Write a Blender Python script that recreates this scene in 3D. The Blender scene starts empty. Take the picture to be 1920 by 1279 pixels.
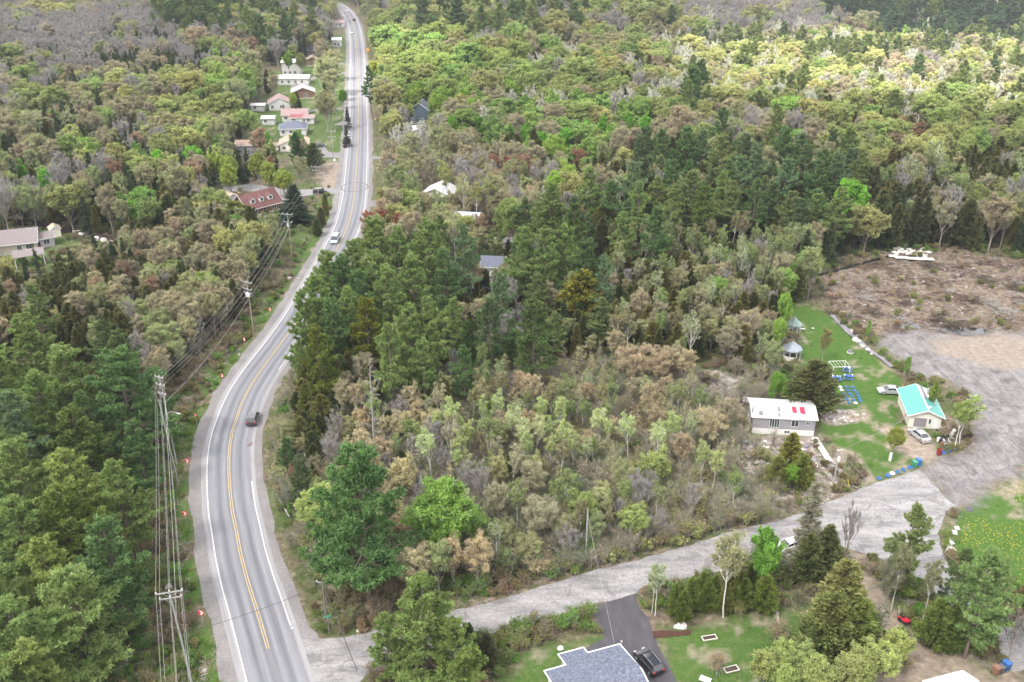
import bpy, math, random
import numpy as np
from mathutils import Vector, Matrix
R = math.radians
S = bpy.context.scene
C = bpy.context.collection
# ---------------------------------------------------------------- camera, sky, sun, exposure
CAM_H, PITCH, FPX = 90.0, R(25.8), 1800.0
cam = bpy.data.objects.new('camera', bpy.data.cameras.new('camera')); C.objects.link(cam)
cam.location = (0, 0, CAM_H); cam.rotation_euler = (R(90) - PITCH, 0, 0)
cam.data.sensor_width = 36; cam.data.lens = 36 * FPX / 1920; cam.data.clip_end = 6000; cam.data.clip_start = 1
S.camera = cam
SUN_EL, SUN_AZ = R(52), R(222)      # azimuth clockwise from +Y: the sun stands behind the camera, to its left
W = bpy.data.worlds.new('World'); S.world = W; W.use_nodes = True
nt = W.node_tree
sky = nt.nodes.new('ShaderNodeTexSky'); sky.sky_type = 'NISHITA'; sky.sun_disc = False
sky.sun_elevation = SUN_EL; sky.sun_rotation = SUN_AZ; sky.dust_density = 4; sky.air_density = 1.0; sky.ozone_density = 0.6
bg = nt.nodes['Background']; nt.links.new(sky.outputs[0], bg.inputs[0]); bg.inputs[1].default_value = 0.115
sun = bpy.data.objects.new('sun', bpy.data.lights.new('sun', 'SUN')); C.objects.link(sun)
sun.data.energy = 5.0; sun.data.angle = R(7); sun.data.color = (1, 0.95, 0.88)
SUNV = Vector((math.sin(SUN_AZ) * math.cos(SUN_EL), math.cos(SUN_AZ) * math.cos(SUN_EL), math.sin(SUN_EL)))
sun.rotation_euler = SUNV.to_track_quat('Z', 'Y').to_euler(); sun.location = (0, 0, 200)
S.view_settings.view_transform = 'Standard'; S.view_settings.look = 'None'; S.view_settings.gamma = 1
S.view_settings.exposure = 1.6
S.render.engine = 'CYCLES'
S.cycles.max_bounces = 5; S.cycles.diffuse_bounces = 3; S.cycles.glossy_bounces = 2; S.cycles.transmission_bounces = 3
S.cycles.transparent_max_bounces = 6; S.cycles.use_denoising = True
S.render.use_persistent_data = False

# ---------------------------------------------------------------- helpers
CP, SP = math.cos(PITCH), math.sin(PITCH)
def G(px, py, z=0.0):
    """point of height z seen at photo pixel (px, py): used to survey the site"""
    u, v = (px - 960) / FPX, (py - 639.5) / FPX
    d = Vector((u, CP - SP * v, -SP - CP * v))
    t = (z - CAM_H) / d.z
    return Vector((d.x * t, d.y * t, z))
def PX(P):
    x, y, z = P[0], P[1], P[2] - CAM_H
    dep = y * CP - z * SP
    return 960 + FPX * x / dep, 639.5 - FPX * (y * SP + z * CP) / dep
def PXa(P):
    x, y, z = P[:, 0], P[:, 1], P[:, 2] - CAM_H
    dep = np.maximum(y * CP - z * SP, 1.0)
    return 960 + FPX * x / dep, 639.5 - FPX * (y * SP + z * CP) / dep, dep
def Ga(pts, z=0.0): return [G(a, b, z) for a, b in pts]
def hgt(base, top_py):
    """height of a vertical thing standing at ground point base whose top shows in photo row top_py"""
    lo, hi = 0.0, 60.0
    for _ in range(40):
        m = (lo + hi) / 2
        if PX((base[0], base[1], m))[1] > top_py: lo = m
        else: hi = m
    return lo
def hsh(a, b, s=0):
    n = (a.astype(np.int64) * 374761393 + b.astype(np.int64) * 668265263 + s * 1442695041) & 0xffffffff
    n = ((n ^ (n >> 13)) * 1274126177) & 0xffffffff
    return ((n ^ (n >> 16)) & 0xffff) / 65535.0
def vnoise(x, y, s=0):
    xi, yi = np.floor(x), np.floor(y); fx, fy = x - xi, y - yi
    fx = fx * fx * (3 - 2 * fx); fy = fy * fy * (3 - 2 * fy)
    a, b, c, d = hsh(xi, yi, s), hsh(xi + 1, yi, s), hsh(xi, yi + 1, s), hsh(xi + 1, yi + 1, s)
    return (a * (1 - fx) + b * fx) * (1 - fy) + (c * (1 - fx) + d * fx) * fy
def fbm(x, y, s=0, o=4):
    t, a, r = 0, 1, 0
    for i in range(o):
        r = r + a * vnoise(x * 2 ** i, y * 2 ** i, s + i * 17); t += a; a *= .5
    return r / t
def sdist(x, y, poly):
    """signed distance to a closed polygon, negative inside"""
    P = np.array([(p[0], p[1]) for p in poly]); d = np.full(x.shape, 1e9); ins = np.zeros(x.shape, bool)
    for i in range(len(P)):
        a, b = P[i], P[(i + 1) % len(P)]; e = b - a
        wx, wy = x - a[0], y - a[1]
        t = np.clip((wx * e[0] + wy * e[1]) / max(e @ e, 1e-9), 0, 1)
        d = np.minimum(d, np.hypot(wx - e[0] * t, wy - e[1] * t))
        if a[1] != b[1]:
            c = ((a[1] > y) != (b[1] > y)) & (x < e[0] * (y - a[1]) / e[1] + a[0]); ins ^= c
    return np.where(ins, -d, d)
def ldist(x, y, line):
    d = np.full(x.shape, 1e9)
    for a, b in zip(line[:-1], line[1:]):
        ex, ey = b[0] - a[0], b[1] - a[1]; wx, wy = x - a[0], y - a[1]
        t = np.clip((wx * ex + wy * ey) / max(ex * ex + ey * ey, 1e-9), 0, 1)
        d = np.minimum(d, np.hypot(wx - ex * t, wy - ey * t))
    return d
def sm(x, a, b):
    t = np.clip((x - a) / (b - a), 0, 1); return t * t * (3 - 2 * t)
def catmull(pts, step):
    P = [Vector((p[0], p[1], 0)) for p in pts]; P = [2 * P[0] - P[1]] + P + [2 * P[-1] - P[-2]]; out = []
    for i in range(1, len(P) - 2):
        n = max(1, int((P[i + 1] - P[i]).length / step))
        for k in range(n):
            t = k / n; a, b, c, d = P[i - 1:i + 3]
            out.append(.5 * ((2 * b) + (c - a) * t + (2 * a - 5 * b + 4 * c - d) * t * t + (3 * b - a - 3 * c + d) * t ** 3))
    out.append(P[-2]); return out

def tag(o, label=None, cat=None, group=None, kind=None):
    if label: o['label'] = label
    if cat: o['category'] = cat
    if group: o['group'] = group
    if kind: o['kind'] = kind
    return o
def empty(name, loc, rz=0, label=None, cat=None, group=None):
    o = bpy.data.objects.new(name, None); C.objects.link(o); o.location = loc; o.rotation_euler = (0, 0, rz)
    o.empty_display_size = .3
    return tag(o, label, cat, group)
def link(name, me, m=None, parent=None, label=None, cat=None, group=None, kind=None):
    o = bpy.data.objects.new(name, me); C.objects.link(o)
    if m and not len(me.materials): me.materials.append(m)
    if parent: o.parent = parent
    return tag(o, label, cat, group, kind)
def copy_tree(o, parent=None):
    c = o.copy(); C.objects.link(c)
    if parent: c.parent = parent
    for ch in o.children: copy_tree(ch, c)
    return c
class MB:
    """collects shapes into one mesh"""
    def __init__(s): s.v = []; s.f = []; s.m = []; s.mi = 0
    def add(s, vs, fs):
        n = len(s.v); s.v += [tuple(v) for v in vs]; s.f += [tuple(n + i for i in f) for f in fs]; s.m += [s.mi] * len(fs); return s
    def box(s, cx, cy, cz, sx, sy, sz, rz=0, bev=0):
        c, d = math.cos(rz), math.sin(rz); x, y, z = sx / 2, sy / 2, sz / 2
        if bev <= 0:
            L = [(a, b, e) for e in (-z, z) for a, b in ((-x, -y), (x, -y), (x, y), (-x, y))]
            F = [(3, 2, 1, 0), (4, 5, 6, 7), (0, 1, 5, 4), (1, 2, 6, 5), (2, 3, 7, 6), (3, 0, 4, 7)]
        else:
            k = bev; L = []; F = []
            rings = [(-z, k), (-z + k, 0), (z - k, 0), (z, k)]
            for e, q in rings:
                X, Y = x - q, y - q; kk = min(k, .5 * min(X, Y))
                L += [(-X + kk, -Y, e), (X - kk, -Y, e), (X, -Y + kk, e), (X, Y - kk, e), (X - kk, Y, e), (-X + kk, Y, e), (-X, Y - kk, e), (-X, -Y + kk, e)]
            for r in range(3):
                for i in range(8): j = (i + 1) % 8; F.append((r * 8 + i, r * 8 + j, r * 8 + 8 + j, r * 8 + 8 + i))
            F += [tuple(range(7, -1, -1)), tuple(range(24, 32))]
        return s.add([(cx + a * c - b * d, cy + a * d + b * c, cz + e) for a, b, e in L], F)
    def tube(s, pts, r, n=8, cap=True):
        pts = [Vector(p) for p in pts]; rs = r if isinstance(r, (list, tuple)) else [r] * len(pts); L = []; F = []
        for i, p in enumerate(pts):
            t = (pts[min(i + 1, len(pts) - 1)] - pts[max(i - 1, 0)]).normalized()
            a = t.cross(Vector((0, 0, 1)));
            if a.length < .05: a = t.cross(Vector((1, 0, 0)))
            a.normalize(); b = t.cross(a)
            L += [p + (a * math.cos(k * 2 * math.pi / n) + b * math.sin(k * 2 * math.pi / n)) * rs[i] for k in range(n)]
        for i in range(len(pts) - 1):
            for k in range(n): j = (k + 1) % n; F.append((i * n + k, i * n + j, i * n + n + j, i * n + n + k))
        if cap: F += [tuple(range(n - 1, -1, -1)), tuple(range((len(pts) - 1) * n, len(pts) * n))]
        return s.add(L, F)
    def lathe(s, cx, cy, prof, n=16):
        L = []; F = []
        for r, z in prof: L += [(cx + r * math.cos(k * 2 * math.pi / n), cy + r * math.sin(k * 2 * math.pi / n), z) for k in range(n)]
        for i in range(len(prof) - 1):
            for k in range(n): j = (k + 1) % n; F.append((i * n + k, i * n + j, i * n + n + j, i * n + n + k))
        F += [tuple(range(n - 1, -1, -1)), tuple(range((len(prof) - 1) * n, len(prof) * n))]
        return s.add(L, F)
    def torus(s, cx, cy, cz, R_, r, n=20, k=8, sq=1):
        L = []; F = []
        for i in range(n):
            a = i * 2 * math.pi / n
            L += [(cx + (R_ + r * math.cos(b * 2 * math.pi / k)) * math.cos(a), cy + (R_ + r * math.cos(b * 2 * math.pi / k)) * math.sin(a), cz + r * sq * math.sin(b * 2 * math.pi / k)) for b in range(k)]
        for i in range(n):
            for b in range(k): j = (i + 1) % n; q = (b + 1) % k; F.append((i * k + b, j * k + b, j * k + q, i * k + q))
        return s.add(L, F)
    def rock(s, cx, cy, cz, r, seed, fl=.6):
        rg = random.Random(seed); L = []; F = []; n = 7
        for i in range(1, 5):
            th = i * math.pi / 5
            for k in range(n):
                q = r * rg.uniform(.75, 1.15); a = k * 2 * math.pi / n + i * .3
                L.append((cx + q * math.sin(th) * math.cos(a), cy + q * math.sin(th) * math.sin(a), cz + q * fl * math.cos(th)))
        for i in range(3):
            for k in range(n): j = (k + 1) % n; F.append((i * n + k, i * n + n + k, i * n + n + j, i * n + j))
        F += [tuple(range(n)), tuple(range(4 * n - 1, 3 * n - 1, -1))]
        return s.add(L, F)
    def me(s, name, mats):
        m = bpy.data.meshes.new(name); m.from_pydata([tuple(v) for v in s.v], [], s.f)
        for x in (mats if isinstance(mats, (list, tuple)) else [mats]): m.materials.append(x)
        m.polygons.foreach_set('material_index', s.m); m.update(); return m
    def build(s, name, mats, parent=None, smooth=False, **k):
        m = s.me(name, mats)
        if smooth: m.shade_smooth()
        return link(name, m, None, parent, **k)
def np_mesh(name, verts, nper, mats, mi=None, attr=None):
    """mesh of separate faces with nper corners each"""
    me = bpy.data.meshes.new(name); n = len(verts); nf = n // nper
    me.vertices.add(n); me.vertices.foreach_set('co', np.asarray(verts, np.float32).ravel())
    me.loops.add(n); me.loops.foreach_set('vertex_index', np.arange(n, dtype=np.int32))
    me.polygons.add(nf); me.polygons.foreach_set('loop_start', np.arange(0, n, nper, dtype=np.int32))
    me.polygons.foreach_set('loop_total', np.full(nf, nper, np.int32))
    for m in mats: me.materials.append(m)
    if mi is not None: me.polygons.foreach_set('material_index', np.asarray(mi, np.int32))
    if attr is not None:
        a = me.attributes.new('vary', 'FLOAT', 'FACE'); a.data.foreach_set('value', np.asarray(attr, np.float32))
    me.update(calc_edges=True); return me

# ---------------------------------------------------------------- materials
class N:
    """tiny node-graph builder"""
    def __init__(s, name):
        s.m = bpy.data.materials.new(name); s.m.use_nodes = True; s.t = s.m.node_tree
        s.b = s.t.nodes['Principled BSDF']; s.out = s.t.nodes['Material Output']
    def n(s, typ, **k):
        x = s.t.nodes.new('ShaderNode' + typ)
        for a, b in k.items(): setattr(x, a, b)
        return x
    def l(s, a, b): s.t.links.new(a, b); return s
    def coord(s, kind='Object'): return s.n('TexCoord').outputs[kind]
    def noise(s, scale, detail=4, rough=.55, co=None, stretch=None, dist=0):
        x = s.n('TexNoise'); x.inputs['Scale'].default_value = scale; x.inputs['Detail'].default_value = detail
        x.inputs['Roughness'].default_value = rough; x.inputs['Distortion'].default_value = dist
        co = co if co is not None else s.coord()
        if stretch:
            mp = s.n('Mapping'); mp.inputs['Scale'].default_value = stretch[:3]
            if len(stretch) > 3: mp.inputs['Rotation'].default_value = (0, 0, stretch[3])
            s.l(co, mp.inputs['Vector']); co = mp.outputs[0]
        s.l(co, x.inputs['Vector']); return x.outputs['Fac']
    def ramp(s, fac, stops, interp='LINEAR'):
        r = s.n('ValToRGB'); e = r.color_ramp; e.interpolation = interp
        while len(e.elements) < len(stops): e.elements.new(.5)
        for el, (p, c) in zip(e.elements, stops): el.position = p; el.color = (*c, 1) if len(c) == 3 else c
        s.l(fac, r.inputs[0]); return r.outputs[0]
    def mix(s, fac, a, b, blend='MIX'):
        x = s.n('Mix', data_type='RGBA', blend_type=blend, clamp_factor=True)
        for sock, val in ((x.inputs[0], fac), (x.inputs[6], a), (x.inputs[7], b)):
            if isinstance(val, (int, float)): sock.default_value = val
            elif isinstance(val, tuple): sock.default_value = (*val, 1)
            else: s.l(val, sock)
        return x.outputs[2]
    def math(s, op, a, b=0.0, c=None, clamp=False):
        x = s.n('Math', operation=op, use_clamp=clamp)
        for i, val in enumerate((a, b, c)):
            if val is None: continue
            if isinstance(val, (int, float)): x.inputs[i].default_value = val
            else: s.l(val, x.inputs[i])
        return x.outputs[0]
    def bump(s, h, strength=.3, dist=.1):
        b = s.n('Bump'); b.inputs['Strength'].default_value = strength; b.inputs['Distance'].default_value = dist
        s.l(h, b.inputs['Height']); s.l(b.outputs[0], s.b.inputs['Normal']); return s
    def done(s, col, rough=.8, spec=.3, metal=0):
        if isinstance(col, tuple): s.b.inputs['Base Color'].default_value = (*col, 1)
        else: s.l(col, s.b.inputs['Base Color'])
        if isinstance(rough, (int, float)): s.b.inputs['Roughness'].default_value = rough
        else: s.l(rough, s.b.inputs['Roughness'])
        s.b.inputs['Specular IOR Level'].default_value = spec; s.b.inputs['Metallic'].default_value = metal
        return s.m
def sc_(c, k): return tuple(x * k for x in c)
_mc = {}
def paint(name, col, rough=.6, var=.12, scale=3.0, spec=.3, metal=0, dirt=0.0):
    """a plain painted / natural surface with mottling"""
    if name in _mc: return _mc[name]
    m = N(name); f = m.noise(scale, 5, .6)
    c = m.ramp(f, [(.25, sc_(col, 1 - var)), (.75, sc_(col, 1 + var))])
    if dirt: c = m.mix(m.math('MULTIPLY', m.ramp(m.noise(scale * .6, 6, .7), [(.5, (0, 0, 0)), (.7, (1, 1, 1))]), dirt), c, (.12, .1, .08))
    _mc[name] = m.done(c, rough, spec, metal); return _mc[name]
def lap(name, col, rows=5.0, rough=.6, axis='Z', dark=.75):
    """horizontal lap siding / ribbed sheet with fine grooves"""
    m = N(name); co = m.coord(); sx = m.n('SeparateXYZ'); m.l(co, sx.inputs[0])
    fr = m.math('FRACT', m.math('MULTIPLY', sx.outputs[axis], rows))
    g = m.ramp(fr, [(0, sc_(col, dark)), (.1, col), (.9, sc_(col, 1.04))])
    g = m.mix(m.math('MULTIPLY', m.noise(1.3, 5), .25), g, sc_(col, .6))
    m.bump(fr, .35, .03); return m.done(g, rough)
def shingles(name, col, scale=3.0, var=.35):
    m = N(name); co = m.coord(); b = m.n('TexBrick'); m.l(co, b.inputs['Vector'])
    b.inputs['Scale'].default_value = scale; b.inputs['Mortar Size'].default_value = .02; b.inputs['Color1'].default_value = (*sc_(col, 1 - var), 1)
    b.inputs['Color2'].default_value = (*sc_(col, 1 + var), 1); b.inputs['Mortar'].default_value = (*sc_(col, .5), 1)
    c = m.mix(.35, b.outputs[0], m.ramp(m.noise(6, 5), [(.3, sc_(col, .6)), (.7, sc_(col, 1.4))]))
    return m.done(c, .85, .2)
def foliage(name, trans=.35, rough=.55, fine=.35):
    m = N(name)
    at = m.n('Attribute', attribute_type='INSTANCER', attribute_name='tint')
    va = m.n('Attribute', attribute_type='GEOMETRY', attribute_name='vary')
    k = m.math('ADD', m.math('MULTIPLY', va.outputs['Fac'], fine * 2), 1 - fine)
    c = m.mix(1.0, at.outputs['Color'], m.n('CombineColor').outputs[0], 'MULTIPLY')
    cc = [x for x in m.t.nodes if x.type == 'COMBINE_COLOR'][0]
    m.l(k, cc.inputs[0]); m.l(k, cc.inputs[1]); m.l(m.math('MULTIPLY', k, .96), cc.inputs[2])
    m.done(c, rough, .25)
    tr = m.n('BsdfTranslucent'); m.l(m.mix(1.0, c, (1.15, 1.25, .6), 'MULTIPLY'), tr.inputs[0])
    mx = m.n('MixShader'); mx.inputs[0].default_value = trans
    m.l(m.b.outputs[0], mx.inputs[1]); m.l(tr.outputs[0], mx.inputs[2]); m.l(mx.outputs[0], m.out.inputs[0])
    return m.m
def bark(name, col, var=.3):
    m = N(name); f = m.noise(6, 4, .6, stretch=(1, 1, .25))
    return m.done(m.ramp(f, [(.3, sc_(col, 1 - var)), (.7, sc_(col, 1 + var))]), .9, .15)
def birchbark():
    m = N('birch_bark'); f = m.noise(5, 3, .7, stretch=(1, 1, 4))
    return m.done(m.ramp(f, [(.38, (.10, .09, .08)), (.46, (.50, .49, .45)), (.7, (.62, .61, .57))]), .8, .2)
M_NEEDLE = foliage('pine_needles', .3, .6, .5); M_LEAF = foliage('leaves', .35, .6, .42); M_TWIG = foliage('twigs', 0.0, .9, .3)
M_PBARK = bark('pine_bark', (.13, .105, .09)); M_HBARK = bark('hardwood_bark', (.20, .18, .155)); M_BIRCH = birchbark()
M_SNAG = bark('weathered_wood', (.25, .235, .215), .2); M_DBARK = bark('dark_bark', (.07, .055, .045))

# ---------------------------------------------------------------- the broken cloud deck overhead (its gap lights the far slope)
def cloud_deck():
    Z0, st = 300.0, 26.0; k = Z0 / SUNV.z; off = Vector((SUNV.x * k, SUNV.y * k, 0))
    holes = [Ga([(1225,118),(1300,84),(1450,66),(1700,68),(2400,60),(2400,212),(1920,222),(1700,205),(1500,186),(1320,160)], 8), Ga([(625,190),(625,120),(690,92),(800,80),(830,120),(760,160),(700,190)], 6), Ga([(1650,585),(2100,560),(2300,700),(1900,760),(1700,700)],0)]
    xs = np.arange(-1300, 1400, st); ys = np.arange(-700, 1500, st); X, Y = np.meshgrid(xs, ys)
    m = np.ones(X.shape, bool)
    for h in holes[:2]: m &= sdist(X - off.x, Y - off.y, h) > 0
    b = Z0 + (fbm(X * .012, Y * .012, 3) - .5) * 40; t = b + 26 + fbm(X * .02, Y * .02, 8) * 50
    idx_ = -np.ones(X.shape, int); V = []; F = []
    cell = m[:-1, :-1] & m[1:, :-1] & m[:-1, 1:] & m[1:, 1:]
    ny_, nx_ = X.shape; base = [(float(x), float(y), float(z)) for x, y, z in zip(X.ravel(), Y.ravel(), b.ravel())]; top = [(float(x), float(y), float(z)) for x, y, z in zip(X.ravel(), Y.ravel(), t.ravel())]; n = len(base)
    for j in range(ny_ - 1):
        for i in range(nx_ - 1):
            if not cell[j, i]: continue
            a = j * nx_ + i; q = (a, a + 1, a + nx_ + 1, a + nx_); F.append(q[::-1]); F.append(tuple(v + n for v in q))
            for (dj, di, u, v) in ((-1, 0, q[0], q[1]), (0, 1, q[1], q[2]), (1, 0, q[2], q[3]), (0, -1, q[3], q[0])):
                jj, i2 = j + dj, i + di
                if not (0 <= jj < ny_ - 1 and 0 <= i2 < nx_ - 1 and cell[jj, i2]): F.append((u, v, v + n, u + n))
    me = bpy.data.meshes.new('clouds'); me.from_pydata(base + top, [], F)
    m_ = N('cloud'); tp = m_.n('BsdfTransparent'); tl = m_.n('BsdfTranslucent'); tl.inputs[0].default_value = (.9, .9, .9, 1); tp.inputs[0].default_value = (.95, .95, .95, 1)
    mx = m_.n('MixShader'); mx.inputs[0].default_value = .49; m_.l(tp.outputs[0], mx.inputs[1]); m_.l(tl.outputs[0], mx.inputs[2]); m_.l(mx.outputs[0], m_.out.inputs[0])
    link('clouds', me, m_.m, kind='structure')
cloud_deck()
# ---------------------------------------------------------------- site survey
MAINPX = [(516,1262),(503,1217),(480,1139),(465,1092),(451,1038),(443,994),(436,961),(430.5,910),(429,868),(431,835),(435,812),(444,783),(455,753),(471,722),(491,692),(511,665),(534,634),(565,588),(600,527),(630,470),(653,420),(663.5,373),(667,330),(669,302),(671.5,250),(672,215),(671,160),(670,101),(667,70),(662,44),(651,24),(636,11),(618,4),(596,0)]
MAIN = catmull([G(503 + (503-480)*k, 1217 + (1217-1139)*k) for k in (4, 2.4, 1.2)] + Ga(MAINPX[1:]), 2.5)
LINEW = 3.55
sd_top = [(565,1196),(600,1199),(640,1195),(700,1184),(760,1169),(828,1149),(925,1128),(1042,1092),(1120,1068),(1200,1049),(1280,1026),(1381,994),(1468,975),(1565,937),(1615,917),(1642,905),(1680,896),(1724,880)]
sd_bot = [(1792,948),(1772,960),(1760,1000),(1772,1052),(1800,1092),(1850,1130),(1905,1180),(1960,1240),(1900,1262),(1860,1200),(1800,1150),(1740,1100),(1690,1068),(1649,1048),(1582,1026),(1540,1030),(1495,1040),(1414,1057),(1350,1070),(1280,1087),(1193,1114),(1106,1135),(1009,1162),(908,1191),(820,1218),(740,1245),(690,1262),(665,1290),(655,1340),(600,1340),(575,1275)]
SIDE = Ga(sd_top + [(1742,900),(1765,925),(1782,942)] + sd_bot)
LOT = Ga([(1724,884),(1735,868),(1790,858),(1826,842),(1828,780),(1812,740),(1770,715),(1712,702),(1686,680),(1650,648),(1668,628),(1720,622),(1790,625),(1850,626),(1920,618),(2100,640),(2300,760),(2100,800),(1965,860),(1880,905),(1834,929),(1792,950),(1770,930),(1745,903)])
SANDLOT = Ga([(1735,640),(1800,628),(1870,628),(1925,630),(1990,650),(1960,690),(1880,692),(1820,680),(1760,662)])
FIELD = Ga([(1512,530),(1530,515),(1600,497),(1655,478),(1700,470),(1780,472),(1835,476),(1920,490),(2050,505),(2150,620),(1990,640),(1900,625),(1800,630),(1700,640),(1640,635),(1590,600),(1545,560)])
LAWN = Ga([(1486,575),(1530,577),(1571,602),(1596,630),(1640,665),(1678,697),(1694,722),(1690,790),(1740,800),(1765,850),(1722,878),(1642,902),(1600,870),(1575,838),(1540,815),(1532,775),(1500,700),(1494,640),(1486,600)])
LAWN2 = Ga([(1834,932),(1880,908),(1965,864),(2150,825),(2350,900),(2200,1150),(1990,1130),(1900,1100),(1800,1060),(1782,1020),(1790,975)])
DRIVE = Ga([(1105,1138),(1150,1126),(1192,1114),(1195,1133),(1203,1146),(1216,1158),(1223,1186),(1234,1211),(1251,1239),(1275,1290),(1300,1340),(1180,1340),(1090,1300),(1085,1225),(1110,1208),(1133,1197),(1127,1179),(1115,1158)])
YARD = Ga([(1240,1190),(1300,1178),(1380,1160),(1450,1140),(1520,1150),(1600,1230),(1640,1300),(1560,1400),(1300,1400),(1262,1260)])
YARD2 = Ga([(985,1225),(1060,1195),(1125,1190),(1130,1200),(1085,1225),(1060,1300),(1000,1400),(900,1400),(930,1290)])
DIRT = Ga([(1600,1040),(1640,1090),(1700,1170),(1800,1220),(1900,1262),(1990,1300),(1990,1420),(1600,1420),(1640,1250),(1600,1150),(1560,1110)])
PLOT_A = Ga([(1532,770),(1560,765),(1612,768),(1612,792),(1560,798),(1538,790)])       # vegetable bed
BALD = [Ga([(1690,800),(1720,790),(1760,850),(1740,872),(1700,855),(1660,838)]), Ga([(1640,795),(1670,792),(1695,815),(1672,822),(1650,812)]),
        Ga([(1555,835),(1600,845),(1640,900),(1622,915),(1600,880),(1560,860)]), Ga([(1616,755),(1628,768),(1632,795),(1618,790),(1604,762)])]
ROCKY = Ga([(1290,705),(1340,690),(1400,715),(1415,745),(1390,765),(1340,762),(1300,740)])
ROCKY2 = Ga([(1390,830),(1450,810),(1540,815),(1580,850),(1610,895),(1560,930),(1470,960),(1420,950),(1400,900)])
CORR = Ga([(330,1400),(328,1279),(315,1100),(312,900),(340,770),(400,690),(470,625),(510,560),(545,490),(585,400),(600,340),(625,250),(634,180)])
SIDES = [(Ga([(655,357),(620,358),(590,360),(540,362),(470,352),(420,356)]), 3.3), (Ga([(650,291),(625,291),(600,289),(590,278)]), 4.0), (Ga([(655,136),(620,141),(585,147),(556,160),(560,172)]), 2.4),
         (Ga([(655,203),(625,205),(590,207)]), 2.4), (Ga([(688,383),(715,381),(748,384)]), 3.4), (Ga([(690,296),(720,296),(745,300)]), 2.2), (Ga([(652,122),(620,116),(600,112)]), 2.0),
         (Ga([(655,230),(640,236)]), 4), (Ga([(505,385),(520,378),(545,372)]), 3.5), (Ga([(655,260),(645,262)]), 3.5)]
YARDS = [Ga(p) for p in ([(500,140),(640,100),(650,240),(645,330),(600,340),(560,300),(490,260),(470,215),(500,190)], [(430,375),(500,370),(560,400),(590,400),(610,400),(640,385),(640,400),(600,480),(560,500),(540,450),(510,440),(480,420)],
         [(0,415),(110,418),(170,436),(230,450),(215,470),(120,500),(0,520),(-60,520),(-60,415)], [(700,280),(745,285),(740,300),(700,300)], [(770,370),(850,350),(860,380),(800,395),(740,390)], [(830,520),(930,500),(960,470),(880,440),(850,470),(760,560),(800,565)],
         [(750,215),(800,210),(800,235),(750,235)], [(605,35),(650,35),(652,90),(612,92)])]
STRAW = Ga([(585,305),(648,300),(642,352),(600,355)])
def pin(x, y, poly, m=0.0): return sdist(x, y, poly) < m

# ---------------------------------------------------------------- ground: one sheet to the horizon
def axis(segs):
    out = [segs[0][0]]
    for a, b, st in segs:
        n = max(1, int(round((b - a) / st))); out += list(a + (b - a) * (np.arange(n) + 1) / n)
    return np.array(out)
gx = axis([(-3500, -900, 260), (-900, -200, 35), (-200, -95, 3.5), (-95, 150, .85), (150, 260, 4), (260, 900, 32), (900, 3500, 260)])
gy = axis([(-400, 40, 40), (40, 66, 4), (66, 250, .85), (250, 330, 1.6), (330, 620, 5), (620, 1300, 22), (1300, 4500, 200)])
GX, GY = np.meshgrid(gx, gy); sx_, sy_ = GX.ravel(), GY.ravel()
near = (sx_ > -210) & (sx_ < 270) & (sy_ > 40) & (sy_ < 640)
def edge(poly, w, jit=1.4, sc=.35, seed=3):
    d = np.full(sx_.shape, 1e3); q = near
    d[q] = sdist(sx_[q], sy_[q], poly) + (fbm(sx_[q] * sc, sy_[q] * sc, seed, 4) - .5) * 2 * jit
    return 1 - sm(d, -w, w)
dm = ldist(sx_, sy_, MAIN); n1 = fbm(sx_ * .05, sy_ * .05, 5); n2 = fbm(sx_ * .35, sy_ * .35, 9); n3 = fbm(sx_ * 1.1, sy_ * 1.1, 12, 2)
dr = dm - 6.5
for pl, w in SIDES: dr = np.minimum(dr, ldist(sx_, sy_, pl) - w)
for P in (SIDE, DRIVE):
    q = near; dd = np.full(sx_.shape, 1e3); dd[q] = sdist(sx_[q], sy_[q], P); dr = np.minimum(dr, dd)
field = edge(FIELD, 1.5, 3); lot = edge(LOT, 2.2, 3.4); sand = edge(SANDLOT, 1.5, 3)
ga = np.zeros((len(sx_), 4), np.float32); gb = ga.copy()
lawn = np.maximum.reduce([edge(LAWN, .8, 1.2), edge(LAWN2, .8, 1.0), edge(YARD, 1.2, 2.0) * .9, edge(YARD2, 1.0, 2) * .9])
for Y in YARDS: lawn = np.maximum(lawn, edge(Y, 2, 3) * .8)
side_left = sx_ < np.interp(sy_, [p.y for p in MAIN], [p.x for p in MAIN])
verge = sm(dm, 5.8, 6.8) * (1 - sm(dm, 8.5, 13)) * sm(n2, .3, .55) * np.where(side_left, 1.0, .45) * (sy_ < 620)
grass = np.maximum(lawn, verge * .95)
scrub = sm(fbm(sx_ * .12, sy_ * .12, 31), .5, .66) * .55 * (1 - field) * (1 - lot)
grass = np.maximum(grass, scrub)
tan = edge(DIRT, 2, 3) * .9
for b in BALD: tan = np.maximum(tan, edge(b, .6, .9))
tan = np.maximum(tan, edge(STRAW, 2, 2)); tan = np.maximum(tan, sand * .75)
tan = np.maximum(tan, lawn * sm(fbm(sx_ * .3, sy_ * .3, 77), .6, .7) * .7)
rocky = np.maximum(edge(ROCKY, 1, 2), edge(ROCKY2, 1, 2) * sm(n2, .3, .5)); rocky = np.maximum(rocky, edge(PLOT_A, .3, .5))
ga[:, 0] = grass; ga[:, 1] = np.maximum(lot, 0); ga[:, 2] = field; ga[:, 3] = 1
gb[:, 0] = tan; gb[:, 1] = rocky; gb[:, 3] = 1
PUD = Ga([(1684,606),(1706,604),(1730,610),(1760,616),(1790,613),(1830,612),(1856,616),(1850,624),(1822,629),(1790,625),(1760,620),(1720,616),(1690,613)])
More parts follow.
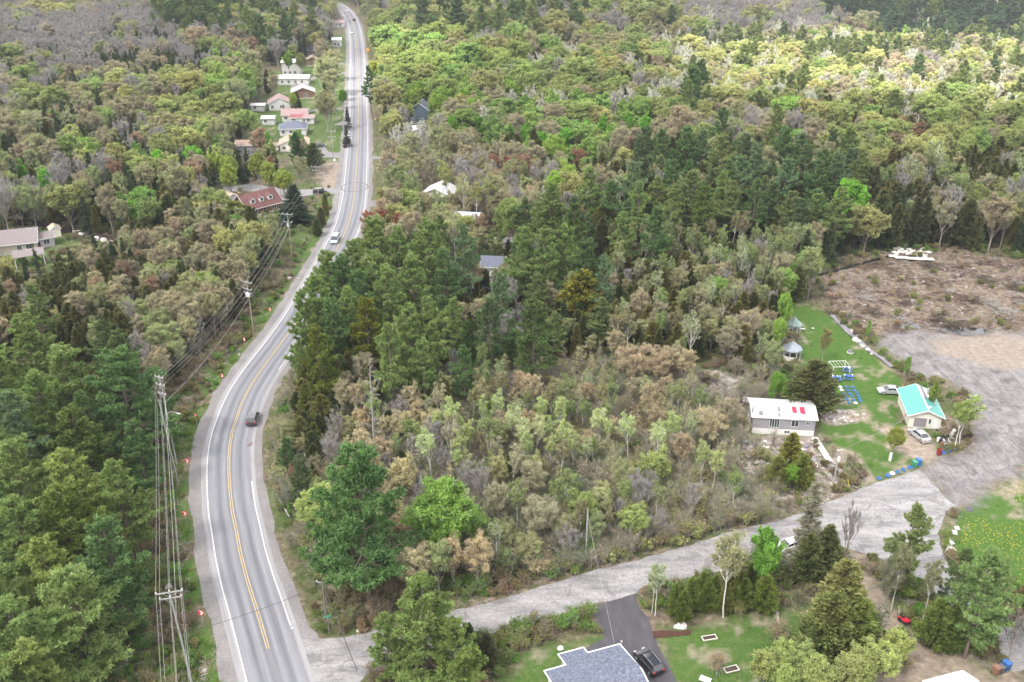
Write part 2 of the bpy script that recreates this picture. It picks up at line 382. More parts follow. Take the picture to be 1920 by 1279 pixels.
wet = edge(PUD, 2.2, 1.5); wet = np.maximum(wet, edge(Ga([(1606,1046),(1606,1046)]) + Ga([(1610,1050)]), .1, .1) * 0)
gb[:, 2] = wet
hz = (n1 - .5) * 1.0 + (n2 - .5) * .5 + (n3 - .5) * .16
flat = sm(dr, 0, 5) * (1 - lot * .97) * (1 - lawn * .85)
hz = hz * flat * np.where(near, 1, 1) + field * ((fbm(sx_ * .5, sy_ * .5, 41) - .45) * 1.1)
hz = hz * (1 - wet) - wet * .3
hz += -.45 * sm(dr, .3, 1.5) * (1 - sm(dr, 3, 6)) * (dm < 16) * (1 - lot)   # roadside ditch
hz = np.where(dr < .6, -.03, hz)
gm = bpy.data.meshes.new('ground'); nx, ny = len(gx), len(gy)
gm.vertices.add(nx * ny); gm.vertices.foreach_set('co', np.stack([sx_, sy_, hz], 1).astype(np.float32).ravel())
ii = (np.arange(ny - 1)[:, None] * nx + np.arange(nx - 1)[None]).ravel()
q = np.stack([ii, ii + 1, ii + nx + 1, ii + nx], 1).astype(np.int32)
gm.loops.add(q.size); gm.loops.foreach_set('vertex_index', q.ravel()); gm.polygons.add(len(q))
gm.polygons.foreach_set('loop_start', np.arange(0, q.size, 4, dtype=np.int32)); gm.polygons.foreach_set('loop_total', np.full(len(q), 4, np.int32))
gm.polygons.foreach_set('use_smooth', np.ones(len(q), bool))
gm.update(calc_edges=True)
for nm, arr in (('ga', ga), ('gb', gb)):
    a = gm.attributes.new(nm, 'FLOAT_COLOR', 'POINT'); a.data.foreach_set('color', arr.ravel())
def zg(x, y):
    """ground height"""
    i = int(np.clip(np.searchsorted(gx, x) - 1, 0, nx - 2)); j = int(np.clip(np.searchsorted(gy, y) - 1, 0, ny - 2))
    fx, fy = (x - gx[i]) / (gx[i + 1] - gx[i]), (y - gy[j]) / (gy[j + 1] - gy[j]); h = hz.reshape(ny, nx)
    return float((h[j, i] * (1 - fx) + h[j, i + 1] * fx) * (1 - fy) + (h[j + 1, i] * (1 - fx) + h[j + 1, i + 1] * fx) * fy)
def ground_mat():
    m = N('forest_floor'); co = m.coord()
    A = m.n('Attribute', attribute_name='ga'); B = m.n('Attribute', attribute_name='gb')
    sa = m.n('SeparateColor'); m.l(A.outputs['Color'], sa.inputs[0]); sb = m.n('SeparateColor'); m.l(B.outputs['Color'], sb.inputs[0])
    f1 = m.noise(.9, 8, .72, co); f2 = m.noise(.07, 3, .6, co); f3 = m.noise(4.5, 5, .7, co); f4 = m.noise(.35, 6, .7, co)
    litter = m.ramp(f1, [(.32, (.045, .037, .028)), (.47, (.115, .09, .066)), (.56, (.165, .13, .10)), (.7, (.27, .225, .185))])
    litter = m.mix(m.ramp(f4, [(.48, (0, 0, 0)), (.6, (1, 1, 1))]), litter, m.ramp(f3, [(.35, (.035, .045, .018)), (.65, (.10, .115, .045))]))
    gr = m.ramp(f3, [(.3, (.02, .055, .010)), (.5, (.043, .095, .016)), (.72, (.078, .135, .028))])
    gr = m.mix(m.ramp(f1, [(.47, (0, 0, 0)), (.66, (.5,) * 3)]), gr, (.105, .115, .045))
    fld = m.ramp(f1, [(.36, (.025, .02, .018)), (.46, (.085, .062, .05)), (.56, (.17, .135, .11)), (.70, (.36, .33, .30))])
    fld = m.mix(m.ramp(f4, [(.42, (0, 0, 0)), (.62, (.8,) * 3)]), fld, m.ramp(f3, [(.3, (.085, .065, .05)), (.7, (.26, .215, .14))]))
    fld = m.mix(m.ramp(m.noise(.11, 5, .65, co), [(.46, (0, 0, 0)), (.56, (.9,) * 3)]), fld, m.ramp(f1, [(.4, (.018, .014, .012)), (.62, (.12, .085, .065))]))
    st = m.noise(.35, 7, .72, co, dist=.8)
    lt = m.ramp(st, [(.3, (.13, .125, .125)), (.48, (.25, .243, .245)), (.62, (.33, .325, .33)), (.78, (.45, .44, .44))])
    lt = m.mix(m.ramp(f4, [(.55, (0, 0, 0)), (.68, (.6,) * 3)]), lt, (.16, .155, .155)); rt = m.noise(.8, 5, .7, co, stretch=(1.3, .16, 1, .35), dist=1.5); lt = m.mix(.6, lt, m.ramp(rt, [(.35, (.3,) * 3), (.65, (.66,) * 3)]), 'OVERLAY'); lt = m.mix(.8, lt, m.ramp(m.noise(2.6, 7, .78, co), [(.35, (.33,) * 3), (.65, (.66,) * 3)]), 'OVERLAY'); lt = m.mix(1.0, lt, (.60, .585, .585), 'MULTIPLY')
    tn = m.ramp(f1, [(.3, (.13, .105, .08)), (.55, (.24, .20, .16)), (.75, (.36, .315, .26))])
    rk = m.ramp(f1, [(.3, (.05, .04, .035)), (.5, (.20, .17, .15)), (.62, (.36, .33, .30)), (.75, (.5, .47, .44))])
    c = m.mix(sa.outputs[2], litter, fld); c = m.mix(sa.outputs[0], c, gr); c = m.mix(sb.outputs[1], c, rk)
    c = m.mix(sa.outputs[1], c, lt); c = m.mix(sb.outputs[0], c, tn)
    c = m.mix(m.math('MULTIPLY', sb.outputs[2], .85), c, (.03, .026, .022))
    m.bump(f1, .6, .25); return m.done(c, .95, .1)
link('ground', gm, ground_mat(), kind='structure')

# ---------------------------------------------------------------- roads
def ribbon(name, line, prof, z, m, kind='structure', jit=None, seg=1.0):
    """strip along a line; prof = list of offsets (left negative)"""
    me = bpy.data.meshes.new(name); V = []; F = []; U = []; rg = random.Random(len(name)); s = 0
    for i, p in enumerate(line):
        t = (line[min(i + 1, len(line) - 1)] - line[max(i - 1, 0)]).normalized(); nn = Vector((t.y, -t.x, 0))
        if i: s += (p - line[i - 1]).length
        for k, o in enumerate(prof):
            j = rg.uniform(-jit, jit) if jit and k in (0, len(prof) - 1) else 0
            V.append(p + nn * (o + j) + Vector((0, 0, z))); U.append((o, s))
    n = len(prof)
    for i in range(len(line) - 1):
        for k in range(n - 1): F.append((i * n + k, i * n + k + 1, (i + 1) * n + k + 1, (i + 1) * n + k))
    me.from_pydata(V, [], F); uv = me.uv_layers.new(name='uv')
    for p in me.polygons:
        for li, vi in zip(p.loop_indices, p.vertices): uv.data[li].uv = U[vi]
    me.materials.append(m); return link(name, me, kind=kind)
def sheet(name, poly, z, m, jit=.35, step=1.2, kind='structure', seed=1):
    from mathutils.geometry import tessellate_polygon
    P = [Vector((p[0], p[1], 0)) for p in poly]; out = []; rg = random.Random(seed)
    for i in range(len(P)):
        a, b = P[i], P[(i + 1) % len(P)]; n = max(1, int((b - a).length / step))
        for k in range(n): out.append(a.lerp(b, k / n) + Vector((rg.uniform(-jit, jit), rg.uniform(-jit, jit), 0)) * (.9 if n > 1 else .3))
    out = [Vector((p.x, p.y, z)) for p in out]
    me = bpy.data.meshes.new(name); me.from_pydata(out, [], [tuple(t) for t in tessellate_polygon([out])])
    me.materials.append(m); me.update(); return link(name, me, kind=kind)
def asphalt_main():
    m = N('worn_asphalt'); uv = m.coord('UV'); co = m.coord(); s = m.n('SeparateXYZ'); m.l(uv, s.inputs[0]); u = s.outputs[0]
    au = m.math('ABSOLUTE', m.math('ADD', u, m.math('MULTIPLY', m.math('SUBTRACT', m.noise(.12, 3, .6, co), .5), .5)))
    # wheel tracks at 0.9 m and 2.6 m from the centre line
    c = m.ramp(m.math('DIVIDE', au, 5.0), [(0, (.20, .20, .205)), (.08, (.175, .177, .185)), (.17, (.245, .25, .262)), (.24, (.225, .228, .238)), (.34, (.155, .158, .168)), (.40, (.17, .172, .182)), (.5, (.262, .266, .278)), (.60, (.225, .228, .238)), (.69, (.22, .22, .23)), (.76, (.30, .295, .295)), (1, (.31, .305, .30))])
    st = m.noise(1.0, 6, .7, uv, stretch=(2.2, .05, 1)); f = m.noise(9, 4, .7, co)
    c = m.mix(.75, c, m.ramp(st, [(.3, (.36, .36, .37)), (.7, (.64, .64, .64))]), 'OVERLAY'); c = m.mix(.5, c, m.ramp(f, [(.3, (.4,) * 3), (.7, (.6,) * 3)]), 'OVERLAY')
    return m.done(m.mix(1.0, c, (.74, .745, .77), 'MULTIPLY'), .8, .25)
def gravel(name, a, b, sc=3):
    m = N(name); co = m.coord(); f = m.noise(sc, 8, .75, co); g = m.noise(.25, 4, .6, co)
    c = m.ramp(f, [(.3, sc_(a, .75)), (.7, b)]); c = m.mix(m.ramp(g, [(.4, (0, 0, 0)), (.65, (.6,) * 3)]), c, sc_(a, .8)); m.bump(f, .3, .05); return m.done(m.mix(1.0, c, (.76, .755, .76), 'MULTIPLY'), .95, .15)
def asphalt_side():
    m = N('bleached_chipseal'); co = m.coord(); a = math.atan2(1, 3.2)
    st = m.noise(.42, 8, .72, co, stretch=(.35, 1.4, 1, -.55)); f = m.noise(.16, 4, .6, co); f3 = m.noise(7, 4, .7, co)
    c = m.ramp(st, [(.30, (.14, .14, .15)), (.42, (.25, .25, .262)), (.52, (.345, .345, .352)), (.70, (.46, .455, .45))])
    c = m.mix(m.ramp(f, [(.45, (0, 0, 0)), (.65, (.5,) * 3)]), c, (.30, .297, .30))
    cr = m.n('TexVoronoi', feature='DISTANCE_TO_EDGE'); cr.inputs['Scale'].default_value = .22
    mp = m.n('Mapping'); m.l(co, mp.inputs[0]); m.l(m.mix(.35, co, m.mix(1, (0, 0, 0), m.noise(.8, 3, .6, co))), cr.inputs['Vector'])
    c = m.mix(m.math('MULTIPLY', m.ramp(cr.outputs['Distance'], [(.003, (1, 1, 1)), (.008, (0, 0, 0))]), m.math('MULTIPLY', m.ramp(f, [(.5, (0, 0, 0)), (.6, (1, 1, 1))]), .45)), c, (.11, .11, .115))
    c = m.mix(.85, c, m.ramp(f3, [(.3, (.34,) * 3), (.7, (.66,) * 3)]), 'OVERLAY'); f5 = m.noise(2.1, 7, .78, co); c = m.mix(.8, c, m.ramp(f5, [(.35, (.33,) * 3), (.65, (.64,) * 3)]), 'OVERLAY')
    pt = m.noise(.3, 3, .5, co, dist=1.2); c = m.mix(m.ramp(pt, [(.60, (0, 0, 0)), (.625, (.55,) * 3)]), c, (.17, .168, .175))
    return m.done(m.mix(1.0, c, (.63, .62, .61), 'MULTIPLY'), .85, .2)
M_SHOULDER = gravel('shoulder_gravel', (.20, .192, .19), (.34, .33, .325)); M_SIDE = asphalt_side()
M_YEL = paint('road_paint_yellow', (.43, .32, .14), .7, .3, 3, dirt=.5); M_WHT = paint('road_paint_white', (.47, .47, .475), .7, .25, 2, dirt=.45)
M_BLACKTOP = None
def blacktop():
    m = N('fresh_blacktop'); co = m.coord(); f = m.noise(.5, 6, .7, co, stretch=(1.6, .35, 1, .35)); g = m.noise(8, 3, .7, co)
    c = m.ramp(f, [(.3, (.062, .06, .066)), (.55, (.085, .083, .09)), (.68, (.11, .108, .115)), (.8, (.17, .165, .17))]); c = m.mix(.4, c, m.ramp(g, [(.3, (.4,) * 3), (.7, (.6,) * 3)]), 'OVERLAY')
    return m.done(m.mix(1.0, c, (.66, .65, .67), 'MULTIPLY'), .8, .3)
ribbon('road_shoulder', MAIN, [-6.3, -4.2, 4.0, 5.6], .012, M_SHOULDER, jit=.35)
sheet('side_road', SIDE, .03, M_SIDE, .22)
sheet('side_road_verge', [Vector((p.x, p.y, 0)) for p in Ga([(530,1110),(545,1085),(560,1130),(575,1165),(600,1198),(640,1195),(640,1215),(600,1240),(560,1230)])], .021, M_SHOULDER, .3)
ribbon('main_road', MAIN, [-4.5, -3.55, -2.5, -1.5, 0, 1.5, 2.5, 3.55, 4.3], .05, asphalt_main(), jit=.06)
def idx(py, side=0):
    return min(range(len(MAIN)), key=lambda i: abs(PX(MAIN[i])[1] - py) + (0 if PX(MAIN[i])[0] < 1200 else 999))
iy = idx(1217); MN = MAIN[iy:]
ribbon('yellow_centre_line', MN, [-.22, -.11], .056, M_YEL); ribbon('yellow_centre_line', MN, [.11, .22], .056, M_YEL)
ribbon('white_edge_line', MAIN, [-LINEW - .09, -LINEW + .09], .056, M_WHT)
ribbon('white_edge_line', MAIN[idx(1195):idx(883)], [LINEW - .09, LINEW + .09], .056, M_WHT); ribbon('white_edge_line', MAIN[idx(695):], [LINEW - .09, LINEW + .09], .056, M_WHT)
cr_ = G(665, 351); tm_ = bpy.data.meshes.new('tyre_marks'); tv, tf = [], []
for k in range(48):
    a_ = k * math.pi / 24; w_ = .16 + .08 * math.sin(k * 1.7)
    for q_ in (3.4 - w_, 3.4 + w_): tv.append((cr_.x + q_ * math.cos(a_) * 1.25, cr_.y + q_ * math.sin(a_) * 1.5, .060))
    tf.append((2 * k, 2 * k + 1, (2 * k + 3) % 96, (2 * k + 2) % 96))
tm_.from_pydata(tv, [], tf); link('tyre_marks', tm_, paint('rubber_marks', (.085, .085, .09), .8, .3), kind='structure')
sheet('asphalt_driveway', DRIVE, .036, blacktop(), .08, kind='structure')
for i, (pl, w) in enumerate(SIDES):
    ribbon('side_street' if i == 0 else 'gravel_driveway', catmull(pl, 2), [-w, w], .018 + .001 * i, M_SHOULDER if i else gravel('street_gravel', (.27, .265, .265), (.40, .39, .385)), jit=.4)
def water_mat(): 
    m = N('dark_water'); m.bump(m.noise(3, 3), .05, .05); return m.done((.012, .013, .014), .04, .5)
M_WATER = water_mat()
sheet('puddle', PUD, -.16, M_WATER, .7, 1.2, kind='structure')
sheet('culvert_pool', [G(1818 + 8 * math.cos(a), 955 + 5 * math.sin(a)) for a in np.arange(0, 6.2, .6)], .055, M_WATER, .1, kind='structure')
sheet('ditch_water', Ga([(1474,1085),(1500,1078),(1506,1090),(1482,1098)]), .02, M_WATER, .2, kind='structure')
ribbon('ditch_water', catmull(Ga([(1560,592),(1600,632),(1640,664),(1672,690)]), 2), [-.55, .55], .22, gravel('silty_ditch', (.22, .21, .24), (.36, .35, .38)), jit=.35)
sheet('mulch_bed', Ga([(1223,1184),(1245,1182),(1275,1184),(1297,1181),(1295,1190),(1270,1193),(1240,1196),(1226,1198)]), .06, gravel('mulch', (.06, .03, .022), (.12, .06, .045), 8), .1)
# ---------------------------------------------------------------- tree builders (unit metres at nominal height)
def rnd_dirs(rs, n):
    v = rs.normal(size=(n, 3)); return v / np.linalg.norm(v, axis=1)[:, None]
def nrm(v): return v / np.maximum(np.linalg.norm(v, axis=-1, keepdims=True), 1e-9)
def prisms(P0, P1, r0, r1, k=3):
    """k-sided tubes as separate quads"""
    ax = nrm(P1 - P0); h = np.where(np.abs(ax[:, 2:3]) > .9, [[1., 0, 0]], [[0, 0, 1.]]); a = nrm(np.cross(ax, h)); b = np.cross(ax, a)
    qs = []
    for i in range(k):
        t0, t1 = 2 * math.pi * i / k, 2 * math.pi * (i + 1) / k
        d0, d1 = a * math.cos(t0) + b * math.sin(t0), a * math.cos(t1) + b * math.sin(t1)
        qs.append(np.stack([P0 + d0 * r0[:, None], P0 + d1 * r0[:, None], P1 + d1 * r1[:, None], P1 + d0 * r1[:, None]], 1))
    return np.concatenate(qs).reshape(-1, 3)
def ribbons(P0, P1, w, rs):
    s = nrm(np.cross(P1 - P0, rnd_dirs(rs, len(P0)))) * (w / 2)[:, None]
    return np.stack([P0 - s, P0 + s, P1 + s * .4, P1 - s * .4], 1).reshape(-1, 3)
def quads(Cn, A, B):
    """flat leaf quads: centre, half axis A, half axis B"""
    return np.stack([Cn - A, Cn - B, Cn + A, Cn + B], 1).reshape(-1, 3)
def kids(rs, P0, V, n, s0, s1, ratio, spread, up, rv=.3):
    m = len(P0); i = np.repeat(np.arange(m), n); s = rs.uniform(s0, s1, m * n)[:, None]
    L = np.linalg.norm(V[i], axis=1, keepdims=True); d = nrm(nrm(V[i]) + rnd_dirs(rs, m * n) * spread + np.array([0, 0, up]))
    return P0[i] + V[i] * s, d * L * ratio * rs.uniform(1 - rv, 1 + rv, (m * n, 1)) * (1.15 - .45 * s), s[:, 0]
class Proto:
    """trunk quads + crown faces; meshes are shared by all copies"""
    def __init__(s, name, H, Rc, wood, crown, wm, cm, vary_c, vary_w=None, nper=4):
        s.name, s.H, s.R = name, H, Rc
        s.trunk = np_mesh(name + '_trunk', wood, 4, [wm], attr=np.full(len(wood) // 4, .5) if vary_w is None else vary_w)
        s.crown = np_mesh(name + '_crown', crown, 4, [cm], attr=vary_c)
        allv = np.concatenate([wood, crown]); nw = len(wood) // 4
        s.whole = np_mesh(name, allv, 4, [wm, cm], mi=np.r_[np.zeros(nw, int), np.ones(len(crown) // 4, int)], attr=np.r_[np.full(nw, .5), vary_c])
def trunk_line(rs, H, n=9, wob=.12, lean=.0):
    z = np.linspace(0, H, n); x = np.cumsum(rs.normal(0, wob, n)) * .5 + lean * z; y = np.cumsum(rs.normal(0, wob, n)) * .5; x[0] = y[0] = 0
    return np.stack([x, y, z], 1)
def on_line(T, z):
    return np.stack([np.interp(z, T[:, 2], T[:, 0]), np.interp(z, T[:, 2], T[:, 1]), z], 1)
def pine(seed, H=21, Rm=4.4, base=.25, dens=1.0, droop=0.0, name='white_pine'):
    rs = np.random.RandomState(seed); T = trunk_line(rs, H, 10, .14); r = np.linspace(.30, .03, 10)
    wood = [prisms(T[:-1] - [0, 0, .3], T[1:], r[:-1], r[1:], 6)]
    zs = []; z = H * base * .8
    while z < H * .985:
        zs += [z + rs.uniform(-.25, .25) for _ in range(rs.randint(4, 6))]; z += rs.uniform(.55, .85)
    zs = np.array(zs); nb = len(zs); t = np.clip((zs / H - base) / (1 - base), 0, 1)
    lob = 1 + .28 * np.sin(t * 17 + rs.uniform(0, 6)) * (t < .9)
    L = (Rm * (1 - t) ** .62 * np.minimum(1, t * 3.2 + .45) + .35) * rs.uniform(.62, 1.16, nb) * lob
    L = np.where(t <= 0, L * rs.uniform(.2, .7, nb), L)
    az = rs.uniform(0, 2 * math.pi, nb); el = R(2) + t * R(42) + rs.normal(0, R(7), nb) - droop
    D = np.stack([np.cos(az) * np.cos(el), np.sin(az) * np.cos(el), np.sin(el)], 1); B0 = on_line(T, zs)
    up = np.array([0, 0, 1.0]); curve = .055
    def bp(i, s): return B0[i] + D[i] * (L[i] * s)[:, None] + up * (curve * (L[i] * s) ** 2 * .55 - .10 * L[i] * s * (1 - t[i]))[:, None]
    I = np.arange(nb); pr = 0
    for a, b in ((0, .35), (.35, .7), (.7, 1)):
        wood.append(prisms(bp(I, np.full(nb, a)), bp(I, np.full(nb, b)), .045 * (1 - a * .8) * (L / 4 + .3), .045 * (1 - b * .8) * (L / 4 + .3), 3))
    nt_ = np.maximum(3, (L * 6.5 * dens + 3).astype(int)); I = np.repeat(np.arange(nb), nt_); m = len(I)
    live = t[I] > 0; I = I[live | (rs.rand(m) < .12)]; m = len(I)
    s = rs.uniform(.30, 1.0, m) ** .75; side = np.stack([-D[I, 1], D[I, 0], np.zeros(m)], 1)
    lat = rs.uniform(-1, 1, m) * .34 * L[I] * (1.12 - s) ** .6
    Cn = bp(I, s) + side * lat[:, None] + up * (rs.normal(0, .10, m) + .06 * np.abs(lat))[:, None]
    nbk = 11; J = np.repeat(np.arange(m), nbk); q = len(J)
    tw = nrm(D[I] * .8 + side * np.sign(lat)[:, None] * .5 + up * .25); dirs = nrm(tw[J] * .55 + rnd_dirs(rs, q) * .85 + up * .30)
    ln = rs.uniform(.32, .58, q); P0 = Cn[J] + rnd_dirs(rs, q) * .10
    crown = ribbons(P0, P0 + dirs * ln[:, None], rs.uniform(.12, .19, q), rs)
    vt = np.clip(rs.normal(.5, .16, m), 0, 1); v = np.clip(vt[J] + rs.normal(0, .1, q), 0, 1)
    return Proto(name, H, Rm, np.concatenate(wood), crown, M_PBARK, M_NEEDLE, v)
def spruce(seed, H=13, Rm=2.1, name='spruce_tree'):
    rs = np.random.RandomState(seed); T = trunk_line(rs, H, 6, .04); r = np.linspace(.14, .02, 6)
    wood = [prisms(T[:-1] - [0, 0, .3], T[1:], r[:-1], r[1:], 5)]
    nb = 150; zs = H * (.06 + .93 * rs.rand(nb) ** .85); t = zs / H; L = Rm * (1.03 - t) ** .85 * rs.uniform(.7, 1.12, nb)
    az = rs.uniform(0, 6.283, nb); el = R(-18) + t * R(50) + rs.normal(0, R(6), nb)
    D = np.stack([np.cos(az) * np.cos(el), np.sin(az) * np.cos(el), np.sin(el)], 1); B0 = on_line(T, zs)
    wood.append(prisms(B0, B0 + D * L[:, None], np.full(nb, .025), np.full(nb, .008), 3))
    I = np.repeat(np.arange(nb), np.maximum(6, (L * 42).astype(int))); m = len(I); s = rs.uniform(.12, 1, m)
    side = np.stack([-D[I, 1], D[I, 0], np.zeros(m)], 1); lat = rs.uniform(-1, 1, m) * .3 * L[I] * (1.1 - s)
    Cn = B0[I] + D[I] * (L[I] * s)[:, None] + side * lat[:, None] + np.array([0, 0, 1.]) * (rs.normal(-.02, .07, m))[:, None]
    dirs = nrm(D[I] * .9 + side * np.sign(lat)[:, None] * .5 + rnd_dirs(rs, m) * .5)
    crown = ribbons(Cn, Cn + dirs * rs.uniform(.25, .45, m)[:, None], rs.uniform(.10, .17, m), rs)
    return Proto(name, H, Rm, np.concatenate(wood), crown, M_PBARK, M_NEEDLE, np.clip(rs.normal(.5, .16, m), 0, 1))
def cedar(seed, H=10, Rm=1.9, stems=1, name='cedar_tree', n=9000):
    rs = np.random.RandomState(seed); T = trunk_line(rs, H, 6, .05); r = np.linspace(.15, .02, 6)
    wood = [prisms(T[:-1] - [0, 0, .3], T[1:], r[:-1], r[1:], 5)]
    nl = 200; lz = H * (.05 + .93 * rs.rand(nl)); t = lz / H; la = rs.uniform(0, 6.283, nl)
    Lr = Rm * (1 - t ** 1.7) ** .9 * rs.uniform(.6, 1.08, nl) * np.minimum(1, .55 + t * 3) + .12
    tips = on_line(T, np.minimum(lz + Lr * .45, H)) + np.stack([np.cos(la) * Lr, np.sin(la) * Lr, np.zeros(nl)], 1)
    B0 = on_line(T, lz); wood.append(prisms(B0, tips, np.full(nl, .02), np.full(nl, .006), 3))
    I = rs.randint(0, nl, n); s = rs.uniform(.5, 1.05, n); Cn = B0[I] + (tips[I] - B0[I]) * s[:, None] + rs.normal(0, .17, (n, 3)) * np.minimum(1, Lr[I] / 1.2)[:, None]
    out = np.stack([np.cos(la[I]), np.sin(la[I]), np.full(n, .9)], 1); d = nrm(out + rnd_dirs(rs, n) * .8)
    crown = ribbons(Cn, Cn + d * rs.uniform(.22, .4, n)[:, None], rs.uniform(.12, .2, n), rs)
    vl = rs.normal(.5, .16, nl); return Proto(name, H, Rm, np.concatenate(wood), crown, M_DBARK, M_NEEDLE, np.clip(vl[I] + rs.normal(0, .12, n), 0, 1))
def hardwood(seed, H=14, Rc=4.0, cb=.3, nl=16, leaves=6, lsz=.22, twigs=4, wm=None, tm=None, name='leafy_tree', lean=0, wr=.16, tw=.03, up=.25, asc=.55, n2=7, n3=6):
    """crown of ascending limbs that end on an ovoid envelope, with branches, twigs and small leaves"""
    rs = np.random.RandomState(seed); wm = wm or M_HBARK; T = trunk_line(rs, H * .86, 8, .16, lean); r = np.linspace(wr, wr * .2, 8)
    wood = [prisms(T[:-1] - [0, 0, .3], T[1:], r[:-1], r[1:], 6)]
    i = np.arange(nl) + .5; ct = 1 - i / nl * 1.42; st = np.sqrt(np.maximum(1 - ct ** 2, .02)); az = i * 2.4 + rs.uniform(0, 6)
    zc, rz = H * (1 + cb) / 2, H * (1 - cb) / 2; rad = rs.uniform(.62, 1.0, nl); rad *= 1 + .12 * np.sin(az * 2 + seed)
    E = np.stack([Rc * st * np.cos(az) * rad * .86 + lean * zc, Rc * st * np.sin(az) * rad * .86, zc + rz * ct * rad * .86], 1)
    z0 = np.clip(E[:, 2] - asc * Rc * st - .10 * H, H * cb * .75, H * .8); P0 = on_line(T, z0); V = E - P0; L = np.linalg.norm(V, axis=1)
    mid = P0 + V * .5 + np.array([0, 0, -.05]) * L[:, None]; q = L / 5
    wood += [prisms(P0, mid, wr * .42 * q + .02, wr * .28 * q + .015, 4), prisms(mid, P0 + V, wr * .28 * q + .015, wr * .1 * q + .01, 4)]
    ratio = np.clip(2.0 / np.maximum(L, .8), .3, .75)[:, None] * (Rc / 4) ** .5
    a0, a1, _ = kids(rs, P0, V, n2, .45, 1.05, .5, .75, up); a1 = nrm(a1) * np.clip(np.linalg.norm(a1, axis=1, keepdims=True), Rc * .22, Rc * .5)
    wood.append(prisms(a0, a0 + a1, np.full(len(a0), .032), np.full(len(a0), .014), 3))
    b0, b1, _ = kids(rs, a0, a1, n3, .2, 1.0, .58, .8, up); tq = [ribbons(b0, b0 + b1, np.full(len(b0), tw * 1.3), rs)]
    c0, c1, _ = kids(rs, b0, b1, twigs, .2, 1.0, .75, .85, up); tq.append(ribbons(c0, c0 + c1, np.full(len(c0), tw), rs))
    crown_w = np.concatenate(tq); nw = len(crown_w) // 4; vary0 = np.clip(rs.normal(.5, .1, nw), 0, 1); lb = rs.normal(0, .10, nl)
    if leaves:
        I = np.repeat(np.arange(len(c0)), leaves); n = len(I); Cn = c0[I] + c1[I] * rs.uniform(.1, 1.1, n)[:, None] + rs.normal(0, .14, (n, 3))
        A = rnd_dirs(rs, n); A[:, 2] *= .45; A = nrm(A); B = nrm(np.cross(A, rnd_dirs(rs, n))); sz = lsz * rs.uniform(.6, 1.25, n)[:, None]
        lv = quads(Cn, A * sz * .62, B * sz * .45); limb = I // (n2 * n3 * twigs)
        vc = np.clip(.5 + lb[limb] + rs.normal(0, .1, len(c0))[I] + rs.normal(0, .1, n), 0, 1)
    else: lv = np.zeros((0, 3)); vc = np.zeros(0)
    p = Proto.__new__(Proto); p.name, p.H, p.R = name, H, Rc
    tmat = tm or M_TWIGW; wood = np.concatenate(wood); nwd = len(wood) // 4
    p.trunk = np_mesh(name + '_trunk', wood, 4, [wm], attr=np.full(nwd, .5))
    cv = np.concatenate([crown_w, lv]); cmi = np.r_[np.zeros(nw, int), np.ones(len(lv) // 4, int)]; cvv = np.r_[vary0, vc]
    p.crown = np_mesh(name + '_crown', cv, 4, [tmat, M_LEAF], mi=cmi, attr=cvv)
    p.whole = np_mesh(name, np.concatenate([wood, cv]), 4, [wm, tmat, M_LEAF], mi=np.r_[np.zeros(nwd, int), cmi + 1], attr=np.r_[np.full(nwd, .5), cvv])
    return p
def twigmat(name, col):
    m = N(name); va = m.n('Attribute', attribute_type='GEOMETRY', attribute_name='vary')
    return m.done(m.ramp(va.outputs['Fac'], [(.2, sc_(col, .75)), (.8, sc_(col, 1.25))]), .9, .15)
M_TWIGW = twigmat('grey_brown_twigs', (.27, .26, .25)); M_TWIGP = twigmat('pale_twigs', (.66, .65, .64)); M_TWIGT = foliage('tinted_twigs', 0, .9, .25)
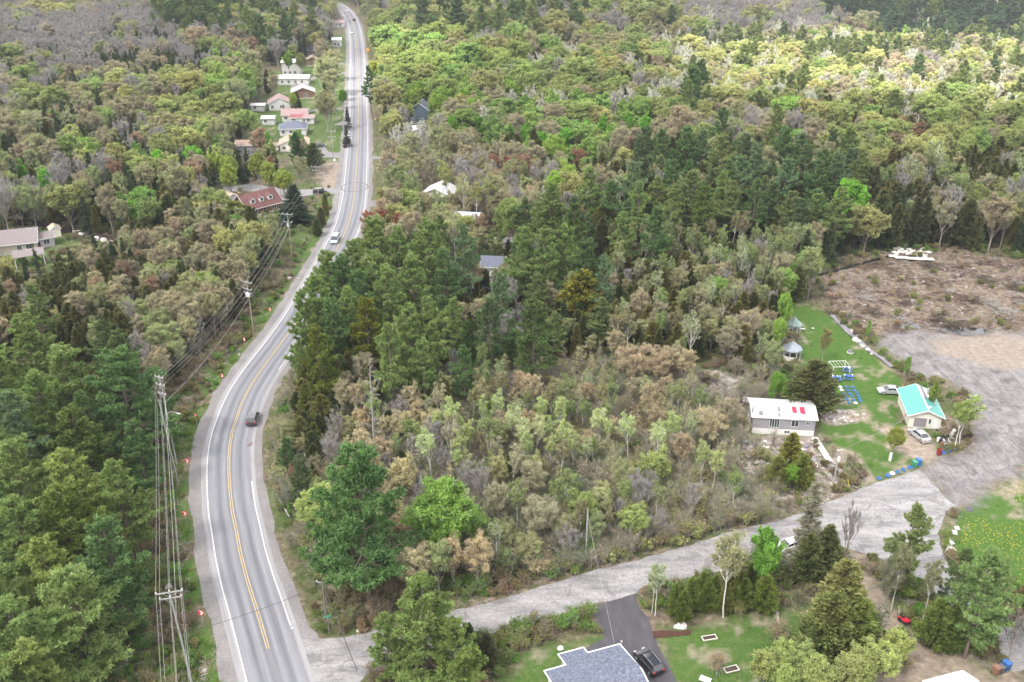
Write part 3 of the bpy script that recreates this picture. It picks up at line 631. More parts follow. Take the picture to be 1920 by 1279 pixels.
def sapling(seed, H=7, Rc=1.5, leaves=3, name='sapling', stems=3, lsz=.16, wm=None, wr=.05, tw=.022):
    rs = np.random.RandomState(seed); wood = []; P, V = [], []
    for k in range(stems):
        a = rs.uniform(0, 6.28); ln = rs.uniform(0, .10); h = H * rs.uniform(.7, 1); o = rs.uniform(-.35, .35, 2) if stems > 1 else np.zeros(2)
        top = np.array([o[0] + math.cos(a) * ln * h, o[1] + math.sin(a) * ln * h, h]); b = np.array([o[0], o[1], 0.]); mid = (b + top) / 2 + np.r_[rs.normal(0, .15, 2), 0]
        for p, q, r0, r1 in ((b - [0, 0, .3], mid, wr, wr * .6), (mid, top, wr * .6, wr * .2)): wood.append(prisms(p[None], q[None], np.array([r0]), np.array([r1]), 4))
        nb = int(16 * h / 7) + 4; s = rs.uniform(.22, .98, nb); p0 = b + (top - b) * s[:, None]; L = Rc * (1.1 - s) ** .6 * rs.uniform(.5, 1.1, nb); az = rs.uniform(0, 6.28, nb)
        P.append(p0); V.append(np.stack([np.cos(az) * .75, np.sin(az) * .75, np.full(nb, .75)], 1) * L[:, None])
    P, V = np.concatenate(P), np.concatenate(V); wood.append(prisms(P, P + V, np.full(len(P), .016), np.full(len(P), .006), 3))
    b0, b1, _ = kids(rs, P, V, 6, .15, 1, .5, .7, .25); tq = ribbons(b0, b0 + b1, np.full(len(b0), tw), rs); nw = len(b0)
    I = np.repeat(np.arange(nw), leaves); n = len(I); Cn = b0[I] + b1[I] * rs.uniform(.2, 1.15, n)[:, None] + rs.normal(0, .09, (n, 3))
    A = rnd_dirs(rs, n); B = nrm(np.cross(A, rnd_dirs(rs, n))); sz = lsz * rs.uniform(.6, 1.25, n)[:, None]; lv = quads(Cn, A * sz * .62, B * sz * .45)
    p = Proto.__new__(Proto); p.name, p.H, p.R = name, H, Rc; wm = wm or M_HBARK; wood = np.concatenate(wood); nwd = len(wood) // 4
    vv = np.r_[np.full(nw, .5), np.clip(rs.normal(.5, .18, n), 0, 1)]; cmi = np.r_[np.zeros(nw, int), np.ones(n, int)]; cv = np.concatenate([tq, lv])
    p.trunk = np_mesh(name + '_trunk', wood, 4, [wm], attr=np.full(nwd, .5)); p.crown = np_mesh(name + '_crown', cv, 4, [M_TWIGW, M_LEAF], mi=cmi, attr=vv)
    p.whole = np_mesh(name, np.concatenate([wood, cv]), 4, [wm, M_TWIGW, M_LEAF], mi=np.r_[np.zeros(nwd, int), cmi + 1], attr=np.r_[np.full(nwd, .5), vv]); return p
def snag(seed, H=16, name='dead_tree'):
    rs = np.random.RandomState(seed); T = trunk_line(rs, H, 9, .1); r = np.linspace(.2, .03, 9); wood = prisms(T[:-1] - [0, 0, .3], T[1:], r[:-1], r[1:], 6)
    nb = 46; z = H * rs.uniform(.3, .98, nb); t = z / H; L = 2.9 * (1.1 - t) ** .6 * rs.uniform(.3, 1.1, nb); az = rs.uniform(0, 6.28, nb); B0 = on_line(T, z)
    V = np.stack([np.cos(az), np.sin(az), rs.normal(.22, .2, nb)], 1) * L[:, None]; q = [prisms(B0, B0 + V, np.full(nb, .045), np.full(nb, .014), 3)]
    a0, a1, _ = kids(rs, B0, V, 5, .3, 1, .4, .6, .1); q.append(prisms(a0, a0 + a1, np.full(len(a0), .02), np.full(len(a0), .008), 3)); cv = np.concatenate(q)
    return Proto(name, H, 2.5, wood, cv, M_SNAG, M_SNAG, np.full(len(cv) // 4, .5))

PR = {
 'WP': [pine(1, 21, 5.0), pine(2, 23, 5.2, .28), pine(3, 19, 4.9, .12, 1.15), pine(4, 22, 4.4, .33), pine(5, 20, 5.5, .16, 1.15)],
 'SP': [spruce(11), spruce(12, 14, 1.8), spruce(13, 11, 2.3)],
 'CE': [cedar(21), cedar(22, 11, 1.7), cedar(23, 9, 2.2)],
 'LG': [hardwood(31, 14, 3.0, .2, 19, 8, .28, 4, up=.35, asc=.8), hardwood(32, 15, 2.6, .22, 18, 8, .27, 4, up=.45, asc=.9), hardwood(33, 12, 3.0, .15, 18, 8, .27, 4, up=.35, asc=.8)],
 'LO': [hardwood(41, 15, 4.0, .2, 22, 6, .26, 4, up=.35, asc=.8), hardwood(42, 14, 3.6, .18, 21, 6, .26, 4, up=.4, asc=.9), hardwood(43, 16, 4.1, .24, 22, 6, .26, 4, up=.3, asc=.7)],
 'BB': [hardwood(51, 14, 2.9, .22, 17, 4, .145, 5, name='budding_tree', up=.5, asc=1), hardwood(52, 15, 2.6, .26, 16, 4, .145, 5, name='budding_tree', up=.6, asc=1.1), hardwood(53, 12, 3.2, .18, 18, 4, .145, 5, name='budding_tree', up=.45, asc=.9), hardwood(54, 13, 2.3, .2, 15, 4, .18, 4, name='budding_tree', up=.6, asc=1.2)],
 'BR': [hardwood(61, 14, 2.7, .22, 17, 0, .1, 5, name='bare_tree', tw=.04, up=.75, asc=1.1), hardwood(62, 15, 2.3, .26, 16, 0, .1, 5, name='bare_tree', tw=.04, up=.85, asc=1.2)],
 'BP': [hardwood(65, 13, 2.6, .15, 20, 1, .17, 5, M_BIRCH, M_TWIGP, name='pale_poplar', tw=.045, up=.7, asc=1.2), hardwood(66, 14, 2.3, .15, 19, 1, .17, 5, M_BIRCH, M_TWIGP, name='pale_poplar', tw=.045, up=.8, asc=1.3)],
 'BI': [hardwood(71, 15, 1.9, .42, 11, 3, .2, 3, M_BIRCH, M_TWIGW, name='birch_tree', wr=.11, up=.4, asc=1), hardwood(72, 16, 1.8, .5, 10, 4, .2, 3, M_BIRCH, M_TWIGW, name='birch_tree', lean=.05, wr=.10, up=.4, asc=1), hardwood(73, 14, 2.1, .4, 11, 2, .2, 3, M_BIRCH, M_TWIGP, name='birch_tree', lean=-.06, wr=.11, up=.4, asc=1)],
 'SA': [sapling(81, 7, leaves=2, lsz=.14), sapling(82, 6, 1.7, 3, lsz=.14), sapling(83, 8.5, 1.4, 2, stems=2, lsz=.15), sapling(84, 5, 1.8, 2, stems=5, lsz=.14), sapling(85, 7.5, 1.6, 1, stems=4)],
 'SN': [snag(91), snag(92, 12)],
 'LA': [hardwood(95, 13, 3.2, .06, 26, 9, .19, 3, name='larch_tree', wr=.2, asc=.1, up=.1)],
}
NAMES = {'WP': 'white_pine', 'SP': 'spruce_tree', 'CE': 'cedar_tree', 'LG': 'leafy_tree', 'LO': 'olive_tree_crown', 'BB': 'budding_tree', 'BR': 'bare_tree', 'BP': 'pale_poplar', 'BI': 'birch_tree', 'SA': 'sapling', 'SN': 'dead_tree', 'LA': 'larch_tree'}
NAMES['LO'] = 'round_crowned_tree'
# tints: base colours per kind (linear)
TINT = {
 'WP': [(.145, .20, .065), (.105, .165, .06), (.175, .22, .07), (.09, .14, .06)],
 'SP': [(.045, .075, .032), (.055, .085, .036), (.065, .09, .036)],
 'CE': [(.120, .120, .032), (.090, .105, .034), (.140, .130, .036), (.075, .09, .032)],
 'LG': [(.20, .31, .085), (.24, .34, .10), (.18, .29, .085)],
 'LO': [(.25, .30, .09), (.31, .32, .11), (.22, .30, .08), (.34, .34, .12)],
 'BB': [(.30, .30, .145), (.31, .28, .175), (.26, .30, .12), (.33, .28, .18)],
 'BR': [(.2, .17, .14)], 'BP': [(.26, .28, .16)], 'BI': [(.21, .25, .09), (.19, .26, .075), (.22, .21, .10)],
 'SA': [(.27, .26, .13), (.24, .29, .10), (.20, .29, .08), (.26, .23, .15), (.30, .29, .12)],
 'SN': [(.3, .28, .25)], 'LA': [(.18, .30, .055)],
}
# ---------------------------------------------------------------- plots kept free of trees (centre x, y, radius) and built footprints
def _c(px, py, r): p = G(px, py); return (p.x, p.y, r)
HOUSES_CLEAR = [_c(*a) for a in [(1460,800,9),(1725,775,9),(1130,1270,9),(1180,1190,5),(1130,1330,9),(465,395,11),(440,400,8),(40,465,13),(90,440,6),(545,262,9),(548,290,9),(458,285,6),(525,215,8),(568,232,9),(565,185,8),(535,155,11),(580,125,7),(480,212,5),(495,240,5),
    (815,385,8),(915,520,6),(895,455,7),(785,222,6),(700,290,6),(1487,615,3.5),(1483,668,3.5),(1800,1290,6),(720,300,5),(760,275,4),(690,20,10),(615,130,5),(1300,1200,9),(600,260,4)]]
BUILT = [Ga([(1405,818),(1530,826),(1515,765),(1385,760)]), Ga([(1695,812),(1765,815),(1750,760),(1680,750)]), Ga([(1000,1225),(1110,1205),(1180,1205),(1240,1400),(1000,1400)])]
# ---------------------------------------------------------------- where the trees stand
TR = []          # kind, x, y, height, width factor, rotation, tint, variant, label, category
rg = random.Random(7); rsN = np.random.RandomState(5)
def jt(c, k=.14, rr=None):
    rr = rr or rg; f = rr.uniform(1 - k, 1 + k); return tuple(v * f * rr.uniform(1 - k * .4, 1 + k * .4) for v in c)
def tree(kind, tx, ty, H, w=1.0, tint=None, v=None, label=None, base=None, name=None):
    """a surveyed tree: its top shows at photo pixel (tx, ty); base gives the trunk foot's pixel instead"""
    if base: P = G(*base); H = hgt(P, ty)
    else: P = G(tx, ty, H)
    pk = {'RD': 'BB'}.get(kind, kind)
    TR.append([kind, P.x, P.y, H, w, rg.uniform(0, 6.28), jt(sc_(tint, TB.get(kind, 1)) if tint and tint not in (YG, DG, MG, BG) else (tint or rg.choice(TINT[pk])), .06), v if v is not None else rg.randrange(len(PR[pk])), label, name])
TB = {'WP': 1.1, 'CE': 1.55, 'SP': 1.5, 'LO': 1.4, 'BB': 1.35, 'LG': 1.1, 'BI': 1.2, 'LA': 1.35, 'RD': 1.1}
YG, DG, MG, BG = (.20, .25, .075), (.10, .17, .065), (.165, .235, .08), (.135, .205, .11)
# big pines down the left edge
for tx, ty, H, w, tn, v, lb in [
 (40,592,21,1.05,MG,2,'large rounded white pine at left edge below the beige house'), (112,652,21,1.1,MG,4,'broad white pine left of the widest left-hand pine'), (212,655,21,1.25,DG,4,'widest dark pine left of the leaning power pole'),
 (-15,660,21,1.1,MG,1,None), (12,736,20,1.05,BG,0,'bluish white pine cut by the left edge of the photo'), (134,768,18,1.15,(.088,.13,.034),2,'light yellow-green pine below the widest left pine'),
 (20,828,19,1.1,MG,4,None), (118,850,19,1.15,YG,2,'yellow-green white pine in the bottom left pine grove'), (210,868,18,1.0,MG,0,'white pine with long branches reaching toward the lower power lines'), (112,915,18,1.3,(.095,.135,.03),4,'brightest yellow-green pine in the bottom left grove'),
 (22,935,19,1.1,MG,1,None), (-30,905,20,1.1,DG,3,None), (190,978,18,1.1,DG,2,'dark green pine hanging over the power line corridor'), (128,1072,17,1.25,MG,4,'large pine in the bottom left corner beside the crossarm pole'), (12,1130,18,1.2,MG,2,None), (-55,1050,18,1.1,MG,0,None),
 (60,700,20,1,MG,0,None), (150,735,17,.9,DG,3,None), (70,1010,17,1.1,YG,0,None), (-60,780,20,1.1,MG,2,None), (-70,620,20,1.1,MG,2,None), (40,1215,15,1.2,YG,4,None), (-30,1240,16,1.2,MG,4,None), (250,790,14,.9,DG,2,None)]:
    tree('WP', tx, ty, H, w * 1.12, tn, v, lb)
# bottom centre and bottom right
tree('WP', 655, 843, 0, 1.12, (.085, .155, .055), 4, 'big isolated dark green pine at the corner of highway and side road', base=(692, 1128))
tree('LA', 820, 885, 0, 1.15, (.13, .22, .045), 0, 'light green larch right of the big isolated dark pine', base=(832, 1066))
tree('WP', 792, 1085, 17, 1.2, (.155, .215, .07), 2, 'large light green pine hiding the near end of the side road')
tree('WP', 850, 1165, 12, 1.1, (.15, .21, .06), 4, None); tree('WP', 720, 1150, 12, 1.1, (.15, .21, .07), 0, None)
tree('CE', 876, 1168, 7.5, 1.1, (.04, .06, .022), 1, 'dark cedar on the right flank of the large roadside pine')
tree('CE', 912, 1190, 5.5, 1.2, (.06, .06, .03), 2, None)
tree('WP', 1862, 1032, 17, 1.1, (.15, .22, .08), 0, 'large pale green pine at lower right between two gravel drives')
tree('WP', 1722, 948, 15, 1.05, (.16, .20, .08), 3, 'airy yellowish pine standing in front of the side road junction')
tree('WP', 1815, 1030, 12, .9, (.10, .15, .06), 1, None)
tree('SP', 1532, 905, 15.5, 1.5, (.12, .12, .09), 1, 'thinning grey spruce in front of the side road', name='spruce_tree')
tree('CE', 1560, 985, 9.5, 1.4, (.075, .085, .035), 1, None); tree('CE', 1525, 1000, 9, 1.3, (.07, .08, .03), 0, None)
tree('CE', 1592, 1052, 14, 1.55, (.115, .12, .045), 1, 'tallest olive cedar beside the stumps in the lower yard'); tree('CE', 1570, 1112, 10.5, 1.6, (.10, .115, .04), 2, None); tree('CE', 1622, 1125, 10, 1.5, (.09, .11, .03), 0, None); tree('CE', 1550, 1160, 7, 1.6, (.07, .09, .03), 2, None)
tree('LG', 1452, 990, 0, .85, (.13, .27, .045), 1, 'bright green leafy tree overhanging the white car', base=(1425, 1130))
tree('BI', 1362, 1000, 0, 1.25, (.22, .22, .12), 0, 'slender pale budding birch between driveway and side road', base=(1356, 1158))
tree('BR', 1590, 935, 0, .6, (.26, .10, .07), 0, 'thin leafless tree standing at the road junction', base=(1582, 1062))
tree('BI', 1232, 1050, 0, 1.0, (.20, .24, .13), 2, 'sparse birch at the mouth of the blacktop driveway', base=(1228, 1155)); tree('BI', 1210, 1062, 0, .8, (.2, .24, .12), 0, None, base=(1222, 1150))
for x, y in [(1270,1092),(1300,1080),(1322,1072),(1345,1078),(1392,1070),(1412,1058),(1285,1105),(1330,1090),(1365,1092),(1400,1085),(1440,1080),(1378,1062)]: tree('CE', x, y, rg.uniform(4.5, 6.5), 1.25, jt((.085, .105, .025)), None, None)
for x, y, H in [(1480,1200,7),(1440,1220,6.5),(1512,1210,7),(1660,1205,8),(1622,1230,7),(1690,1180,7),(1480,1250,6),(1540,1235,8),(1600,1225,8)]: tree('LO', x, y, H, 1.0, jt((.21, .25, .09)), None, None)
tree('BI', 1700, 1012, 12, 1.0, (.16, .17, .09), 1, None); tree('BI', 1760, 1045, 11, .9, (.16, .17, .09), 0, None); tree('BB', 1680, 1040, 9, .9, (.14, .15, .09), 0, None); tree('CE', 1768, 1122, 8, 1.2, (.09, .12, .03), 2, None); tree('CE', 1800, 1132, 8, 1.3, (.08, .11, .03), 1, None)
tree('BI', 1655, 1130, 9, .8, (.12, .12, .07), 2, None); tree('BR', 1918, 1140, 9, .8, None, 0, None)
tree('SA', 1462, 1160, 4.5, 1.6, (.2, .15, .08), 3, None); tree('SA', 1350, 1225, 3.5, 1.6, (.22, .16, .08), 3, None)
# beside the two homes
tree('CE', 1533, 676, 11, 1.9, (.068, .075, .028), 2, 'tall dense brown-green cedar behind the mobile home')
tree('BB', 1552, 612, 8.5, .85, (.17, .17, .06), 3, 'lone olive budding tree in the middle of the green lawn')
tree('LO', 1678, 800, 0, .85, (.17, .19, .035), 0, 'round olive tree with white painted trunk in front of garage', base=(1672, 862))
tree('LG', 1755, 718, 7, .7, (.17, .23, .05), 1, 'small light green tree behind the garage'); tree('BI', 1795, 740, 0, 1.5, (.20, .26, .07), 2, 'pale-trunked birch beside the junk heap', base=(1798, 838)); tree('BI', 1812, 752, 10, 1.3, (.2, .26, .07), 0, None)
tree('LG', 1706, 664, 6.5, .45, (.17, .27, .07), 0, None); tree('LG', 1632, 600, 6.5, .45, (.17, .27, .07), 1, 'thin fresh green tree on the ditch beside the lawn')
tree('CE', 1488, 812, 8.5, 1.6, (.115, .115, .028), 1, 'golden green cedar in front of the mobile home'); tree('CE', 1510, 850, 7, 1.5, (.10, .11, .03), 0, None); tree('LG', 1488, 868, 5.5, .8, (.15, .28, .04), 2, 'bright lime bush-like tree below the mobile home'); tree('CE', 1462, 855, 6.5, 1.4, (.11, .12, .035), 2, None)
for x, y, H in [(1475,545,11),(1482,560,10),(1466,590,11)]: tree('LG', x, y, H, .45, (.19, .30, .06), None, None)
for x, y, H in [(1478,705,7),(1450,712,7),(1500,700,6),(1462,690,8)]: tree('LG', x, y, H, .55, (.13, .24, .04), None, None)
tree('LG', 1603, 330, 19, 1.05, (.15, .32, .04), 0, 'brilliant green maple towering over the far forest edge')
# centre pine stand
for tx, ty, H, w, tn, v, lb in [
 (660,452,21,1,MG,0,None),(704,472,20,1,MG,2,None),(590,520,20,1.05,MG,0,None),(566,548,19,.9,MG,2,'pine leaning over the curve of the highway'),(640,480,20,1,DG,1,None),(612,470,20,.95,MG,4,None),(700,408,22,1,MG,4,None),(745,428,20,1,MG,0,None),(800,412,22,1.05,MG,2,'bushy pine in the middle of the centre pine stand'),
 (868,424,22,1.0,BG,3,'narrow blue-green pine beside the hidden cottages'),(684,560,18,1.05,(.125,.135,.02),2,'yellowish pine nearest to the highway curve'),(592,612,17,.9,(.11,.135,.025),4,None),(762,572,20,1.1,MG,1,None),(802,562,21,1,MG,3,'tall pine with bare lower trunk in front of the dead tree'),(728,610,19,.95,MG,3,None),(918,564,18,1,(.07,.115,.05),3,'pine left of the free-standing centre pine'),(936,514,17,1,BG,1,None),
 (1003,562,20,1.05,(.08,.12,.04),1,'free-standing full pine in the middle of the photo'),(983,430,20,1,MG,0,None),(1022,432,20,1,MG,2,None),(1060,424,19,1,MG,2,None),(1100,450,20,1,(.07,.115,.045),4,'rounded pine right of the centre stand'),(1133,480,18,.8,BG,3,None),
 (650,540,18,1,MG,0,None),(620,560,18,1,DG,2,None),(830,470,19,1,DG,0,None),(770,480,19,1,MG,4,None),(722,500,19,1,MG,2,None),(670,510,18,1,DG,2,None),(850,560,16,.9,MG,0,None),(880,600,13,.9,(.07,.12,.035),1,None),(790,640,15,.9,MG,4,None),(960,600,12,.8,DG,2,None),(870,650,14,.9,DG,1,None),(560,640,11,.8,MG,0,None),
 (1107,316,20,1,MG,2,'big round pine behind the centre stand'),(1033,346,18,1,MG,4,None),(1077,383,19,1.05,(.085,.13,.035),2,None),(1010,380,17,1,MG,0,None),(1191,304,20,1,BG,4,None),(1242,244,21,1,DG,0,None),(1290,238,21,1,DG,4,None),(1318,240,21,1,BG,1,None),(1356,203,22,.9,DG,1,'single dark pine rising above the right pine belt'),(1475,239,20,1,DG,4,None),(1505,250,20,1,DG,0,None),
 (1421,269,20,1,BG,2,None),(1478,296,19,1,BG,4,None),(1545,279,22,1,DG,1,None),(1574,285,20,1,BG,2,None),(1357,323,19,1,MG,0,None),(1324,350,19,1.05,(.095,.135,.035),2,None),(1391,292,20,1,BG,4,None),(1200,345,19,1,MG,3,None),(1262,300,20,1,DG,2,None),(1150,340,19,1,DG,1,None),(1170,400,18,1,MG,2,None),(1230,390,19,1,DG,0,None),(1420,335,19,1,DG,3,None),(1295,300,19,1,DG,3,None),
 (1300,125,22,1.1,DG,4,None),(1318,110,21,1,DG,2,None),(640,115,0,1,DG,0,None),(690,125,20,.9,DG,3,'dark pine at the road edge beyond the village'),(1290,150,20,1,MG,0,None)]:
    if H: tree('WP', tx, ty, H, w, tn, v, lb)
tree('CE', 1093, 508, 14, 1.7, (.115, .115, .02), 2, 'golden conical cedar below the rounded centre pine'); tree('CE', 1137, 380, 13, 1.5, (.07, .075, .02), 2, None); tree('CE', 1130, 410, 12, 1.4, (.05, .055, .022), 1, None)
tree('SN', 697, 668, 0, .8, (.3, .3, .3), 0, 'tall bleached dead tree in the clearing left of centre', base=(706, 868)); tree('SN', 772, 805, 0, .9, (.3,) * 3, 1, 'short grey dead snag below the tall bleached one', base=(776, 905)); tree('SN', 1300, 345, 16, .8, (.3,) * 3, 0, None)
tree('SP', 547, 345, 12, 2.3, (.022, .04, .024), 2, 'broad dark spruce between brown-roofed house and power pole'); tree('CE', 437, 378, 9, 2.6, (.085, .095, .018), 2, 'wide olive cedar hiding the corner of the brown-roofed house')
tree('SP', 488, 450, 8, 1, (.03, .055, .03), 0, 'slim dark spruce left of the roadside power pole'); tree('CE', 608, 362, 7, 1.0, (.10, .10, .03), 1, None); tree('CE', 600, 388, 6, 1.3, (.08, .08, .04), 0, None); tree('CE', 592, 410, 5, 1.3, (.06, .08, .03), 2, None)
tree('SP', 60, 455, 10, .8, (.03, .055, .03), 1, 'slim dark spruce against the beige house wall'); tree('SP', 42, 482, 9, .9, (.03, .055, .03), 0, None); tree('SP', 173, 438, 9, .9, (.03, .055, .03), 2, None); tree('SP', 205, 452, 8, .9, (.03, .055, .03), 0, None)
tree('LG', 290, 278, 12, .75, (.17, .40, .05), 0, 'vivid green round tree in the left forest'); tree('LG', 357, 270, 12, 1.05, (.13, .28, .035), 2, 'second vivid green tree right of the vivid round one'); tree('LG', 36, 300, 12, .8, (.13, .27, .04), 1, None); tree('LG', 82, 316, 12, .9, (.14, .3, .05), 0, None); tree('LG', 262, 345, 13, 1.0, (.15, .27, .07), 2, None); tree('LG', 225, 362, 12, .9, (.16, .26, .08), 1, None)
tree('LG', 273, 590, 5.5, 1.35, (.17, .38, .03), 2, 'vivid lime round crown in the brown left thicket'); tree('LG', 250, 372, 11, 1, (.14, .3, .04), 0, None); tree('LG', 310, 155, 11, .7, (.15, .28, .05), 0, None)
tree('BB', 320, 232, 12, 1, (.17, .2, .07), 1, None); tree('LG', 500, 245, 9, .7, (.13, .28, .04), 0, None)
for x, y in [(400,285),(425,290),(500,300),(480,285),(528,315),(425,305)]: tree('LO', x, y, 12, .85, jt((.18, .22, .045)), None, None)
tree('WP', 553, 250, 15, .95, (.045, .09, .04), 0, 'dark pine in front of the tan-roofed house'); tree('CE', 586, 268, 9, 1.6, (.07, .085, .03), 2, None); tree('SP', 608, 130, 9, 1.2, (.03, .05, .025), 1, None); tree('LG', 640, 165, 9, 1, (.14, .28, .04), 0, None); tree('LG', 538, 96, 13, 1.0, (.17, .27, .05), 1, 'leafy tree in front of the large white house'); tree('LO', 562, 98, 12, .9, (.16, .17, .07), 0, None)
tree('LO', 548, 172, 9, .7, (.2, .24, .04), 0, None); tree('SP', 650, 200, 9, 1.2, (.04, .045, .03), 0, None); tree('SP', 648, 235, 8, 1.2, (.04, .045, .03), 2, None)
for x, y in [(745,86),(722,98),(700,110),(768,92),(760,105)]: tree('LG', x, y, 13, 1.0, jt((.26, .30, .04)), None, None)
tree('RD', 705, 112, 12, 1, (.42, .26, .17), None, None)
for x, y in [(935,160),(960,165),(985,165),(1015,175),(1000,160),(910,195)]: tree('BP', x, y, 14, 1.0, (.25, .25, .18), None, 'pale leafless poplar in the white clump of the upper forest')
for x, y in [(1165,160),(1185,165),(1150,170)]: tree('BP', x, y, 13, 1.1, (.25, .25, .18), None, 'pale leafless poplar of the smaller white clump')
for x, y in [(740,230),(765,225),(790,222),(805,235),(750,245),(780,245)]: tree('BP', x, y, 12, 1.0, (.25, .25, .18), None, 'pale leafless poplar beside the upper highway')
for x, y in [(875,205),(900,215),(925,225),(955,230),(985,232),(1015,240),(1080,225),(1100,220),(1060,235),(1130,215),(1145,235),(850,215),(1180,210),(1210,215)]: tree('LG', x, y, 12, .85, jt((.14, .30, .04)), None, None)
for x, y in [(780,150),(800,145),(825,140),(850,150),(880,140),(905,135),(930,130),(950,140),(770,165),(830,160),(870,165),(890,180),(820,175),(960,150),(905,115),(845,120),(1040,250),(1065,305),(1045,320)]: tree('LO', x, y, 14, 1.0, jt((.16, .235, .04)), None, None)
for x, y in [(925,285),(950,288),(1085,275),(690,390),(715,388),(745,395)]: tree('RD', x, y, 11, .95, jt((.24, .10, .055)), None, None)
tree('RD', 470, 66, 14, 1.4, (.28, .18, .13), 0, 'broad pinkish budding tree in the upper left forest'); tree('RD', 440, 72, 13, 1.3, (.27, .18, .13), 1, None)
for x, y in [(830,300),(868,330),(890,340),(915,325),(850,395),(835,312)]: tree('BI', x, y, 15, 1.1, (.22, .24, .09), None, 'white-stemmed birch beside the cottage in the woods')
tree('SA', 515, 700, 0, 1.0, (.3, .28, .24), 2, 'thin pale birch leaning beside the road curve', base=(527, 775)); tree('WP', 533, 815, 8, .9, (.08, .14, .05), 2, None); tree('CE', 570, 720, 9, 1.2, (.09, .1, .03), 1, None); tree('CE', 560, 780, 8, 1.3, (.08, .085, .035), 0, None); tree('CE', 600, 740, 9, 1.2, (.09, .09, .03), 2, None)
tree('RD', 545, 870, 6, .7, (.22, .13, .09), 3, None); tree('BB', 583, 885, 5, .5, (.38, .31, .06), 3, 'small yellow-leaved tree left of the isolated dark pine'); tree('LG', 540, 938, 4, .5, (.15, .26, .06), 1, None)
n_hero = len(TR)

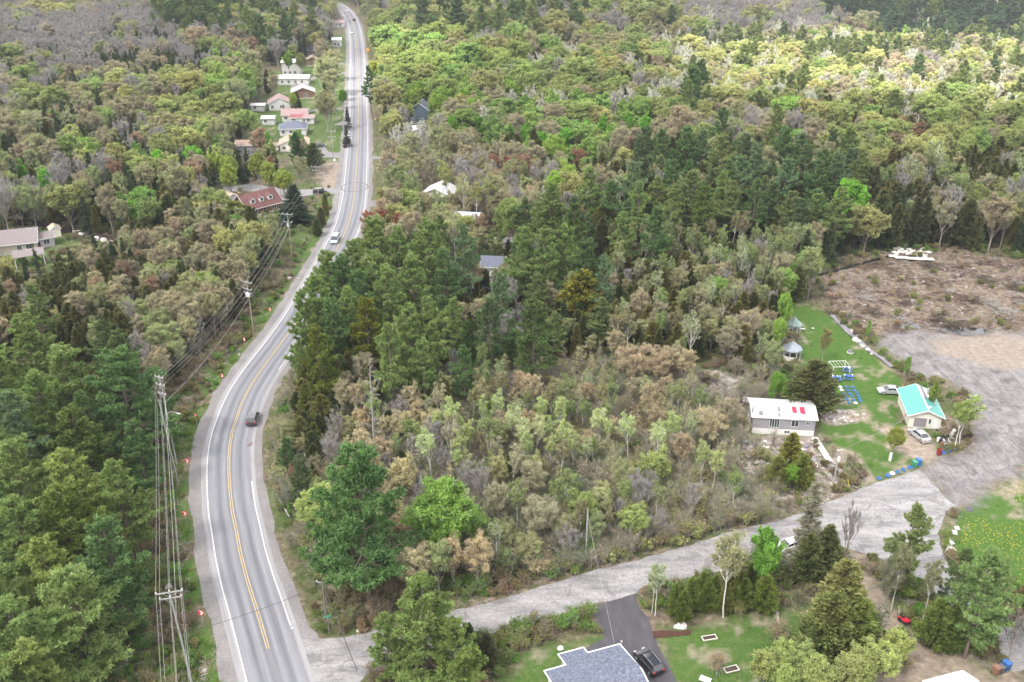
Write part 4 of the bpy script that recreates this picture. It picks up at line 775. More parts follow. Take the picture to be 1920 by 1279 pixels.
# woods: kind mix, spacing and height by stand (stands given as they show in the photo, at crown height)
ZONES = [
 (None, dict(BB=.37, LO=.22, CE=.1, SP=.08, BR=.07, RD=.05, LG=.05, BI=.04), 1.0, 1.0, None),
 ([(-300,-60),(560,-60),(560,30),(480,60),(400,70),(300,110),(200,125),(0,120),(-300,140)], dict(BR=.5, BB=.2, SP=.12, LO=.1, RD=.05), 1, 1, dict(BB=(.21,.195,.16), LO=(.18,.19,.10))),
 ([(-300,-60),(200,-60),(160,20),(0,30),(-300,30)], dict(BR=.3, LO=.5, BB=.2), 1, 1, dict(LO=(.22,.22,.10))),
 ([(310,-20),(420,-20),(420,60),(330,80),(300,60)], dict(WP=.7, SP=.2, BR=.1), 1, 1.1, None),
 ([(420,0),(620,0),(640,80),(520,90),(420,60)], dict(LO=.35, BR=.2, WP=.15, SP=.12, BB=.18), 1, 1.1, None),
 ([(210,60),(340,55),(420,110),(320,150),(180,150)], dict(SP=.38, BR=.3, BB=.2, CE=.12), 1.1, .9, None),
 ([(-300,130),(180,120),(320,150),(440,160),(430,250),(200,260),(0,240),(-300,250)], dict(BB=.34, LO=.34, SP=.14, BR=.12, RD=.04, CE=.05), 1, .95, None),
 ([(380,110),(500,110),(490,190),(400,180)], dict(LO=.6, BB=.2, LG=.2), 1, 1.05, dict(LO=(.16,.22,.05))),
 ([(-300,250),(200,260),(430,250),(560,290),(540,420),(300,460),(-300,400)], dict(BB=.32, LO=.18, SP=.2, CE=.14, BR=.06, LG=.06, RD=.05), 1.05, 1, None),
 ([(110,395),(330,400),(560,420),(520,500),(440,640),(330,650),(0,640),(-300,640),(-300,500),(60,500)], dict(CE=.36, BB=.30, SP=.1, BR=.07, LO=.1, RD=.04), 1.3, .74, dict(CE=(.08,.082,.032))),
 ([(230,580),(480,560),(440,650),(360,720),(290,760),(230,690)], dict(BB=.4, BR=.22, SA=.2, CE=.18), 1.2, .62, None),
 ([(-300,600),(240,620),(290,760),(290,1300),(-300,1300)], dict(WP=.7, BB=.2, CE=.1), .5, .9, None),
 ([(680,-60),(1280,-60),(1280,70),(1100,80),(900,100),(700,80)], dict(LO=.62, BR=.12, WP=.08, BB=.16, BP=.04), 1, 1.4, dict(LO=(.19,.20,.075))),
 ([(860,0),(1120,10),(1100,45),(900,50)], dict(BR=.35, LO=.35, WP=.1, BP=.1, BB=.1), 1, 1, None),
 ([(690,60),(1000,90),(1010,160),(900,210),(760,200),(700,140)], dict(LO=.6, LG=.14, BB=.15, BP=.04, CE=.05), 1, 1.25, dict(LO=(.17,.215,.05))),
 ([(1000,60),(1280,50),(1300,240),(1150,220),(1000,170)], dict(BB=.24, LO=.3, CE=.12, SP=.05, BP=.1, BR=.1, RD=.04, LG=.05), 1, .95, None),
 ([(860,190),(1180,180),(1240,240),(1100,290),(900,270)], dict(LG=.35, LO=.25, BB=.2, BP=.05, CE=.1, RD=.05), 1, 1, None),
 ([(1280,-60),(1560,-60),(1540,60),(1420,75),(1260,60)], dict(BR=.55, BP=.2, LO=.15, BB=.1), 1.1, 1.05, None),
 ([(1520,-60),(2300,-60),(2300,85),(1920,75),(1680,62),(1560,30)], dict(WP=.62, BR=.2, LO=.12, BP=.06), 1, 1.1, dict(WP=(.045,.075,.04))),
 ([(1250,70),(1400,62),(1560,58),(1700,70),(2300,80),(2300,235),(1700,215),(1500,205),(1300,190)], dict(BP=.2, BB=.2, LO=.24, WP=.14, CE=.08, BR=.08, RD=.06), 1, .85, dict(LO=(.25,.26,.10), BB=(.26,.23,.15), WP=(.11,.14,.045))),
 ([(1430,190),(2300,210),(2300,330),(1650,330),(1480,260)], dict(LO=.3, BB=.25, RD=.12, CE=.12, LG=.1, BR=.08), 1, .95, dict(LO=(.17,.2,.06))),
 ([(1170,275),(1480,260),(1600,300),(1620,420),(1500,450),(1180,420)], dict(WP=.26, CE=.36, BB=.22, SP=.08, BR=.06), 1.1, 1.0, dict(CE=(.06,.065,.025))),
 ([(1600,310),(2300,300),(2300,470),(1600,440)], dict(CE=.42, BB=.24, BR=.12, LO=.08, BI=.08, SP=.04), 1.15, 1.1, dict(CE=(.065,.07,.028))),
 ([(690,230),(900,260),(1000,290),(1050,330),(980,410),(870,440),(700,400)], dict(BB=.45, RD=.1, BI=.12, LO=.2, BR=.1), 1, .9, None),
 ([(560,420),(900,440),(1150,400),(1180,480),(1120,640),(960,690),(560,720)], dict(WP=.3, CE=.22, BB=.24, SP=.05, BR=.08, SA=.1), .95, .72, None),
 ([(1140,410),(1500,430),(1520,520),(1480,640),(1300,660),(1120,640)], dict(BI=.24, BB=.26, SA=.2, CE=.18, BR=.08, LG=.04), 1.1, .76, None),
 ([(880,600),(1200,620),(1450,640),(1480,760),(1380,820),(1000,760),(860,740)], dict(SA=.36, BB=.28, CE=.05, BI=.15, BR=.15, LG=.01), .98, .68, dict(SA=(.25,.22,.11), BB=(.26,.21,.13))),
 ([(470,700),(620,700),(640,900),(600,1080),(480,980)], dict(CE=.42, BB=.25, WP=.1, SA=.2), 1.2, .58, None),
 ([(610,720),(1000,740),(1390,800),(1460,960),(1420,1060),(640,1140),(590,900)], dict(SA=.36, BB=.26, BI=.17, BR=.14, CE=.04, LO=.02, LG=.01), .98, .68, dict(SA=(.26,.25,.11), BB=(.27,.22,.13), BI=(.22,.26,.10))),
 ([(880,800),(1250,820),(1440,900),(1440,1010),(1000,1060),(880,1000)], dict(SA=.38, LO=.10, BB=.2, BI=.15, LG=.04, CE=.04, BR=.09), .98, .66, None),
]
KK = ['WP', 'SP', 'CE', 'LG', 'LO', 'BB', 'BR', 'BP', 'BI', 'SA', 'RD']
NOTREES = Ga([(880,1178),(1110,1136),(1192,1112),(1280,1086),(1414,1056),(1500,1036),(1640,1040),(1780,1045),(1930,1190),(2100,1400),(2100,2300),(850,2300)]); NOTREES2 = Ga([(700,1190),(920,1190),(920,2300),(640,2300)])
SEE = [(465,378,38),(430,350,30),(30,468,88),(100,440,18),(545,240,26),(565,165,24),(525,125,38),(520,192,22),(565,212,28),(480,200,14),(495,225,14),(536,272,12),(458,270,16),(815,350,28),(915,500,9),(785,190,14),(580,105,12),(579,130,12),(560,400,30),(150,448,60),(640,45,12),(625,85,8),(700,265,12),(785,225,10),(720,10,12),(600,275,15),(600,355,20),(1460,775,60),(1585,730,40),(1487,600,12),(1483,655,14),(1720,830,40),(500,383,14),(610,330,30)]
GAP = Ga([(1540,560),(1600,590),(1680,640),(1720,690),(1840,700),(1850,800),(1830,870),(1700,880),(1600,900),(1590,860),(1690,800),(1640,700),(1560,600)])
def scatter():
    pts = []
    for (y0, y1, st) in ((40, 300, 1.9), (300, 1180, 3.6)):
        y = np.arange(y0, y1, st); hw = 1 if y0 < 100 else 1
        for yy in y:
            half = 60 + yy * .66; x = np.arange(-half, half, st)
            pts.append(np.stack([x + rsN.uniform(-st * .48, st * .48, len(x)), yy + rsN.uniform(-st * .48, st * .48, len(x)), np.full(len(x), st)], 1))
    P = np.concatenate(pts); x, y = P[:, 0], P[:, 1]; n = len(P)
    ok = ldist(x, y, MAIN) > 9.5 + 2.5 * vnoise(x * .1, y * .1, 4)
    nearq = y < 420
    def clear(poly, m):
        d = np.full(n, 1e3); d[nearq] = sdist(x[nearq], y[nearq], poly); return d > m
    for poly, m in ((SIDE, 2.2), (LOT, 2), (FIELD, 2.5), (LAWN, 1.5), (LAWN2, 5), (DRIVE, 3), (YARD, 1), (YARD2, 1), (DIRT, 1), (GAP, 0), (NOTREES, 0), (NOTREES2, 0), (ROCKY, 1.5), (ROCKY2, 2.0)): ok &= clear(poly, m)
    for Y in YARDS: ok &= (sdist(x, y, Y) > .5) | (rsN.rand(n) < .5)
    ok &= sdist(x, y, STRAW) > .5
    for pl, w in SIDES: ok &= ldist(x, y, pl) > w + 3.0
    cd = ldist(x, y, CORR); xm = np.interp(y, [p.y for p in MAIN], [p.x for p in MAIN]); xc = np.interp(y, [p.y for p in sorted(CORR, key=lambda p: p.y)], [p.x for p in sorted(CORR, key=lambda p: p.y)])
    ok &= ~((cd < 5.5) & (y < 330)); ok &= ~((x > xc - 3) & (x < xm + 4) & (y < 330))
    for H_ in HOUSES_CLEAR: ok &= np.hypot(x - H_[0], y - H_[1]) > H_[2]
    for t in TR[:n_hero]:
        rr = {'WP': 3.2 * t[4], 'SN': 1.5}.get(t[0], 1.8 * min(t[4], 1.4)); ok &= np.hypot(x - t[1], y - t[2]) > rr
    cx, cy, dep = PXa(np.stack([x, y, np.full(n, 9.0)], 1))
    mixP = np.zeros((n, len(KK))); dens = np.ones(n); hs = np.ones(n); zi = np.zeros(n, int)
    ws = np.ones(n)
    for i, (poly, mix, de, h, tn) in enumerate(ZONES):
        q = np.ones(n, bool) if poly is None else sdist(cx + (vnoise(x * .06, y * .06, 61) - .5) * 50, cy + (vnoise(x * .05, y * .05, 62) - .5) * 26, poly) < 0
        row = np.array([mix.get(k, 0) for k in KK]); mixP[q] = row; dens[q] = de; hs[q] = h; zi[q] = i
    keep = ok & (cy > -90) & (cx > -420) & (cx < 2340)
    keep &= ~((cx < 560) & (cx > -40) & (cy > 1340))
    sc = np.log(mixP + 1e-9)
    for k in range(len(KK)): sc[:, k] += 1.75 * (fbm(x * .035, y * .035, 100 + k * 7, 2) - .5) * 4 * .5 - np.log(-np.log(rsN.uniform(1e-6, 1, n))) * .55
    kk = np.argmax(sc, 1)
    HB = {'WP': 19, 'SP': 12, 'CE': 10.5, 'LG': 12.5, 'LO': 13.5, 'BB': 13, 'BR': 13.5, 'BP': 13.5, 'BI': 14, 'SA': 9.5, 'RD': 12}
    TZ = {'WP': 1.0, 'LO': 1.0}; cell = 6.0; grid = {}
    def near_ok(px, py, r, de):
        gi, gj = int(px // cell), int(py // cell)
        for a in range(gi - 2, gi + 3):
            for b in range(gj - 2, gj + 3):
                for (qx, qy, qr) in grid.get((a, b), ()):
                    if (qx - px) ** 2 + (qy - py) ** 2 < (TIGHT / de * (qr + r)) ** 2: return False
        return True
    TIGHT = .64
    for t in TR[:n_hero]:
        p = PR['BB' if t[0] == 'RD' else t[0]][0]; r = p.R * t[4] * t[3] / p.H; grid.setdefault((int(t[1] // cell), int(t[2] // cell)), []).append((t[1], t[2], r))
    HV = []
    for t in TR[:n_hero]:
        if t[2] > 130:
            dp = t[2] * CP - (t[3] * .7 - CAM_H) * SP; hx_, hy_ = PX((t[1], t[2], t[3] * .62)); HV.append((hx_, hy_, PR['BB' if t[0] == 'RD' else t[0]][0].R * t[4] * t[3] / 14 * FPX / dp * .75, t[2]))
    cand = []
    for i in np.nonzero(keep)[0]:
        k = KK[kk[i]]; H = HB[k] * hs[i] * (rg.uniform(.72, 1.22)); pk = 'BB' if k == 'RD' else k
        tn = (ZONES[zi[i]][4] or {}).get(k)
        if k == 'RD': tn = rg.choice([(.30, .16, .10), (.27, .17, .11), (.33, .22, .15)])
        elif tn: tn = sc_(tn, 1.5)
        t = jt(tn if tn and rg.random() < .75 else rg.choice(TINT[pk]), .15)
        if k != 'LG': gsum = sum(t) / 3; t = tuple(.88 * c + .12 * gsum for c in t)
        v = rg.randrange(len(PR[pk])); w = rg.uniform(.88, 1.18) * (1.1 if hs[i] < .8 and k in ('BB', 'LO', 'CE') else 1) * (1.15 if y[i] > 330 and k != 'SP' else 1)
        if k in ('LO', 'BB', 'LG', 'BR') and y[i] > 230: q_ = rg.choice([.85, 1, 1, 1.25, 1.5]); w *= q_ ** .6; H *= q_ ** .45
        p = PR[pk][v]; cand.append((rg.random() - {'SP': .25, 'CE': .2, 'WP': .35}.get(k, 0), i, k, H, w, t, v, p.R * w * H / p.H))
    cand.sort(key=lambda c: c[:2])
    for (_, i, k, H, w, t, v, r) in cand:
        rr_ = r * 1700 / dep[i]; by_, ty_ = 639.5 + (cy[i] - 639.5), cy[i] - (H - 9) * 1620 / dep[i]; by_ = cy[i] + 9 * 1620 / dep[i]
        if any(abs(cx[i] - a) < q + rr_ * .7 and ty_ < b + 4 and by_ > b for a, b, q in SEE): continue
        if any(abs(cx[i] - a) < q * .6 + rr_ * .6 and ty_ < b and y[i] < w_ and by_ < b + 170 for a, b, q, w_ in HV) and rg.random() < .85: continue
        if rg.random() > {'SA': .4}.get(k, 1) or not near_ok(x[i], y[i], r, dens[i]): continue
        grid.setdefault((int(x[i] // cell), int(y[i] // cell)), []).append((x[i], y[i], r))
        TR.append([k, x[i], y[i], H, w, rg.uniform(0, 6.28), t, v, None, None])
# ---------------------------------------------------------------- planting
scatter()
def visible_pixels():
    """how much of each tree shows, from a coarse depth ordering of crowns"""
    Wp, Hp = 960, 640; buf = np.zeros((Hp, Wp), bool); vis = np.zeros(len(TR), int)
    A = np.array([[t[1], t[2], t[3]] for t in TR]); cx, cy, dep = PXa(np.stack([A[:, 0], A[:, 1], A[:, 2] * .6], 1))
    for i in np.argsort(dep):
        k, w, H = TR[i][0], TR[i][4], TR[i][3]; pk = 'BB' if k == 'RD' else k; p = PR[pk][TR[i][7] % len(PR[pk])]
        rx = p.R * w * H / p.H * FPX / dep[i] / 2; ry = .46 * H * CP * FPX / dep[i] / 2 + rx * .3
        x0, x1, y0, y1 = int(cx[i] / 2 - rx), int(cx[i] / 2 + rx) + 1, int(cy[i] / 2 - ry), int(cy[i] / 2 + ry) + 1
        x0, y0, x1, y1 = max(x0, 0), max(y0, 0), min(x1, Wp), min(y1, Hp)
        if x0 >= x1 or y0 >= y1: continue
        sub = buf[y0:y1, x0:x1]; vis[i] = (~sub).sum()
        if k not in ('SA', 'BR', 'BI', 'SN', 'BP'): 
            yy, xx = np.mgrid[y0:y1, x0:x1]; sub |= (((xx - cx[i] / 2) / rx) ** 2 + ((yy - cy[i] / 2) / ry) ** 2) < .8
    return vis
VIS = visible_pixels()
for k in NAMES:
    for j, p in enumerate(PR[k]):
        for me in (p.trunk, p.crown, p.whole): me.name = NAMES[k] + '_' + me.name.split('_')[-1].split('.')[0]
nk = {}
for i, t in enumerate(TR):
    key = NAMES['BB' if t[0] == 'RD' else t[0]]; nk.setdefault(key, []).append(i)
single = set()
for key, ids in nk.items():
    ids = sorted(ids, key=lambda i: (-(TR[i][8] is not None), -VIS[i])); single |= {i for i in ids[:296] if VIS[i] >= 6}
LM = [('the mobile home', 1460, 780), ('the teal-roofed garage', 1720, 760), ('the dark car on the curve', 475, 785), ('the dark-roofed bottom house', 1120, 1250), ('the brown-roofed house', 465, 375), ('the beige house', 50, 460),
      ('the village houses', 550, 215), ('the white-roofed cottage', 815, 355), ('the brown clearing', 1700, 540), ('the side road junction', 1640, 960), ('the tall bleached snag', 700, 760), ('the isolated corner pine', 655, 980),
      ('the free-standing centre pine', 1003, 640), ('the brilliant green maple', 1603, 360), ('the white poplar clump', 960, 190), ('the upper highway bend', 650, 30), ('the crossarm pole at bottom left', 320, 1110), ('the blue tyre planters', 1590, 740),
      ('the vivid lime left crown', 273, 610), ('the vivid green left tree', 290, 300), ('the sunlit slope', 1600, 150), ('the upper right pine wood', 1800, 30), ('the upper left grey wood', 150, 60), ('the roadside power pole', 545, 440), ('the bare pole on the side road', 1100, 1000),
      ('the small gazebo', 1487, 600), ('the golden conical cedar', 1094, 540), ('the maroon-dormered house yard', 560, 400), ('the smaller white poplar clump', 1170, 190), ('the blue steep-roofed house', 785, 195), ('the sunlit yellow roadside tree', 740, 100), ('the single high dark pine', 1356, 230), ('the white slab heap', 1700, 480),
      ('the cut log ends', 1510, 1155), ('the red mower', 1694, 1166), ('the dandelion lawn', 1880, 980), ('the silver car by the garage door', 1723, 820), ('the reddish trees near the cottage', 940, 300), ('the left garden boulders', 180, 448), ('the transformer pole', 470, 560), ('the lamp-bearing pole', 310, 720), ('the larch', 820, 960), ('the rubble patch', 1340, 730), ('the narrow blue-green pine', 868, 470), ('the row of upper leafy trees', 1120, 250), ('the right photo edge below the pines', 1880, 380), ('the grey poplars by the highway', 780, 250), ('the upper middle maples', 900, 60), ('the pole by the straw field', 626, 280), ('the left photo edge middle', 30, 330)]
SIZE = {'WP': (16, 21), 'SP': (9, 13), 'CE': (7, 11), 'LG': (9, 14), 'LO': (9, 15), 'BB': (8, 14), 'BR': (9, 15), 'BP': (9, 14), 'BI': (9, 14), 'SA': (4.5, 6.5), 'RD': (8, 13)}
ORD = ['nearest', 'second nearest', 'third nearest', 'fourth nearest', 'fifth nearest', 'sixth nearest', 'seventh nearest', 'eighth nearest', 'ninth nearest', 'tenth nearest']
CW = {'WP': 'white pine', 'SP': 'dark spruce', 'CE': 'olive cedar', 'LG': 'bright green leafy tree', 'LO': 'round olive-crowned tree', 'BB': 'brown budding tree', 'BR': 'grey leafless tree', 'BP': 'pale leafless poplar', 'BI': 'white-stemmed birch', 'SA': 'thin sparse sapling', 'RD': 'reddish budding tree', 'SN': 'dead grey tree', 'LA': 'green larch'}
CAT = {'WP': 'pine', 'SP': 'spruce', 'CE': 'cedar', 'LG': 'tree', 'LO': 'tree', 'BB': 'tree', 'BR': 'tree', 'BP': 'poplar', 'BI': 'birch', 'SA': 'sapling', 'RD': 'tree', 'SN': 'dead tree', 'LA': 'larch'}
lab = {}; buckets = {}
for i in sorted(single):
    t = TR[i]
    px, py = PX((t[1], t[2], t[3] * .6)); d = [(math.hypot(px - a, (py - b) * 1.5), j) for j, (_, a, b) in enumerate(LM)]; dd, j = min(d)
    dx, dy = px - LM[j][1], py - LM[j][2]
    side = ('right of' if dx > 0 else 'left of') if abs(dx) > abs(dy) * 1.3 else ('beyond' if dy < 0 else 'this side of')
    shade = ''
    if t[0] == 'WP': shade = 'yellow-green ' if t[6][0] > .08 else ('dark ' if t[6][1] < .095 else 'mid-green ')
    if t[0] == 'CE': shade = 'golden ' if t[6][0] > .09 else ''
    sz_ = SIZE.get(t[0]); shade = (('small ' if t[3] < sz_[0] else 'tall ' if t[3] > sz_[1] else '') if sz_ else '') + shade
    if t[8]:
        lab[i] = t[8]; continue
    buckets.setdefault((t[0], shade, j, side), []).append((dd, i))
for (k, shade, j, side), v in buckets.items():
    v.sort(); shade = shade if len((shade + CW[k] + ' ' + side + ' ' + LM[j][0]).split()) < 13 else shade.replace('tall ', '').replace('small ', ''); grp = f"{CW[k]}es {side} {LM[j][0]}" if CW[k].endswith('ch') else f"{CW[k]}s {side} {LM[j][0]}"
    for r, (dd, i) in enumerate(v):
        if r < len(ORD): lab[i] = f"{shade}{CW[k]} {side} {LM[j][0]}, {ORD[r]} such"
        else: lab[i] = f"{shade}{CW[k]} well {side} {LM[j][0]}"
        TR[i][9] = grp
def plant(i):
    t = TR[i]; pk = 'BB' if t[0] == 'RD' else t[0]; p = PR[pk][t[7] % len(PR[pk])]; nm = NAMES[pk]
    s = t[3] / p.H; z = zg(t[1], t[2]) if t[2] < 640 and abs(t[1]) < 260 else 0
    o = empty(nm, (t[1], t[2], z), t[5], lab[i], CAT[t[0]], None)
    o.scale = (s * t[4], s * t[4], s)
    g = t[9] if t[9] else (CW[t[0]] + 's of the wood')
    o['group'] = g
    for me, pn in ((p.trunk, 'trunk'), (p.crown, 'crown')):
        c = bpy.data.objects.new(pn, me); C.objects.link(c); c.parent = o; c['tint'] = [float(v) for v in t[6]]
for i in sorted(single): plant(i)
# the rest of the woods as one mass
rest = [i for i in range(len(TR)) if i not in single]
pc = bpy.data.collections.new('tree_kinds'); order = {}
for k in PR:
    for j, p in enumerate(PR[k]):
        nm = f"{len(order):03d}"; order[(k, j)] = len(order); o = bpy.data.objects.new(nm, p.whole); pc.objects.link(o)
def instancer(name, pos, scl, rot, tint, pi, coll, **k):
    me = bpy.data.meshes.new(name); n = len(pos); me.vertices.add(n); me.vertices.foreach_set('co', np.asarray(pos, np.float32).ravel())
    for nm, arr, ty, pr in (('scl', scl, 'FLOAT_VECTOR', 'vector'), ('rot', rot, 'FLOAT_VECTOR', 'vector'), ('tint', tint, 'FLOAT_VECTOR', 'vector')):
        a = me.attributes.new(nm, ty, 'POINT'); a.data.foreach_set(pr, np.asarray(arr, np.float32).ravel())
    a = me.attributes.new('pick', 'INT', 'POINT'); a.data.foreach_set('value', np.asarray(pi, np.int32))
    o = link(name, me, **k)
    ng = bpy.data.node_groups.new(name, 'GeometryNodeTree'); ng.interface.new_socket('Geometry', in_out='INPUT', socket_type='NodeSocketGeometry'); ng.interface.new_socket('Geometry', in_out='OUTPUT', socket_type='NodeSocketGeometry')
    gi = ng.nodes.new('NodeGroupInput'); go = ng.nodes.new('NodeGroupOutput'); ip = ng.nodes.new('GeometryNodeInstanceOnPoints'); ci = ng.nodes.new('GeometryNodeCollectionInfo')
    ci.inputs['Collection'].default_value = coll; ci.inputs['Separate Children'].default_value = True; ci.inputs['Reset Children'].default_value = True
    def at(nm, ty):
        x = ng.nodes.new('GeometryNodeInputNamedAttribute'); x.data_type = ty; x.inputs['Name'].default_value = nm; return x.outputs['Attribute']
    L = ng.links.new; L(gi.outputs[0], ip.inputs['Points']); L(ci.outputs[0], ip.inputs['Instance']); ip.inputs['Pick Instance'].default_value = True
    L(at('pick', 'INT'), ip.inputs['Instance Index']); L(at('scl', 'FLOAT_VECTOR'), ip.inputs['Scale'])
    e2r = ng.nodes.new('FunctionNodeEulerToRotation'); L(at('rot', 'FLOAT_VECTOR'), e2r.inputs[0]); L(e2r.outputs[0], ip.inputs['Rotation']); L(ip.outputs[0], go.inputs[0])
    md = o.modifiers.new('scatter', 'NODES'); md.node_group = ng; return o
pos, scl, rot, tnt, pk_ = [], [], [], [], []
for i in rest:
    t = TR[i]; k = 'BB' if t[0] == 'RD' else t[0]; p = PR[k][t[7] % len(PR[k])]; s = t[3] / p.H
    pos.append((t[1], t[2], 0)); scl.append((s * t[4], s * t[4], s)); rot.append((0, 0, t[5])); tnt.append(t[6]); pk_.append(order[(k, t[7] % len(PR[k]))])
instancer('woodland', pos, scl, rot, tnt, pk_, pc, label='mixed spring woodland of pines, spruces and budding hardwoods filling the hillsides', kind='stuff', cat='woods')

# undergrowth: brush, low shrubs, grass tufts and fallen sticks
def brush(seed, H, n, lsz, leaves):
    p = sapling(seed, H, H * .7, leaves, stems=6, lsz=lsz, name='brush'); return p.whole
def sticks(seed):
    rs = np.random.RandomState(seed); n = 16; P = np.c_[rs.uniform(-1, 1, (n, 2)), rs.uniform(.03, .15, n)]; a = rs.uniform(0, 6.28, n); D = np.c_[np.cos(a), np.sin(a), rs.normal(0, .08, n)] * rs.uniform(.4, 1.9, n)[:, None]
    return np_mesh('fallen_sticks', prisms(P, P + D, np.full(n, .035), np.full(n, .015), 3), 4, [M_SNAG], attr=np.full(n * 3, .5))
def tuft(seed):
    rs = np.random.RandomState(seed); n = 130; P = np.c_[rs.normal(0, .38, (n, 2)), np.zeros(n)]; D = rnd_dirs(rs, n) * .5; D[:, 2] = np.abs(D[:, 2]) + .55
    return np_mesh('grass_tuft', ribbons(P, P + nrm(D) * rs.uniform(.12, .4, n)[:, None], np.full(n, .05), rs), 4, [M_LEAF], attr=np.clip(rs.normal(.5, .2, n), 0, 1))
uc = bpy.data.collections.new('undergrowth_kinds')
UM = [brush(201, 1.6, 0, .13, 3), brush(202, 1.1, 0, .15, 5), brush(203, 2.2, 0, .12, 2), brush(204, .8, 0, .16, 7), sticks(205), sticks(206), tuft(207), tuft(208), brush(209, 3.2, 0, .10, 1), brush(210, 4.2, 0, .12, 1)]
for j, me in enumerate(UM): uc.objects.link(bpy.data.objects.new(f'{j:03d}', me))
def undergrowth():
    st = 1.45; n0 = 60000; y = rsN.uniform(72, 300, n0) ; x = rsN.uniform(-1, 1, n0) * (30 + y * .62)
    u = rsN.rand(n0); keep = u < np.clip(1.25 - y / 260, .15, 1)
    x, y = x[keep], y[keep]; ok = ldist(x, y, MAIN) > 6.6
    d1 = np.minimum.reduce([sdist(x, y, P) for P in (SIDE, LOT, DRIVE)]); ok &= d1 > .5
    lawn_d = np.minimum.reduce([sdist(x, y, P) for P in (LAWN, LAWN2, YARD, YARD2)]); fd = sdist(x, y, FIELD); dd = sdist(x, y, DIRT)
    for pl, w in SIDES: ok &= ldist(x, y, pl) > w + .6
    for H_ in HOUSES_CLEAR: ok &= np.hypot(x - H_[0], y - H_[1]) > H_[2] * .8
    ok &= (np.minimum(sdist(x, y, ROCKY), sdist(x, y, ROCKY2)) > 0) | (rsN.rand(len(x)) < .22)
    for b in BUILT: ok &= sdist(x, y, b) > .4
    ok &= (fd > 0) | (rsN.rand(len(x)) < .40); ok &= (lawn_d > .3) | (rsN.rand(len(x)) < .05); ok &= (dd > 0) | (rsN.rand(len(x)) < .08)
    ok &= (ldist(x, y, MAIN) > 8.2) | (rsN.rand(len(x)) < .4)
    f = fbm(x * .11, y * .11, 55, 3); P, Sx, Rr, T, K = [], [], [], [], []
    for i in np.nonzero(ok)[0]:
        infield = fd[i] < 0; lawnish = lawn_d[i] < .3
        if lawnish: k = 6 + rg.randrange(2)
        elif infield: k = rg.choice([4, 5, 4, 5, 1, 6])
        elif ldist(x[i:i + 1], y[i:i + 1], MAIN)[0] < 9: k = rg.choice([6, 7, 3, 4, 6])
        else: k = rg.choice([0, 1, 2, 0, 3, 1, 3, 4, 6, 7])
        s = rg.uniform(.6, 1.25) * (.6 if lawnish else 1); pxx, pyy = PX((x[i], y[i], 0)); mid = 480 < pxx < 1460 and 700 < pyy < 1080 and not infield and not lawnish and k < 4; s *= 1.45 if mid else 1
        tn = rg.choice([(.15, .20, .045), (.20, .19, .08), (.13, .17, .05), (.10, .20, .035)] if f[i] > .5 else [(.19, .15, .095), (.22, .17, .12), (.17, .165, .07)])
        if mid: k = rg.choice([0, 2, 8, 9, 8, 9, 1]); s = rg.uniform(.7, 1.15) if k >= 8 else s
        if mid and f[i] < .6: tn = rg.choice([(.30, .25, .155), (.27, .215, .13), (.26, .26, .11), (.24, .27, .10)])
        if infield: tn = rg.choice([(.26, .21, .13), (.15, .17, .06), (.3, .25, .17)])
        if k in (6, 7) and not infield: tn = rg.choice([(.09, .17, .03), (.13, .19, .05), (.20, .19, .09)])
        P.append((x[i], y[i], zg(x[i], y[i]) - .03)); Sx.append((s, s, s)); Rr.append((0, 0, rg.uniform(0, 6.28))); T.append(jt(tn, .2)); K.append(k)
    instancer('undergrowth', P, Sx, Rr, T, K, uc, label='low brush, sprouting shrubs, grass tufts and fallen sticks between the trees', kind='stuff', cat='undergrowth')
    print('undergrowth', len(P))
undergrowth()
print('trees', len(TR), 'single', len(single), {NAMES['BB' if k == 'RD' else k]: sum(1 for i in single if TR[i][0] == k) for k in NAMES})
